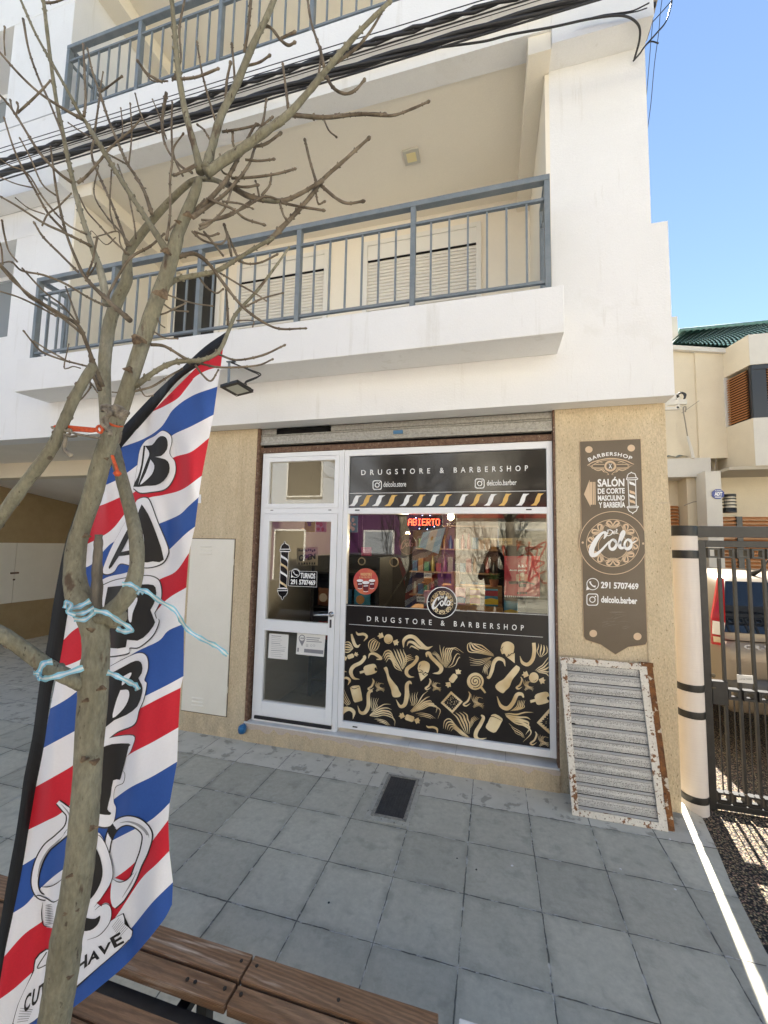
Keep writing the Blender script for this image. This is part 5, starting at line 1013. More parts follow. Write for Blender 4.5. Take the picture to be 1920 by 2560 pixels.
ST([(1465, 495), (1468, 560), (1455, 620), (1420, 655), (1380, 640), (1362, 592)], [13, 14, 14, 14, 11, 1]); fan([(1510, 600), (1490, 560), (1495, 540), (1500, 520), (1500, 500)], [(1520, 600), (1560, 570), (1565, 545), (1562, 530), (1558, 515)], 4, 6); fan([(1475, 700), (1500, 680), (1530, 660), (1560, 620), (1595, 575)], [(1500, 715), (1540, 720), (1560, 725), (1575, 740), (1592, 740)], 5, 13)
for (cx, cy, s_) in ((300, 815, 1.), (720, 812, .95), (1400, 805, 1.05), (1020, 925, 1.25), (1510, 1215, 1.15)):
    q = lambda x, y: (cx + x * s_, cy + y * s_)
    ST([q(-30, -55), q(-22, -35), q(-35, 0), q(-60, 20), q(-45, 30), q(-20, 15)], [2, 6, 7, 7, 5, 1]); fan([q(-15, -40), q(-10, -15), q(-5, 0), q(5, 15), q(0, 30)], [q(55, -15), q(30, -20), q(20, 0), q(35, 15), q(60, 15)], 5, 5.5); fan([q(-5, 35), q(10, 20), q(25, 12), q(45, 18), q(62, 30)], [q(0, 42), q(15, 32), q(30, 28), q(45, 34), q(55, 45)], 3, 4.5)
fan([(60, 840), (75, 880), (90, 910), (105, 940), (95, 955)], [(42, 900), (55, 925), (65, 940), (80, 955), (75, 958)], 4, 8); ST([(38, 1030), (60, 1000), (100, 985), (132, 1010), (125, 1060)], [12, 14, 14, 13, 1]); ST([(40, 985), (65, 975), (90, 968)], [8, 6, 1])
ST([(268, 860), (262, 850), (240, 875), (240, 960), (215, 1010), (180, 1010), (160, 960)], [3, 9, 12, 15, 14, 10, 1]); fan([(265, 900), (262, 940), (262, 965), (268, 985), (262, 1000)], [(315, 905), (300, 940), (305, 960), (295, 985), (275, 1000)], 4, 7); fan([(250, 1030), (300, 985), (330, 965), (360, 950), (405, 950)], [(250, 1035), (300, 1040), (360, 1030), (430, 1060), (435, 1110)], 5, 13); fan([(285, 1060), (310, 1060), (340, 1065), (370, 1075), (400, 1105)], [(320, 1085), (340, 1085), (355, 1090), (370, 1098), (385, 1108)], 3, 6)
ST([(560, 800), (545, 785), (525, 810), (525, 880), (510, 950), (475, 965), (445, 915)], [4, 10, 14, 17, 15, 11, 1]); fan([(545, 870), (548, 900), (552, 920), (560, 945), (555, 960)], [(605, 860), (595, 890), (600, 915), (590, 945), (570, 965)], 4, 8); fan([(550, 1000), (600, 950), (620, 920), (645, 880), (680, 852)], [(560, 1010), (640, 985), (700, 960), (770, 990), (755, 1055)], 6, 14); fan([(590, 1020), (630, 1015), (665, 1020), (700, 1030), (735, 1055)], [(620, 1040), (650, 1040), (670, 1045), (690, 1050), (705, 1058)], 3, 7)
fan([(795, 1130), (805, 1075), (845, 1060), (900, 1120), (990, 1195)], [(850, 1150), (870, 1130), (900, 1150), (930, 1175), (985, 1200)], 5, 13); fan([(960, 1165), (930, 1110), (910, 1070), (890, 1040), (860, 1015)], [(985, 1170), (990, 1100), (975, 1060), (970, 1030), (940, 1005)], 4, 10); fan([(990, 1130), (1010, 1100), (1020, 1080), (1040, 1065), (1060, 1055)], [(985, 1110), (1000, 1070), (1005, 1055), (1020, 1045), (1030, 1035)], 4, 6)
ST([(1075, 1030), (1092, 1050), (1070, 1100), (1040, 1150), (1035, 1190), (1060, 1210), (1115, 1200)], [5, 12, 14, 15, 14, 11, 1]); ST([(668, 1108), (685, 1120), (720, 1120), (748, 1135), (750, 1168)], [2, 7, 8, 8, 1])
ST([(1390, 900), (1375, 875), (1340, 880), (1310, 940), (1270, 980), (1220, 960), (1192, 890)], [5, 12, 14, 15, 16, 12, 1]); fan([(1350, 920), (1345, 950), (1335, 970), (1310, 990), (1290, 1000)], [(1400, 920), (1390, 950), (1395, 970), (1370, 985), (1340, 995)], 5, 7)
fan([(1250, 1020), (1290, 1020), (1340, 1025), (1400, 1010), (1460, 1010)], [(1260, 1040), (1330, 1090), (1400, 1110), (1445, 1160), (1385, 1230)], 5, 14); fan([(1280, 1090), (1310, 1120), (1345, 1140), (1380, 1165), (1395, 1200)], [(1320, 1150), (1335, 1165), (1355, 1175), (1370, 1180), (1380, 1195)], 3, 8)
def GP(pts, sm=0): g_poly(mb, [d8(p) for p in pts], onc, sm)
def rot2(c, a, pts, s_=1.): ca, sa = math.cos(a), math.sin(a); return [(c[0] + (x * ca - y * sa) * s_, c[1] + (x * sa + y * ca) * s_) for x, y in pts]
def candy(c, a, s_, rnd):
    if rnd: GP([(c[0] + 33 * s_ * math.cos(t), c[1] + 36 * s_ * math.sin(t)) for t in [i * .2618 for i in range(24)]])
    else: GP(rot2(c, a, [(-34, -14), (-24, -22), (24, -22), (34, -14), (34, 14), (24, 22), (-24, 22), (-34, 14)], s_))
    for m_ in (-1, 1): GP(rot2(c, a, [(m_ * x, y) for x, y in ((36, 0), (62, -26), (70, -12), (82, -14), (76, 0), (84, 14), (70, 14), (62, 26))], s_))
candy((388, 467), .42, 1., True); candy((108, 595), -.35, .72, False); candy((868, 757), -.92, .98, False); candy((1465, 752), .36, 1.08, True); candy((545, 1053), .32, .98, False)
GP([(352, 682), (372, 672), (384, 690), (395, 740), (430, 790), (455, 820), (468, 850), (482, 875), (470, 895), (430, 898), (415, 880), (408, 840), (385, 780), (372, 725)], 3); GP([(1335, 660), (1362, 680), (1348, 715), (1305, 770), (1285, 820), (1255, 850), (1235, 868), (1195, 845), (1180, 815), (1205, 785), (1240, 765), (1275, 725), (1305, 690)], 3)
def lolly(c, a, s_): GP(rot2(c, a, [(-48, -22), (-30, -36), (25, -36), (46, -20), (46, 20), (25, 36), (-30, 36), (-48, 22)], s_), 3); GP(rot2(c, a, [(-82, -8), (-49, -8), (-49, 10), (-82, 10)], s_))
lolly((255, 692), -.28, 1.); lolly((1530, 905), -.26, 1.15)
def cup(q): GP(q)
GP([(104, 828), (120, 815), (160, 810), (178, 820), (195, 912), (185, 925), (150, 935), (130, 925)], 2); GP([(1150, 1030), (1180, 1022), (1232, 1055), (1225, 1085), (1185, 1155), (1150, 1155), (1110, 1125), (1118, 1095)], 2)
for (c, s_) in (((650, 700), 1.), ((1270, 565), 1.12)):
    GP([(c[0] + s_ * x, c[1] + s_ * y) for x, y in ((-46, -15), (-34, -58), (5, -72), (42, -50), (42, -10), (30, 18), (10, 10), (-5, 28), (-20, 8), (-36, 12))], 3); GP([(c[0] + s_ * x, c[1] + s_ * y) for x, y in ((-38, 18), (-18, 16), (-5, 34), (10, 18), (28, 26), (30, 32), (-22, 80))] if c[0] < 1000 else [(c[0] + s_ * x, c[1] + s_ * y) for x, y in ((-14, 24), (4, 26), (14, 12), (28, 20), (48, 2), (48, 72))])
# spiral lollipop
g_ellipse(mb, d8((1032, 780)), 62 * .33755, 64 * .33755, onc, 36); GP([(1068, 830), (1082, 820), (1112, 862), (1102, 870)])
# biscuit squares: zigzag border
def biscuit(c, s_):
    P = []
    q = rot2(c, math.pi / 4 - .06, [(-58, -58), (58, -58), (58, 58), (-58, 58)], s_)
    for i in range(4):
        a, b = q[i], q[(i + 1) % 4]; n = 11
        for k in range(n):
            P.append((a[0] + (b[0] - a[0]) * k / n, a[1] + (b[1] - a[1]) * k / n))
    I_ = []
    for i, p in enumerate(P): f = .80 if i % 2 else .66; I_.append((c[0] + (p[0] - c[0]) * f, c[1] + (p[1] - c[1]) * f))
    for i in range(len(P)): j = (i + 1) % len(P); GP([P[i], P[j], I_[j], I_[i]])
    r3 = random.Random(1)
    for k in range(22): x, y = r3.uniform(-30, 30), r3.uniform(-30, 30); p = rot2(c, math.pi / 4, [(x, y)], s_)[0]; g_ellipse(mb, d8(p), .9, .9, onc, 8)
biscuit((857, 935), 1.0); biscuit((1597, 1080), 1.35)
mb.build('gold_print', GOLD, WB)
mb = MB(); onc = lambda x, y: PY(x, y, .2868)
def SP(c, s_, turns): pts = [(c[0] + (6 + 44 * i / 40) * s_ * math.cos(i / 40 * turns * 6.283), c[1] + (6 + 44 * i / 40) * s_ * math.sin(i / 40 * turns * 6.283)) for i in range(41)]; ST(pts, [3] * 41, 1)
SP((1032, 780), 1., 2.3)
for c in ((388, 467), (1465, 752)): ST([(c[0] - 8, c[1] + 26), (c[0] + 10, c[1] + 25), (c[0] + 22, c[1] + 14)], [.6, 2, .6])
ST([(108, 825), (135, 836), (172, 822)], [1, 2.5, 1]); ST([(1120, 1092), (1150, 1040), (1228, 1070)], [1, 3, 1]); ST([(613, 690), (640, 705), (652, 735), (690, 718)], [1, 2.5, 2.5, 1]); ST([(1255, 600), (1285, 590), (1300, 575), (1325, 570)], [1, 2.5, 2.5, 1]); ST([(1240, 520), (1228, 535), (1232, 555)], [.6, 2.5, .6]); ST([(630, 655), (620, 668), (622, 682)], [.6, 2.2, .6])
for (x, y, a) in ((292, 690, -.28), (1570, 905, -.26)): g_poly(mb, [d8(p) for p in rot2((x, y), a, [(-6, -8), (10, -14), (12, 14), (-2, 16), (-8, 4)])], onc)
mb.build('black_print', BLACKVIN, WB)
# the round logo crosses the upper edge of the vinyl
LG = thing('round_logo_sticker', PY(*d8((785, 197)), .286), 'round black and gold logo sticker with white script on the shop window', 'sticker')
mb = MB(); c = d8((785, 197)); on = onY(.2862); g_ellipse(mb, c, 113 * .33755, 117 * .33755, on, 56); mb.build('disc', WHITEP, LG); mb = MB(); g_ellipse(mb, c, 107 * .33755, 111 * .33755, onY(.2857), 56); mb.build('ground', BLACKVIN, LG)
put_logo(LG, d8((785, 197)), 84 * .33755, 87 * .33755, (.2853, .2848), .7, GOLD, WHITEP)
mb = MB()
for q in ((687, 190), (881, 203)): g_ellipse(mb, d8(q), 1.3, 1.3, onY(.2853), 10)
mb.build('dots', WHITEP, LG)
# hanging sign inside gets the same script
mapL = onY(.895); mb = MB(); Tq = (lambda u, v: (cpx[0] + u * 19, cpx[1] + v * 22)); logo_script(mb, Tq, 17); mb.build('lettering', flat('pink_script', (.50, .26, .22), .5), bpy.data.objects['hanging_round_sign']); mapL = onY(.896); mb = MB(); g_ring(mb, cpx, 20.5, 25.5, .6, mapL); mb.build('ring', flat('pink_script', (.5, .26, .22), .5), bpy.data.objects['hanging_round_sign'])
# cups sticker
t = thing('cups_sticker', PY(*f6((335, 1310)), .288), 'round red sticker with three paper cups on the shop window', 'sticker'); c = f6((335, 1312))
mb = MB(); g_ellipse(mb, c, 190 * .16275, 203 * .16275, onY(.2885), 48); mb.build('disc', mat('red_orange_sticker', (.50, .06, .06), .35, col2=(.60, .20, .08), scale=7, lo=.4, hi=.7), t)
mb = MB(); on = onY(.2875); g_text(mb, 'IRRESISTIBLE', rect(f6, 255, 1182, 428, 1222), on, bold=.02)
for k in range(9): g_stroke(mb, [f6((240 + k * 22, 1264)), f6((246 + k * 22, 1234))], .5, on)
mb.build('lettering', flat('pale_gold_ink', (.75, .55, .25), .5), t)
CUPS = ((245, 1300, 1), (430, 1300, 1), (335, 1330, 1.12)); M2 = []
mb = MB(); 
for (x, y, s_) in CUPS: g_poly(mb, [f6(q) for q in ((x - 45 * s_, y), (x + 45 * s_, y), (x + 33 * s_, y + 118 * s_), (x - 33 * s_, y + 118 * s_))], onY(.287 if s_ == 1 else .2862))
mb.build('cup_print', flat('dark_red_ink', (.12, .008, .015), .4), t); mb = MB()
for (x, y, s_) in CUPS: g_ellipse(mb, f6((x, y)), 50 * s_ * .16275, 22 * s_ * .16275, onY(.2866 if s_ == 1 else .2858), 24); g_poly(mb, [f6(q) for q in ((x - 30 * s_, y + 45), (x + 30 * s_, y + 42), (x + 30 * s_, y + 56), (x - 30 * s_, y + 60))], onY(.2866 if s_ == 1 else .2858)); g_stroke(mb, [f6((x - 33 * s_, y + 118 * s_)), f6((x, y + 126 * s_)), f6((x + 33 * s_, y + 118 * s_))], .7, onY(.2866 if s_ == 1 else .2858))
mb.build('lid_print', WHITEP, t)
# red promotional poster inside the glass
t = thing('promo_poster', PY(*f7((1135, 1200)), .297), 'red promotional poster with a white zigzag edge taped inside the window', 'poster')
mb = MB(); q = [PY(*f7(p), .299) for p in ((890, 1380), (1380, 1400), (1378, 830), (890, 830))]; mb.prism(q, (0, .002, 0)); mb.build('paper', mat('red_poster_paper', (.50, .02, .04), .45, col2=(.58, .09, .10), scale=6), t)
mb = MB(); on = onY(.2975); g_text(mb, '3,2,1', rect(f7, 1075, 950, 1195, 990), on, bold=.03); g_text(mb, 'Andá por tu', rect(f7, 960, 1012, 1200, 1045), on, bold=.02)
for k in range(17): g_poly(mb, [f7(p) for p in ((895 + k * 28.5, 1372 + k * 1.2), (911 + k * 28.5, 1373 + k * 1.2), (911 + k * 28.5, 1398 + k * .7), (895 + k * 28.5, 1396 + k * .7))], on)
mb.build('white_print', WHITEP, t); mb = MB(); g_poly(mb, [f7(p) for p in ((945, 1180), (1160, 1172), (1320, 1215), (1300, 1228), (1180, 1200), (1085, 1215), (960, 1222))], on); g_poly(mb, [f7(p) for p in ((1090, 1215), (1190, 1215), (1190, 1262), (1090, 1255))], on)
for k in range(4): g_ellipse(mb, f7((1078 + k * 38, 1342)), 3, 3, on, 14)
mb.build('dark_print', flat('dark_ink_red', (.06, .02, .02), .5), t); mb = MB()
for (x, y, s_) in ((1075, 1140, 1), (1135, 1125, 1.2), (1190, 1140, 1)): g_poly(mb, [f7(p) for p in ((x - 24 * s_, y - 35), (x + 24 * s_, y - 35), (x + 20 * s_, y + 40), (x - 20 * s_, y + 40))], onY(.297)); g_ellipse(mb, f7((x, y - 42)), 4.2 * s_, 3.6 * s_, onY(.2968), 16)
mb.build('cup_print', flat('cream_ink', (.65, .45, .32), .5), t)
# papers, phone sign and pole sticker on the door glass
t = thing('paper_notice', PY(*d7((315, 980)), .283), 'plain white printed paper sheet taped to the lower door glass', 'notice'); PAP = flat('paper_white', (.72, .71, .68), .6); INK = flat('grey_ink', (.22, .22, .24), .6)
mb = MB(); mb.prism([PY(*d7(p), .283) for p in ((208, 1098), (410, 1117), (422, 858), (222, 843))], (0, -.0008, 0)); mb.build('sheet', PAP, t); mb = MB(); r3 = random.Random(4)
for k in range(12): y = 868 + k * 19; g_stroke(mb, [d7((245 - k * .8, y)), d7((r3.uniform(330, 395), y + 8))], .28 if k % 4 else .6, onY(.2815))
mb.build('print', INK, t)
t = thing('paper_notice', PY(*d7((650, 960)), .283), 'white printed notice with a black map pin symbol on the lower door glass', 'notice')
mb = MB(); mb.prism([PY(*d7(p), .283) for p in ((497, 1058), (785, 1088), (805, 865), (512, 838))], (0, -.0008, 0)); mb.build('sheet', PAP, t); mb = MB(); on = onY(.2815)
g_ring(mb, d7((560, 893)), 8.2, 8.6, 2.2, on, 28); g_poly(mb, [d7(p) for p in ((528, 912), (548, 925), (560, 930), (575, 926), (592, 912), (560, 978))], on); g_text(mb, 'Acá', rect(d7, 541, 880, 580, 903), on, bold=.04)
for k, x1_ in enumerate((745, 735, 765)): g_stroke(mb, [d7((605, 885 + k * 20)), d7((x1_, 895 + k * 20))], .9, on)
g_poly(mb, [d7(p) for p in ((583, 1003), (782, 1020), (778, 1060), (580, 1040))], on); g_poly(mb, [d7(p) for p in ((512, 992), (528, 993), (526, 1035), (510, 1033))], on)
for k in range(3): g_stroke(mb, [d7((600, 955 + k * 12)), d7((625, 957 + k * 12))], .4, on)
for x in (655, 685): g_ring(mb, d7((x, 970)), 2.6, 2.6, .5, on, 16)
mb.build('print', INK, t)
t = thing('phone_sign', PY(*d7((565, 280)), .2835), 'black sticker reading TURNOS with a phone number on the door glass', 'sticker')
def rr_px(c, r_): return c
mb = MB(); mb.poly([PY(*d7(p), .2832) for p in ((428, 195), (716, 203), (712, 366), (418, 352))]); g_ellipse(mb, d7((492, 222)), 48 * .2411, 51 * .2411, onY(.2830), 32); mb.build('edge', WHITEP, t)
mb = MB(); mb.poly([PY(*d7(p), .2826) for p in ((431, 198), (713, 206), (709, 362), (421, 349))]); mb.build('film', BLACKVIN, t)
def whats(mb, c, r_, k, mapf, lw):
    s = k((1, 0))[0] - k((0, 0))[0]; g_ring(mb, k(c), r_ * s, r_ * s * .97, lw * s, mapf, 36); g_poly(mb, [k((c[0] - r_ * .95, c[1] + r_ * .35)), k((c[0] - r_ * .55, c[1] + r_ * .85)), k((c[0] - r_ * 1.05, c[1] + r_ * 1.0))], mapf)
    g_stroke(mb, [k((c[0] + r_ * x, c[1] + r_ * y)) for x, y in ((-.42, -.42), (-.38, -.15), (-.1, .2), (.2, .38), (.45, .36))], [lw * 1.5 * s, lw * .9 * s, lw * .75 * s, lw * .9 * s, lw * 1.5 * s], mapf, 4)
mb = MB(); on = onY(.2820); mb2 = MB(); g_ellipse(mb2, d7((492, 222)), 45 * .2411, 47 * .2411, onY(.2823), 32); mb2.build('icon_ground', BLACKVIN, t); whats(mb, (492, 222), 45, d7, on, 5)
g_text(mb, 'TURNOS', quadc(d7, (543, 272), (696, 279), (698, 222), (543, 214)), on, bold=.035); g_text(mb, '291 5707469', quadc(d7, (443, 335), (697, 347), (699, 291), (443, 280)), on, bold=.035); mb.build('lettering', WHITEP, t)
t = thing('barber_pole_sticker', PY(*d5((370, 1680)), .2835), 'black white and gold barber pole sticker on the door glass', 'sticker')
def polepts(k): return k
on = onY(.2833)
OUT = [(380, 1378), (390, 1390), (388, 1400), (425, 1425), (436, 1462), (442, 1470), (440, 1487), (422, 1492), (402, 1868), (414, 1874), (412, 1893), (412, 1915), (395, 1945), (370, 1962), (368, 1980), (355, 1990), (345, 1980), (342, 1960), (318, 1940), (308, 1910), (303, 1893), (306, 1872), (324, 1866), (340, 1492), (327, 1484), (328, 1466), (334, 1460), (345, 1422), (372, 1400), (370, 1390)]
mb = MB(); cx_ = sum(p[0] for p in OUT) / len(OUT); g_poly(mb, [d5(p) for p in OUT], on); mb.build('edge', WHITEP, t)
mb = MB(); on = onY(.2828)
g_poly(mb, [d5(p) for p in ((380, 1382), (386, 1392), (384, 1403), (421, 1428), (431, 1460), (339, 1460), (350, 1425), (376, 1403), (374, 1392))], on); g_poly(mb, [d5(p) for p in ((331, 1468), (438, 1468), (436, 1484), (331, 1482))], on); g_poly(mb, [d5(p) for p in ((344, 1492), (418, 1494), (398, 1864), (328, 1862))], on); g_poly(mb, [d5(p) for p in ((307, 1876), (410, 1878), (409, 1890), (307, 1890))], on); g_poly(mb, [d5(p) for p in ((311, 1898), (408, 1898), (408, 1914), (392, 1942), (366, 1959), (364, 1978), (355, 1986), (348, 1977), (346, 1957), (321, 1938), (312, 1912))], on); mb.build('film', BLACKVIN, t)
for nm, mm, ys_ in (('white_print', WHITEP, (1512, 1652, 1772)), ('gold_print', GOLD, (1590, 1700, 1782))):
    mb = MB()
    for i, y in enumerate((1510, 1675) if nm[0] == 'w' else (1592, 1780)):
        sl = -(y - 1490) * .04; g_poly(mb, [d5(p) for p in ((343 + sl, y), (352 + sl, y + 18), (385 + sl, y + 38), (413 + sl, y + 62), (412 + sl, y + 95), (402 + sl, y + 75), (370 + sl, y + 52), (342 + sl, y + 36))], onY(.2823), 2)
    mb.build(nm, mm, t)
# ================================================================ WALL SIGN ON THE RIGHT PILLAR
WS = thing('wall_sign', (1.138, .209, 1.09), 'tall brown barbershop sign board with round logo on the beige pillar', 'sign')
cx, cz, rc, hw = 1.1385, 1.944, .2425, .219; dz = math.sqrt(rc * rc - hw * hw)
def outline(g_=0.):
    P = [(cx - hw - g_, 2.766 + g_), (cx + hw + g_, 2.766 + g_)]; rc_ = rc + g_; h_ = hw + g_; d_ = math.sqrt(rc_ ** 2 - h_ ** 2); a0 = math.atan2(d_, h_)
    P += [(cx + rc_ * math.cos(a), cz + rc_ * math.sin(a)) for a in [a0 - 2 * a0 * i / 14 for i in range(15)]]
    P += [(cx + h_, 1.20), (cx + h_ - .012, 1.178 - g_), (cx + h_ - .03, 1.172 - g_), (cx + .09, 1.150 - g_), (cx, 1.086 - g_ * 1.3), (cx - .10, 1.152 - g_), (cx - h_ + .03, 1.176 - g_), (cx - h_ + .012, 1.182 - g_), (cx - h_, 1.205)]
    P += [(cx - rc_ * math.cos(a), cz + rc_ * math.sin(a)) for a in [-a0 + 2 * a0 * i / 14 for i in range(15)]]
    return P
mb = MB(); mb.prism([(x, .2155, z) for x, z in outline(.004)], (0, -.006, 0)); mb.build('edge', mat('tan_edge', (.50, .36, .22), .5), WS)
mb = MB(); mb.prism([(x, .2094, z) for x, z in outline()], (0, -.0012, 0)); mb.build('board', mat('faded_brown_board', (.105, .075, .045), .38, col2=(.13, .097, .062), scale=2.2, fine=.06, spec=.5, spots=[(26., .70, .05, (.17, .135, .095))]), WS)
TAN = mat('tan_print', (.62, .45, .29), .5, col2=(.66, .49, .32), scale=5); on = onY(.2074); mb = MB()
g_ring(mb, e1((795, 1852)), 443 * .19289, 411 * .19289, 1.7, on, 64)
for (q, a, b) in (((478, 642), 48, 43), ((1027, 623), 49, 44)): g_ellipse(mb, e1(q), a * .19289, b * .19289, on, 28)
for (q, a, b) in (((503, 1140), 47, 44), ((1043, 1177), 49, 45)): g_ellipse(mb, e2(q), a * .20494, b * .20494, on, 28)
for q in ((398, 1848), (1182, 1860)): g_ellipse(mb, e1(q), 2.8, 2.8, on, 14)
E_ = lambda pts, w, n=6: g_stroke(mb, [e1(p) for p in pts], [a * .19289 for a in w] if hasattr(w, '__len__') else w * .19289, on, n)
E_([(455, 848), (475, 838), (560, 795), (755, 757), (940, 783), (1040, 825), (1066, 832)], [2, 5, 6, 6, 6, 5, 2]); E_([(500, 860), (600, 805), (755, 775), (900, 795), (1010, 845)], 3); g_ring(mb, e1((755, 857)), 77 * .19289, 70 * .19289, 4.4, on, 40); g_ring(mb, e1((755, 857)), 50 * .19289, 46 * .19289, .5, on, 32)
for m_ in (-1, 1):
    X = lambda x: 755 + m_ * x
    E_([(X(80), 835), (X(210), 835), (X(235), 856), (X(210), 878), (X(80), 880)], 4, 2); E_([(X(80), 895), (X(215), 890), (X(255), 858), (X(290), 852)], [4, 4, 3, 1]); E_([(X(210), 895), (X(160), 915), (X(110), 905), (X(85), 930), (X(50), 935), (X(20), 965), (X(45), 970)], [3, 5, 5, 4, 4, 3, 1]); E_([(X(100), 810), (X(140), 800), (X(175), 805), (X(150), 818)], [3, 4, 4, 1]); E_([(X(95), 925), (X(70), 912), (X(92), 905)], 3)
E_([(415, 1225), (488, 1038)], 2, 2)
g_poly(mb, [e1(p) for p in ((416, 1225), (487, 1036), (500, 1386))], on)
for (a, b) in ((492, 519), (526, 541), (547, 562)): g_poly(mb, [e1(p) for p in ((a, 1062), (b, 1062), (b + 4, 1357), (a + 4, 1357))], on)
for (y, y2) in ((1165, 1215), (1285, 1330)): g_poly(mb, [e1(p) for p in ((1003, y), (1030, y + 12), (1060, y + 20), (1078, y + 40), (1078, y + 62), (1050, y + 50), (1012, y + 40))], on, 2)
mb.build('tan_print', TAN, WS)
put_logo(WS, e1((790, 1855)), 346 * .19289, 310 * .19289, (.2074, .2068), 1.5, TAN, WHITEP)
mb = MB(); on = onY(.2072)
g_text(mb, 'BARBERSHOP', [e1((470, 795)), e1((1036, 775)), e1((1036, 728)), e1((470, 748))], on, bold=.02, spacing=1.2, warp=lambda p, u, v: p + Vector((0, -13.5 * (1 - (2 * u - 1) ** 2) + 1.5, 0)) + Vector((((2 * u - 1) * (v - .5)) * 4, 0, 0)))
for s_, q in (('SALÓN', ((592, 1126), (938, 1119), (938, 994), (590, 1000))), ('DE CORTE', ((594, 1218), (942, 1212), (942, 1140), (592, 1146))), ('MASCULINO', ((596, 1307), (943, 1302), (943, 1232), (594, 1236))), ('Y BARBERÍA', ((606, 1398), (950, 1392), (948, 1302), (604, 1306)))): g_text(mb, s_, quadc(e1, *q), on, bold=.03)
E_([(755, 862), (738, 890)], 3, 2); E_([(755, 862), (775, 890)], 3, 2); E_([(738, 825), (775, 885)], 3, 2); E_([(772, 825), (738, 885)], 3, 2)
P_ = lambda pts: E_(pts, 5, 3)
P_([(970, 1015), (985, 965), (1018, 945), (1028, 935), (1038, 945), (1075, 958), (1092, 1008)]); P_([(968, 1012), (1095, 1008), (1100, 1030), (975, 1034), (968, 1012)]); P_([(985, 1038), (1000, 1375)]); P_([(1082, 1034), (1092, 1372)]); P_([(978, 1380), (1108, 1376), (1108, 1392), (980, 1396), (978, 1380)]); P_([(980, 1398), (1000, 1440), (1036, 1458), (1046, 1475), (1056, 1458), (1092, 1436), (1108, 1392)])
for y in (1052, 1218): g_poly(mb, [e1(p) for p in ((1000, y), (1030, y + 12), (1058, y + 20), (1076, y + 40), (1076, y + 62), (1048, y + 50), (1008, y + 38))], on, 2)
whats(mb, (497, 538), 76, e2, on, 9); g_text(mb, '291 5707469', quadc(e2, (597, 590), (1054, 606), (1056, 527), (597, 506)), on, bold=.035); insta(mb, (493, 727), 74, e2, on, 11); g_text(mb, 'delcolo.barber', quadc(e2, (598, 764), (1040, 784), (1040, 704), (598, 682)), on, bold=.035); mb.build('white_print', WHITEP, WS)
mb = MB(); r3 = random.Random(12)
for k in range(16):
    x, y = r3.uniform(560, 860), r3.uniform(840, 1080); g_stroke(mb, [e2((x, y)), e2((x + r3.uniform(20, 70), y - r3.uniform(0, 25))), e2((x + r3.uniform(70, 190), y - r3.uniform(5, 40)))], [.05, r3.uniform(.15, .4), .05], onY(.2077), 4)
mb.build('scratches', flat('pale_scratch', (.24, .20, .16), .7), WS)
# ================================================================ STREET TREE
BARK = mat('young_tree_bark', (.25, .235, .165), .85, col2=(.155, .14, .092), scale=14, stretch=(1, 1, .4), lo=.32, hi=.68, bump=.8, bscale=60, fine=.22, fscale=130, spots=[(75., .63, .06, (.075, .06, .04)), (3.5, .56, .12, (.36, .35, .29)), (22., .64, .06, (.10, .07, .045)), (6., .62, .15, (.47, .45, .36))])
TWIG = mat('twig_bark', (.085, .065, .045), .85, col2=(.22, .18, .13), scale=22, bump=.4, fine=.15, spots=[(40., .66, .05, (.07, .045, .035))])
TREE = thing('street_tree', (-.70, -2.6, 0), 'bare young tree with knobbly twigs in front of the barber flag', 'tree')
rk = random.Random(31)
TS = 1.0
def tube_px(mb, k, pts, rad, ya, yb, n=6, sides=10, knob=.05, knobs=0):
    """pts in crop px, rad in crop px, depth plane from ya to yb"""
    C = crom(pts, n); Wd = lin(rad, n) if len(rad) == len(pts) else [rad[0] + (rad[-1] - rad[0]) * i / (len(C) - 1) for i in range(len(C))]
    s = k((1, 0))[0] - k((0, 0))[0]; P = []; Rr = []
    for i, p in enumerate(C):
        t = i / (len(C) - 1); q = PY(*k((p.x, p.y)), ya + (yb - ya) * t); P.append(q); Rr.append(Wd[i] * TS * s / FPX * depth(q) * (1 + rk.uniform(-knob, knob)))
    mb.smooth = True; mb.tube(P, Rr, sides); return P, Rr
def branch(k, pts, rad, ya, yb, twig=True, n=5):
    global TS
    mb = MB(); TS = .66; P, Rr = tube_px(mb, k, pts, rad, ya, yb, n, 9 if rad[0] > 14 else 7, .09); TS = 1.0
    # buds and leaf scars along the wood
    L = 0.; nxt = .012; side = 1
    for i in range(1, len(P)):
        seg = (P[i] - P[i - 1]); l = seg.length
        while L + l > nxt:
            f = (nxt - L) / l; p = P[i - 1] + seg * f; r = Rr[i - 1] + (Rr[i] - Rr[i - 1]) * f; d_ = seg.normalized()
            if r < .0075:
                u = d_.cross(Vector((rk.uniform(-1, 1), rk.uniform(-1, 1), rk.uniform(-1, 1)))).normalized()
                for s_ in (-1, 1): mb.lathe(p + u * (r * .7 * s_), [(r * .62, 0), (r * .55, r * .45), (r * .15, r * 1.0)], 5, (u * s_ * .75 + d_ * .65))
                nxt += rk.uniform(.018, .034)
            else:
                u = d_.cross(Vector((rk.uniform(-1, 1), rk.uniform(-1, 1), rk.uniform(-1, 1)))).normalized(); mb.lathe(p + u * r * .82, [(r * .3, 0), (r * .22, r * .28)], 6, u); nxt += rk.uniform(.04, .09)
        L += l
    if Rr[-1] < .008:
        d_ = (P[-1] - P[-2]).normalized(); r = Rr[-1]
        mb.lathe(P[-1] - d_ * r, [(r * 1.0, 0), (r * 1.45, r * 1.4), (r * 1.2, r * 2.6), (r * .3, r * 3.6)], 7, d_)
    return mb.build('branch', TWIG if twig else BARK, TREE)
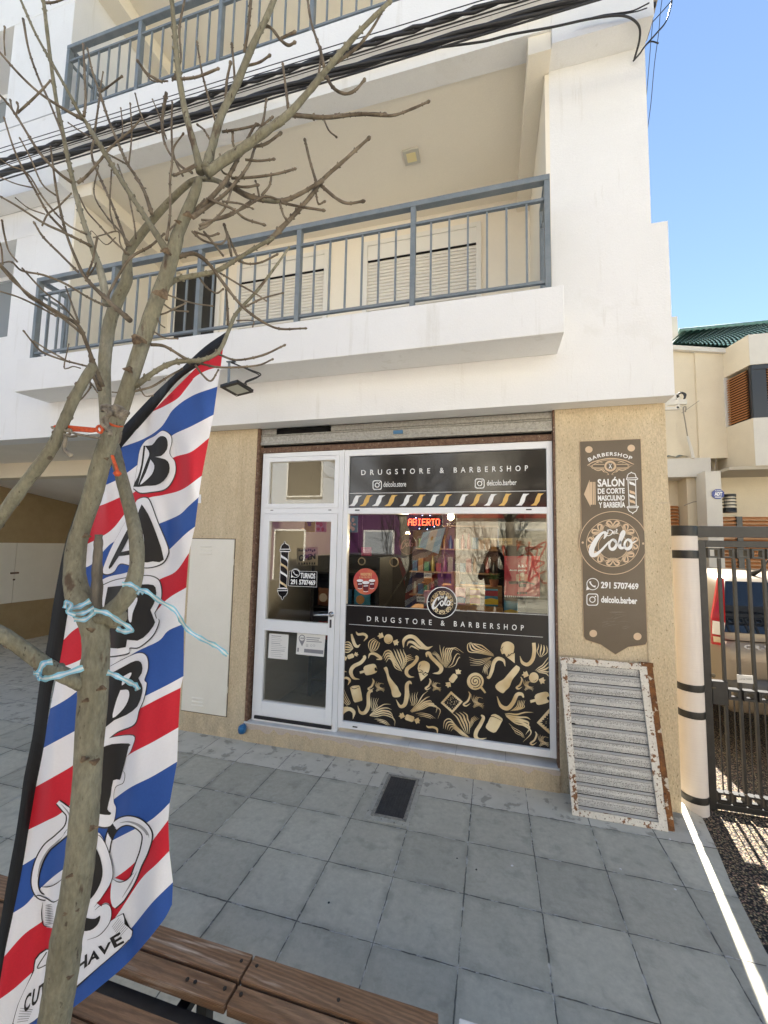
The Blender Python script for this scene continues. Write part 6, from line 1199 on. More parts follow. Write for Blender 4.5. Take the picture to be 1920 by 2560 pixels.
# trunk and the left leader
mb = MB(); s3 = .3858 / .3888
TR = [c4(q) for q in ((300, 2560), (347, 2212), (398, 1900), (430, 1650), (480, 1400), (515, 1150), (540, 900), (560, 650), (575, 400), (597, 120))] + [c3(q) for q in ((607, 1800), (624, 1600), (606, 1450), (545, 1340), (506, 1260), (484, 1130), (496, 950), (538, 800), (602, 610), (655, 410), (708, 250), (770, 100))] + [c2(q) for q in ((700, 800), (765, 600), (830, 400), (905, 200), (958, 20))] + [fQ(q) for q in ((690, 1000), (748, 800), (818, 600), (902, 400), (968, 230), (985, 160))]
seg_r = [93, 92, 92, 90, 87, 84, 82, 80, 80, 84]
RR = [r * .3888 for r in seg_r] + [r * .3858 for r in (86, 76, 80, 76, 72, 62, 56, 53, 56, 55, 53, 46)] + [r * .4581 * .88 for r in (44, 43, 43, 41, 40)] + [r * .3014 * .85 for r in (56, 57, 53, 50, 42, 34)]
ident = lambda q: q
ORD = list(range(len(TR)))
# drop points that run backwards where the tracings overlap
keep = []; last = 1e9
for i in ORD:
    if TR[i][1] < last - 12: keep.append(i); last = TR[i][1]
TRp = [TR[i] for i in keep]; TRr = [RR[i] for i in keep]
base = PY(*TRp[0], -2.6); C = crom(TRp, 6); Wd = lin(TRr, 6); P = []; Rr = []
for i, p in enumerate(C):
    q = PY(p.x, p.y, -2.6 + .06 * max(0, (i / len(C)) - .5)); P.append(q); Rr.append(Wd[i] / FPX * depth(q) * (1 + rk.uniform(-.02, .02)))
low = P[0]; P = [Vector((low.x + .10 + .0, low.y - .02, -.06)), Vector((low.x + .06, low.y - .01, low.z * .5))] + P; Rr = [Rr[0] * 1.25, Rr[0] * 1.08] + Rr
mb.smooth = True; mb.tube(P, Rr, 18)
# knots, scars and the swollen fork
mb.build('trunk', BARK, TREE)
SCAR = mat('dark_bark_scar', (.085, .055, .035), .95, col2=(.22, .16, .10), scale=45, bump=1., bscale=70, fine=.25)
def knot(k, q, r, y, R_=.046):
    p = PY(*k(q), y); d_ = (CAM - p).normalized(); d_.z *= .3; d_.normalize(); p = p + d_ * (R_ * .93); u = d_.cross(Vector((0, 0, 1))).normalized(); rr_ = r * (k((1, 0))[0] - k((0, 0))[0]) / FPX * depth(p); vs = [p + d_ * (.0035)]; n_ = 11; ph = rk.uniform(0, 6)
    for a in range(n_):
        t_ = a * 2 * math.pi / n_; e = rr_ * (.75 + .35 * math.sin(3 * t_ + ph) * rk.uniform(.4, 1)); x_ = u * math.cos(t_) * e * 1.15; vs.append(p + x_ + Vector((0, 0, math.sin(t_) * e * .8)) - d_ * (.004 + (math.cos(t_) * e * 1.15) ** 2 / (2 * R_)))
    mb = MB(); mb.smooth = True; mb.add(vs, [(0, 1 + a, 1 + (a + 1) % n_) for a in range(n_)]); mb.build('bark_scar', SCAR, TREE)
for (k, q, r) in ((c4, (560, 105), 28), (c4, (520, 190), 20), (c4, (545, 475), 30), (c4, (610, 490), 34), (c4, (600, 905), 30), (c4, (465, 1200), 32), (c4, (430, 1440), 26), (c4, (505, 1420), 14), (c4, (455, 1840), 22), (c4, (655, 30), 30), (c3, (560, 880), 26), (c3, (600, 1480), 40), (c3, (690, 390), 16), (fN, (1230, 1555), 26), (c2, (880, 305), 44), (c2, (755, 555), 44), (c2, (700, 715), 28), (fQ, (895, 480), 46), (fQ, (715, 780), 46)): knot(k, q, r, -2.6, .046 if k is c4 else .036 if k is c3 else .022)
mb = MB(); knb = mb
for (q, r) in (((600, 1470), 62), ((700, 1420), 66), ((560, 1500), 50)):
    p = PY(*c3(q), -2.60); rr_ = r * .3858 / FPX * depth(p); mb.smooth = True; mb.lathe(p + Vector((0, .02, 0)), [(rr_ * .3, -rr_), (rr_ * .85, -rr_ * .6), (rr_, 0), (rr_ * .85, rr_ * .6), (rr_ * .3, rr_)], 14, (.1, .2, 1))
mb.build('fork_swelling', BARK, TREE)
# right-hand stem that rises behind the leader
STEM = [c3(q) for q in ((640, 1420), (755, 1345), (845, 1230), (886, 1080), (882, 900), (848, 730), (800, 550), (762, 400), (742, 310))] + [c2(q) for q in ((585, 1040), (572, 850), (570, 700), (578, 590), (600, 450), (645, 320), (692, 215))] + [fQ(q) for q in ((400, 780), (520, 600), (690, 400), (850, 240), (960, 165), (1110, 165), (1300, 250), (1480, 320), (1659, 345))]
SR = [r * .3858 * .95 for r in (55, 58, 56, 47, 44, 41, 39, 37, 34)] + [r * .4581 * .82 for r in (36, 37, 38, 38, 38, 36, 34)] + [r * .3014 * .78 for r in (44, 38, 34, 30, 28, 24, 22, 20, 18)]
mb = MB(); C = crom(STEM, 5); Wd = lin(SR, 5); P = []; Rr = []
for i, p in enumerate(C):
    t = i / len(C); q = PY(p.x, p.y, -2.60 + .12 * min(1, t * 2.2)); P.append(q); Rr.append(Wd[i] / FPX * depth(q) * (1 + rk.uniform(-.03, .03)))
mb.smooth = True; mb.tube(P, Rr, 14); mb.build('branch', BARK, TREE)
y0 = -2.57
br = branch
br(c1, [(868, 745), (845, 650), (800, 480), (772, 320), (755, 150), (738, -40)], [32, 22, 20, 18, 16, 14], y0, -2.62, False)
br(c1, [(890, 735), (915, 640), (955, 500), (1020, 370), (1090, 200), (1150, 80), (1195, -30)], [34, 24, 24, 22, 20, 18, 16], y0, -2.5, False)
br(c1, [(890, 750), (960, 700), (1050, 640), (1150, 565), (1240, 500), (1330, 400), (1420, 290), (1540, 150), (1680, 10)], [34, 30, 28, 26, 24, 20, 18, 15, 12], y0, -2.45, False)
br(c1, [(1440, 280), (1530, 215), (1590, 150), (1640, 70), (1665, 20)], [10, 9, 8, 7, 6], -2.45, -2.44)
# left crown
br(fN, [(1160, 1745), (1030, 1540), (880, 1310), (730, 1070), (610, 870), (548, 780), (480, 650), (350, 420), (240, 220), (135, -20)], [38, 28, 25, 23, 21, 18, 15, 14, 13, 12], -2.59, -2.72, False)
br(fN, [(570, 825), (420, 740), (270, 640), (130, 510), (-20, 340)], [16, 13, 12, 12, 10], -2.66, -2.75)
br(fN, [(580, 800), (592, 690), (585, 520), (575, 310)], [14, 12, 11, 9], -2.66, -2.64); br(fN, [(35, 380), (28, 280), (32, 190)], [8, 7, 8], -2.74, -2.74)
br(fN, [(740, 2110), (700, 1900), (640, 1720), (560, 1480), (505, 1260), (450, 1000), (390, 700), (345, 380), (300, 0), (285, -60)], [40, 38, 28, 24, 22, 20, 18, 17, 17, 16], -2.58, -2.7, False)
br(fN, [(320, 20), (380, 15), (450, -10)], [12, 9, 8], -2.7, -2.7)
br(fN, [(495, 1260), (400, 1190), (270, 1050), (120, 810), (40, 700), (-20, 640)], [17, 14, 13, 12, 11, 10], -2.65, -2.75)
br(fN, [(110, 800), (125, 740), (120, 715)], [9, 8, 10], -2.74, -2.74); br(fN, [(100, 790), (80, 740), (72, 695)], [9, 8, 8], -2.74, -2.74)
br(fN, [(535, 1265), (600, 1215), (690, 1110), (745, 1040), (830, 960), (905, 900), (970, 825)], [15, 13, 12, 12, 10, 10, 8], -2.65, -2.6)
br(fN, [(-20, 1345), (120, 1425), (300, 1540), (440, 1605), (610, 1690)], [9, 10, 12, 13, 15], -2.8, -2.62)
br(fN, [(900, 2215), (760, 2090), (600, 1930), (530, 1800), (460, 1620), (410, 1420), (380, 1250), (350, 1020)], [30, 24, 18, 14, 13, 12, 11, 8], -2.59, -2.68)
br(fN, [(600, 1900), (640, 1800), (670, 1650)], [10, 9, 10], -2.62, -2.62); br(fN, [(600, 1920), (650, 1850), (680, 1780)], [8, 8, 7], -2.62, -2.60)
br(fN, [(160, 130), (200, 350), (270, 550), (330, 680), (400, 850), (440, 960)], [12, 10, 11, 11, 10, 9], -2.72, -2.69)
br(fN, [(540, 1880), (420, 1760), (300, 1640), (240, 1545)], [12, 12, 11, 9], -2.66, -2.7)
br(fN, [(440, 1590), (330, 1470), (230, 1290), (150, 1150), (90, 1010), (30, 820)], [13, 12, 12, 10, 9, 8], -2.66, -2.76)
br(fN, [(600, 1620), (450, 1540), (300, 1370), (190, 1200), (60, 1140), (-20, 1080)], [10, 10, 9, 8, 7, 6], -2.64, -2.76)
br(fN, [(385, 1350), (290, 1270), (210, 1090), (140, 960)], [9, 8, 8, 7], -2.68, -2.73); br(fN, [(240, 1300), (110, 1270), (-10, 1220)], [7, 6, 6], -2.7, -2.74)
br(fN, [(310, 1480), (200, 1440), (110, 1370)], [7, 6, 5], -2.7, -2.72); br(fN, [(290, 1560), (330, 1480), (400, 1430), (490, 1340)], [8, 8, 8, 7], -2.7, -2.68)
br(fN, [(120, 780), (220, 690), (300, 610), (345, 560)], [11, 10, 10, 8], -2.73, -2.71)
br(fN, [(0, 1820), (80, 1810), (150, 1870), (300, 1900), (450, 1960), (600, 2050), (700, 2100)], [6, 9, 10, 11, 11, 11, 12], -2.82, -2.62); br(fN, [(0, 1830), (90, 1920), (190, 2040), (300, 2110), (450, 2210), (560, 2300)], [16, 14, 13, 13, 13, 14], -2.82, -2.64)
br(fN, [(-10, 2010), (120, 2050), (250, 2110), (380, 2180)], [9, 9, 9, 9], -2.82, -2.7); br(fN, [(120, 1810), (60, 1730), (30, 1620), (15, 1530)], [9, 8, 9, 8], -2.81, -2.84); br(fN, [(20, 1830), (10, 1720), (-10, 1650)], [8, 8, 7], -2.82, -2.84)
br(fN, [(150, 1850), (300, 2010), (430, 2110), (520, 2215)], [9, 9, 9, 8], -2.8, -2.7); br(fN, [(545, 2230), (500, 2110), (455, 1985)], [12, 9, 7], -2.66, -2.66)
br(c2, [(560, 800), (520, 690), (470, 560), (430, 470), (340, 410), (240, 350), (150, 290), (70, 220), (-10, 130)], [18, 15, 14, 14, 13, 12, 11, 11, 10], -2.6, -2.82)
br(c2, [(480, 690), (330, 650), (230, 610), (180, 560), (132, 500)], [8, 8, 8, 7, 6], -2.62, -2.72); br(c2, [(350, 650), (260, 600), (190, 555)], [7, 6, 6], -2.66, -2.7); br(c2, [(440, 700), (400, 690), (370, 700), (350, 690), (375, 570)], [5, 5, 5, 5, 4], -2.64, -2.66)
br(c2, [(545, 820), (505, 720), (495, 640)], [18, 16, 14], -2.6, -2.62); br(c2, [(430, 880), (460, 850), (495, 800), (488, 770), (530, 830)], [5, 6, 7, 6, 5], -2.62, -2.6)
br(fN, [(735, 2080), (770, 1990), (870, 1820), (930, 1760), (1040, 1700), (1130, 1620)], [13, 13, 13, 13, 12, 10], -2.6, -2.55); br(fN, [(880, 1700), (830, 1560), (760, 1380), (640, 1100), (650, 950), (690, 660)], [16, 14, 12, 11, 10, 9], -2.5, -2.5) 
br(fN, [(885, 1140), (730, 1055)], [9, 8], -2.52, -2.56); br(fN, [(1050, 1480), (1000, 1330), (940, 1220), (880, 1130), (800, 950), (740, 800), (690, 640), (640, 500), (605, 340)], [20, 17, 15, 14, 13, 12, 12, 10, 8], -2.5, -2.56)
br(fN, [(690, 640), (760, 590), (840, 530)], [9, 8, 9], -2.54, -2.56); br(fN, [(690, 640), (700, 570), (712, 500)], [8, 7, 6], -2.54, -2.54)
br(fN, [(1150, 1660), (1175, 1480), (1175, 1250), (1190, 1100), (1185, 880), (1190, 710)], [15, 12, 12, 11, 10, 8], -2.6, -2.6); br(fN, [(1195, 1210), (1300, 1180), (1370, 1140)], [10, 9, 8], -2.6, -2.58)
br(fN, [(1150, 640), (1130, 760), (1120, 880), (1150, 1020), (1240, 1140), (1320, 1190)], [16, 15, 14, 12, 12, 11], -2.52, -2.5); br(fN, [(1160, 560), (1060, 560), (1000, 500), (955, 430)], [8, 7, 7, 6], -2.58, -2.58); br(fN, [(1190, 560), (1215, 500), (1250, 400), (1240, 200), (1280, -20)], [9, 9, 9, 12, 10], -2.58, -2.58)
br(fN, [(930, 1230), (980, 1290), (1005, 1300)], [6, 6, 5], -2.52, -2.52); br(fN, [(940, 1650), (930, 1560), (910, 1450), (880, 1320), (815, 1140)], [9, 8, 8, 7, 7], -2.54, -2.54); br(fN, [(800, 1600), (760, 1450), (770, 1180)], [9, 8, 7], -2.54, -2.54); br(fN, [(905, 1700), (830, 1600), (740, 1500), (650, 1340), (680, 1150)], [11, 9, 8, 7, 6], -2.52, -2.54)
br(fN, [(890, 1760), (780, 1660), (680, 1550), (600, 1460), (545, 1350)], [13, 10, 9, 8, 7], -2.54, -2.6); br(fN, [(870, 1760), (830, 1680), (815, 1600), (720, 1620), (650, 1640)], [8, 7, 7, 6, 5], -2.54, -2.56)
br(fN, [(1170, 1590), (1240, 1520), (1330, 1460), (1410, 1380)], [9, 8, 8, 7], -2.6, -2.55)
br(fN, [(650, 960), (560, 910), (475, 850)], [8, 7, 6], -2.6, -2.62); br(fN, [(1100, 920), (1020, 870), (970, 780), (935, 650)], [9, 8, 8, 7], -2.52, -2.54); br(fN, [(890, 1130), (910, 930), (900, 720)], [8, 7, 7], -2.52, -2.54); br(fN, [(840, 950), (848, 880), (835, 750)], [7, 6, 6], -2.55, -2.55); br(fN, [(1150, 960), (1100, 800), (1055, 690)], [8, 7, 6], -2.52, -2.52)
br(fN, [(800, 1640), (730, 1690), (640, 1600), (620, 1610)], [5, 5, 4, 4], -2.55, -2.57)
# right crown
br(c2, [(735, 800), (850, 715), (960, 665), (1100, 655), (1195, 605), (1250, 490), (1290, 400), (1400, 280), (1500, 150), (1575, 45)], [24, 21, 20, 18, 17, 15, 14, 12, 10, 8], -2.58, -2.4, False)
br(c2, [(1195, 625), (1290, 655), (1430, 630), (1550, 575)], [10, 9, 9, 7], -2.46, -2.42); br(c2, [(1070, 668), (1200, 695), (1400, 685), (1485, 652)], [10, 9, 8, 7], -2.5, -2.42); br(c2, [(1065, 680), (1100, 730), (1150, 770), (1190, 712)], [9, 8, 8, 7], -2.5, -2.46)
br(c2, [(735, 825), (830, 800), (920, 745), (990, 705)], [10, 9, 9, 7], -2.58, -2.5); br(c2, [(760, 800), (790, 850), (830, 850)], [6, 5, 5], -2.57, -2.55); br(c2, [(610, 830), (640, 832)], [6, 5], -2.58, -2.57)
br(c2, [(820, 570), (900, 580), (1000, 640), (1040, 655)], [14, 13, 12, 10], -2.58, -2.52); br(c2, [(1245, 465), (1242, 380), (1235, 275)], [13, 9, 8], -2.46, -2.46); br(c2, [(1330, 370), (1430, 320), (1540, 290)], [8, 7, 6], -2.45, -2.42); br(c2, [(1290, 440), (1380, 440), (1380, 470)], [6, 5, 5], -2.46, -2.45)
br(c2, [(875, 295), (950, 222), (1060, 195), (1180, 170), (1300, 100), (1400, 40), (1480, -5)] + [((400 * 1.8957) * 0 + x, y) for x, y in ()], [24, 22, 20, 18, 16, 15, 14], -2.57, -2.46, False)
br(c1, [(1150, 1050), (1250, 950), (1340, 850), (1395, 775), (1490, 690), (1590, 600)], [17, 15, 13, 13, 11, 9], -2.46, -2.4); br(c1, [(1385, 800), (1450, 855), (1500, 878), (1565, 870)], [11, 10, 9, 8], -2.43, -2.41); br(c1, [(1370, 800), (1340, 700), (1318, 608)], [10, 9, 8], -2.43, -2.44); br(c1, [(1365, 830), (1375, 880), (1400, 872)], [7, 6, 6], -2.43, -2.42)
br(c1, [(985, 795), (1080, 850), (1210, 868), (1300, 835), (1385, 785)], [18, 17, 15, 12, 11], -2.5, -2.44); br(c1, [(1215, 875), (1300, 893), (1395, 908)], [9, 8, 8], -2.48, -2.45); br(c1, [(1210, 880), (1225, 930), (1245, 955)], [8, 7, 6], -2.48, -2.47); br(c1, [(1120, 850), (1110, 800), (1105, 785)], [7, 6, 6], -2.49, -2.49); br(c1, [(1130, 845), (1165, 800), (1172, 755)], [8, 7, 7], -2.49, -2.48); br(c1, [(1000, 1106), (985, 1030), (970, 975)], [9, 9, 8], -2.5, -2.5)
br(c2, [(975, 90), (1060, 75), (1140, 130), (1230, 250), (1330, 370), (1440, 450), (1530, 485), (1665, 482)], [20, 16, 15, 13, 12, 10, 9, 7], -2.57, -2.42); br(c2, [(1200, 180), (1300, 240), (1390, 290), (1450, 330)], [8, 8, 7, 6], -2.5, -2.46); br(c2, [(1310, 110), (1290, 80), (1265, 20), (1240, -40)], [12, 11, 9, 8], -2.48, -2.48); br(c2, [(1300, 115), (1360, 130), (1430, 120), (1510, 80)], [8, 8, 8, 7], -2.48, -2.45)
br(c2, [(1085, 200), (1130, 260), (1180, 290), (1215, 270)], [8, 8, 7, 6], -2.52, -2.5); br(c2, [(890, 290), (1000, 330), (1080, 350), (1155, 360)], [7, 7, 6, 6], -2.57, -2.52); br(c2, [(870, 330), (940, 380), (1020, 390)], [7, 6, 6], -2.57, -2.54); br(c2, [(820, 420), (900, 400), (960, 370), (1008, 348)], [8, 7, 7, 6], -2.58, -2.54); br(c2, [(855, 420), (875, 460), (895, 475)], [6, 5, 5], -2.58, -2.57); br(c2, [(840, 500), (900, 535), (965, 538)], [7, 6, 6], -2.58, -2.55)
br(c1, [(1250, 495), (1400, 507), (1550, 493), (1659, 495)], [14, 12, 11, 10], -2.47, -2.42); br(a5, [(930, 797), (1120, 790), (1320, 800), (1460, 755), (1575, 705)], [15, 13, 13, 12, 11], -2.425, -2.38); br(a5, [(855, 820), (890, 900), (940, 945)], [9, 8, 8], -2.43, -2.42)
br(c1, [(1405, 320), (1440, 380), (1490, 405), (1535, 390), (1572, 348)], [12, 10, 9, 9, 8], -2.45, -2.42); br(c1, [(1400, 290), (1385, 220), (1345, 100), (1328, -10)], [10, 9, 8, 8], -2.45, -2.46); br(c1, [(1375, 335), (1385, 260), (1384, 210)], [8, 7, 8], -2.45, -2.45); br(c1, [(1245, 470), (1235, 380), (1222, 280)], [10, 8, 7], -2.48, -2.48)
br(c1, [(1130, 110), (1170, 120), (1210, 170), (1245, 195), (1270, 185)], [11, 9, 9, 9, 8], -2.5, -2.48); br(c1, [(1215, 165), (1245, 150), (1270, 140)], [8, 7, 8], -2.49, -2.48); br(c1, [(1065, 285), (1120, 270), (1162, 242)], [8, 7, 7], -2.51, -2.5); br(c1, [(1015, 360), (1010, 280), (1002, 195)], [8, 7, 7], -2.52, -2.52); br(c1, [(1055, 225), (1070, 140), (1085, -10)], [10, 9, 9], -2.51, -2.53); br(c1, [(975, 430), (980, 350), (995, 275)], [9, 8, 8], -2.52, -2.52)
br(c1, [(930, 520), (900, 420), (870, 300), (852, 185)], [8, 7, 6, 6], -2.54, -2.56); br(c1, [(745, 340), (800, 340), (860, 330), (940, 298)], [9, 8, 8, 7], -2.6, -2.6); br(c1, [(700, 355), (640, 320), (598, 268)], [8, 7, 7], -2.6, -2.62); br(c1, [(905, 600), (880, 560), (855, 540)], [7, 6, 6], -2.54, -2.54); br(c1, [(960, 570), (1050, 555), (1110, 540)], [8, 7, 7], -2.53, -2.51)
br(c1, [(1045, 650), (1010, 630), (1005, 575)], [10, 8, 8], -2.52, -2.52); br(c1, [(1055, 635), (1140, 625), (1210, 578)], [9, 9, 8], -2.52, -2.49); br(c1, [(1100, 590), (1135, 530), (1150, 435)], [10, 8, 7], -2.51, -2.5); br(c1, [(1130, 545), (1175, 508)], [7, 7], -2.51, -2.5); br(c1, [(1060, 620), (1090, 560), (1105, 540)], [9, 8, 8], -2.52, -2.51)
br(c1, [(800, 930), (870, 895), (960, 800), (1000, 740), (1035, 670)], [18, 15, 13, 12, 11], -2.57, -2.52); br(c1, [(830, 940), (900, 890), (980, 830), (1070, 720), (1100, 640)], [16, 12, 10, 9, 8], -2.57, -2.5); br(c1, [(1000, 770), (1100, 765), (1200, 750), (1272, 730)], [8, 8, 8, 7], -2.52, -2.48); br(c1, [(1060, 690), (1120, 695), (1180, 688)], [8, 7, 7], -2.52, -2.5); br(c1, [(990, 800), (1060, 808), (1110, 800)], [9, 8, 7], -2.52, -2.5)
br(c1, [(900, 860), (1000, 900), (1060, 945), (1138, 970)], [10, 9, 8, 7], -2.56, -2.5); br(c1, [(860, 975), (950, 940), (1050, 900), (1140, 850), (1210, 865)], [9, 8, 8, 8, 7], -2.57, -2.48); br(c1, [(860, 990), (900, 970), (970, 900), (1000, 820)], [9, 8, 7, 6], -2.57, -2.53); br(c1, [(830, 1000), (880, 1040), (950, 1055), (980, 1030)], [8, 7, 7, 6], -2.57, -2.54); br(c1, [(880, 1000), (930, 1060), (960, 1100)], [8, 7, 6], -2.57, -2.54); br(c1, [(840, 1000), (900, 1020), (940, 1010)], [7, 6, 6], -2.57, -2.55); br(c1, [(870, 950), (930, 950), (1000, 930), (1050, 890), (1080, 870)], [7, 7, 6, 6, 5], -2.56, -2.52); br(c1, [(960, 870), (1040, 880), (1090, 900)], [7, 6, 5], -2.55, -2.53)
br(c1, [(870, 700), (760, 755), (752, 755)], [9, 8, 7], -2.57, -2.6); br(c1, [(790, 760), (760, 700), (750, 640), (790, 580)], [7, 6, 6, 5], -2.55, -2.56); br(c1, [(1000, 760), (960, 740), (950, 670)], [7, 6, 5], -2.54, -2.54)
# broken dark stub in the fork
mb = MB(); tube_px(mb, c3, [(628, 1400), (628, 1250), (630, 1080), (636, 960), (640, 872)], [32, 32, 31, 25, 22], -2.61, -2.615, 4, 9, .12); mb.build('dead_stub', mat('dead_grey_bark', (.10, .085, .065), .95, col2=(.18, .155, .12), scale=30, stretch=(1, 1, .25), bump=1., bscale=60, fine=.25), TREE)
# leaning stakes
def stake(label, k, pts, rad, ya, yb, ground=None):
    t = thing('wooden_stake', PY(*k(pts[0]), ya), label, 'stake', 'rough stakes tied to the tree'); mb = MB(); P, Rr = tube_px(mb, k, pts, rad, ya, yb, 6, 12, .05)
    if ground: mb.tube(crom([Vector(ground), Vector(ground).lerp(P[0], .5), P[0], P[1]], 4), Rr[0] * 1.02, 12)
    mb.build('shaft', BARK, t); mb = MB(); mb.smooth = True
    for i in range(3, len(P) - 2, 4):
        d_ = (P[i + 1] - P[i]).normalized(); u = d_.cross(Vector((rk.uniform(-1, 1), rk.uniform(-1, 1), rk.uniform(-1, 1)))).normalized(); mb.lathe(P[i] + u * Rr[i] * .8, [(Rr[i] * .45, 0), (Rr[i] * .35, Rr[i] * .3)], 8, u)
    mb.build('knot', TWIG, t)
stake('slender stake leaning up to the tree and tied with orange cord', c3, [(-420, 1400), (-180, 1020), (0, 765), (150, 560), (330, 322), (420, 130), (486, -20), (560, -150), (606, -225)], [40, 40, 38, 37, 35, 32, 31, 29, 27], -2.72, -2.64, (-2.15, -2.86, -.05))
stake('thick rough stake meeting the trunk near its lower ribbon and tied with blue ribbon', c3, [(-420, 1320), (-200, 1420), (0, 1512), (150, 1612), (300, 1722), (430, 1790), (530, 1845)], [46, 46, 44, 46, 48, 46, 42], -2.78, -2.62)
# ================================================================ ROPES AND RIBBONS
ORC = mat('orange_cord', (.62, .10, .02), .6, col2=(.45, .06, .015), scale=150, fine=.1); ROP = mat('grey_hemp_rope', (.32, .28, .21), .9, col2=(.10, .085, .07), scale=55, fine=.2, bump=.5)
def coil(mb, k, lines, r, ya, sides=7):
    for pts in lines:
        dz = pts[0] if isinstance(pts[0], (int, float)) else 0.; pts = pts[1:] if isinstance(pts[0], (int, float)) else pts
        tube_px(mb, k, pts, [r] * len(pts), ya + dz, ya + dz, 6, sides, .05)
t = thing('orange_cord', PY(*g2((1000, 890)), -2.66), 'orange cord tying the slender stake to the tree', 'cord'); mb = MB()
coil(mb, g2, [[(690, 870), (760, 848), (1000, 868), (1240, 890)], [(700, 880), (800, 868), (1000, 885), (1250, 905)], [(900, 915), (1050, 920), (1180, 930), (1270, 915)], [(860, 900), (1000, 905), (1250, 920)]], 12, -2.665); coil(mb, g2, [[(1250, 890), (1270, 860), (1310, 855), (1330, 890), (1310, 940), (1270, 930), (1250, 890)], [(1300, 870), (1330, 880), (1340, 910)]], 16, -2.67); coil(mb, g2, [[(1385, 800), (1450, 835), (1530, 860), (1590, 862)], [(1395, 815), (1450, 848), (1540, 868)]], 10, -2.675)
mb.build('cord', ORC, t); mb = MB(); coil(mb, g2, [[(1455, 1240), (1480, 1320), (1510, 1400), (1525, 1470)]], 20, -2.66); p = PY(*g2((1520, 1470)), -2.66); mb.smooth = True; mb.lathe(p, [(.004, -.006), (.0085, 0), (.004, .006)], 10); mb.build('loose_end', ORC, t)
mb = MB()
coil(mb, g2, [[(1340, 660), (1330, 610), (1400, 600), (1480, 625), (1560, 650), (1660, 690)], [(1430, 650), (1520, 680), (1640, 720)], [(1440, 690), (1520, 720), (1620, 760)], [(1480, 600), (1560, 620), (1600, 650)]], 30, -2.668, 9); coil(mb, g2, [[(1350, 640), (1390, 660), (1400, 720), (1350, 760), (1330, 820), (1370, 870), (1420, 900), (1430, 980)], [(1400, 640), (1440, 680), (1390, 740), (1380, 800), (1400, 860), (1400, 930)]], 27, -2.68, 9)
coil(mb, g2, [[(672, 868), (700, 890), (800, 905), (900, 930), (1000, 960), (1100, 980), (1290, 1015)], [(880, 900), (920, 910), (900, 960), (830, 970)], [(830, 960), (900, 990), (990, 985)]], 16, -2.672, 8); coil(mb, g2, [[(850, 985), (845, 1060), (830, 1140), (870, 1200), (930, 1240)]], 24, -2.675, 8); coil(mb, g2, [[.05, (1570, 930), (1560, 1010), (1540, 1080)]], 14, -2.66); tag(mb.build('hemp_rope', ROP), 'frayed grey rope knotted round the tree and the slender stake', 'rope')
RBL = flat('pale_blue_ribbon', (.22, .50, .62), .55); RWH = flat('white_ribbon', (.66, .69, .70), .55)
def ribbon(mb, k, pts, hw, y, dy=.0):
    C = crom(pts, 6); n = len(C); s = k((1, 0))[0] - k((0, 0))[0]
    for i in range(n - 1):
        row = []
        for j in (i, i + 1):
            tg = (C[min(j + 1, n - 1)] - C[max(j - 1, 0)]).normalized(); nn = Vector((-tg.y, tg.x, 0)); w_ = hw * (1 - .35 * abs(math.sin(j * .55))); yy = y + dy * j / n + .004 * math.sin(j * .8)
            row.append([PY(*k((C[j].x + nn.x * w_ * f, C[j].y + nn.y * w_ * f)), yy + .003 * f * math.cos(j * .5)) for f in (-1, -.35, .35, 1)])
        for c_ in range(3): mb.cur = 1 if c_ == 1 else 0; mb.quad(row[0][c_], row[0][c_ + 1], row[1][c_ + 1], row[1][c_])
    mb.cur = 0
def ribbon_thing(label, lines, y, k=c3):
    mb = MB(); mb.smooth = True
    for ln in lines: ribbon(mb, k, ln[0], ln[1], y + (ln[2] if len(ln) > 2 else 0), ln[3] if len(ln) > 3 else 0)
    tag(mb.build('ribbon', [RBL, RWH]), label, 'ribbon', 'blue and white ribbons')
ribbon_thing('pale blue and white ribbon wound twice round the thicker fork with a hanging tail', [([(455, 1350), (520, 1335), (585, 1300)], 20), ([(460, 1385), (540, 1380), (610, 1345)], 17), ([(480, 1420), (550, 1422), (612, 1375)], 19), ([(420, 1350), (430, 1310), (460, 1330), (440, 1375), (490, 1395)], 18, -.012), ([(610, 1365), (690, 1380), (760, 1425), (840, 1475), (850, 1495), (800, 1500), (755, 1480)], 20, -.01, .05)], -2.665)
ribbon_thing('long pale blue and white ribbon blowing from the thinner fork over the flag and wall', [([(792, 1195), (845, 1195), (895, 1225)], 19), ([(895, 1230), (950, 1240), (1030, 1300), (1130, 1360), (1180, 1440), (1230, 1500), (1330, 1560), (1410, 1600), (1475, 1655)], 19, -.01, .12), ([(890, 1260), (905, 1240), (930, 1255)], 13, -.015)], -2.645)
ribbon_thing('pale blue and white ribbon binding the thick stake to the trunk', [([(250, 1770), (280, 1710), (340, 1695)], 24), ([(245, 1765), (260, 1800), (300, 1805), (400, 1780), (540, 1735)], 24), ([(215, 1770), (250, 1775), (240, 1800)], 14, -.01), ([(695, 1765), (760, 1790), (850, 1835), (880, 1850), (895, 1880)], 22, .01, .05)], -2.70)
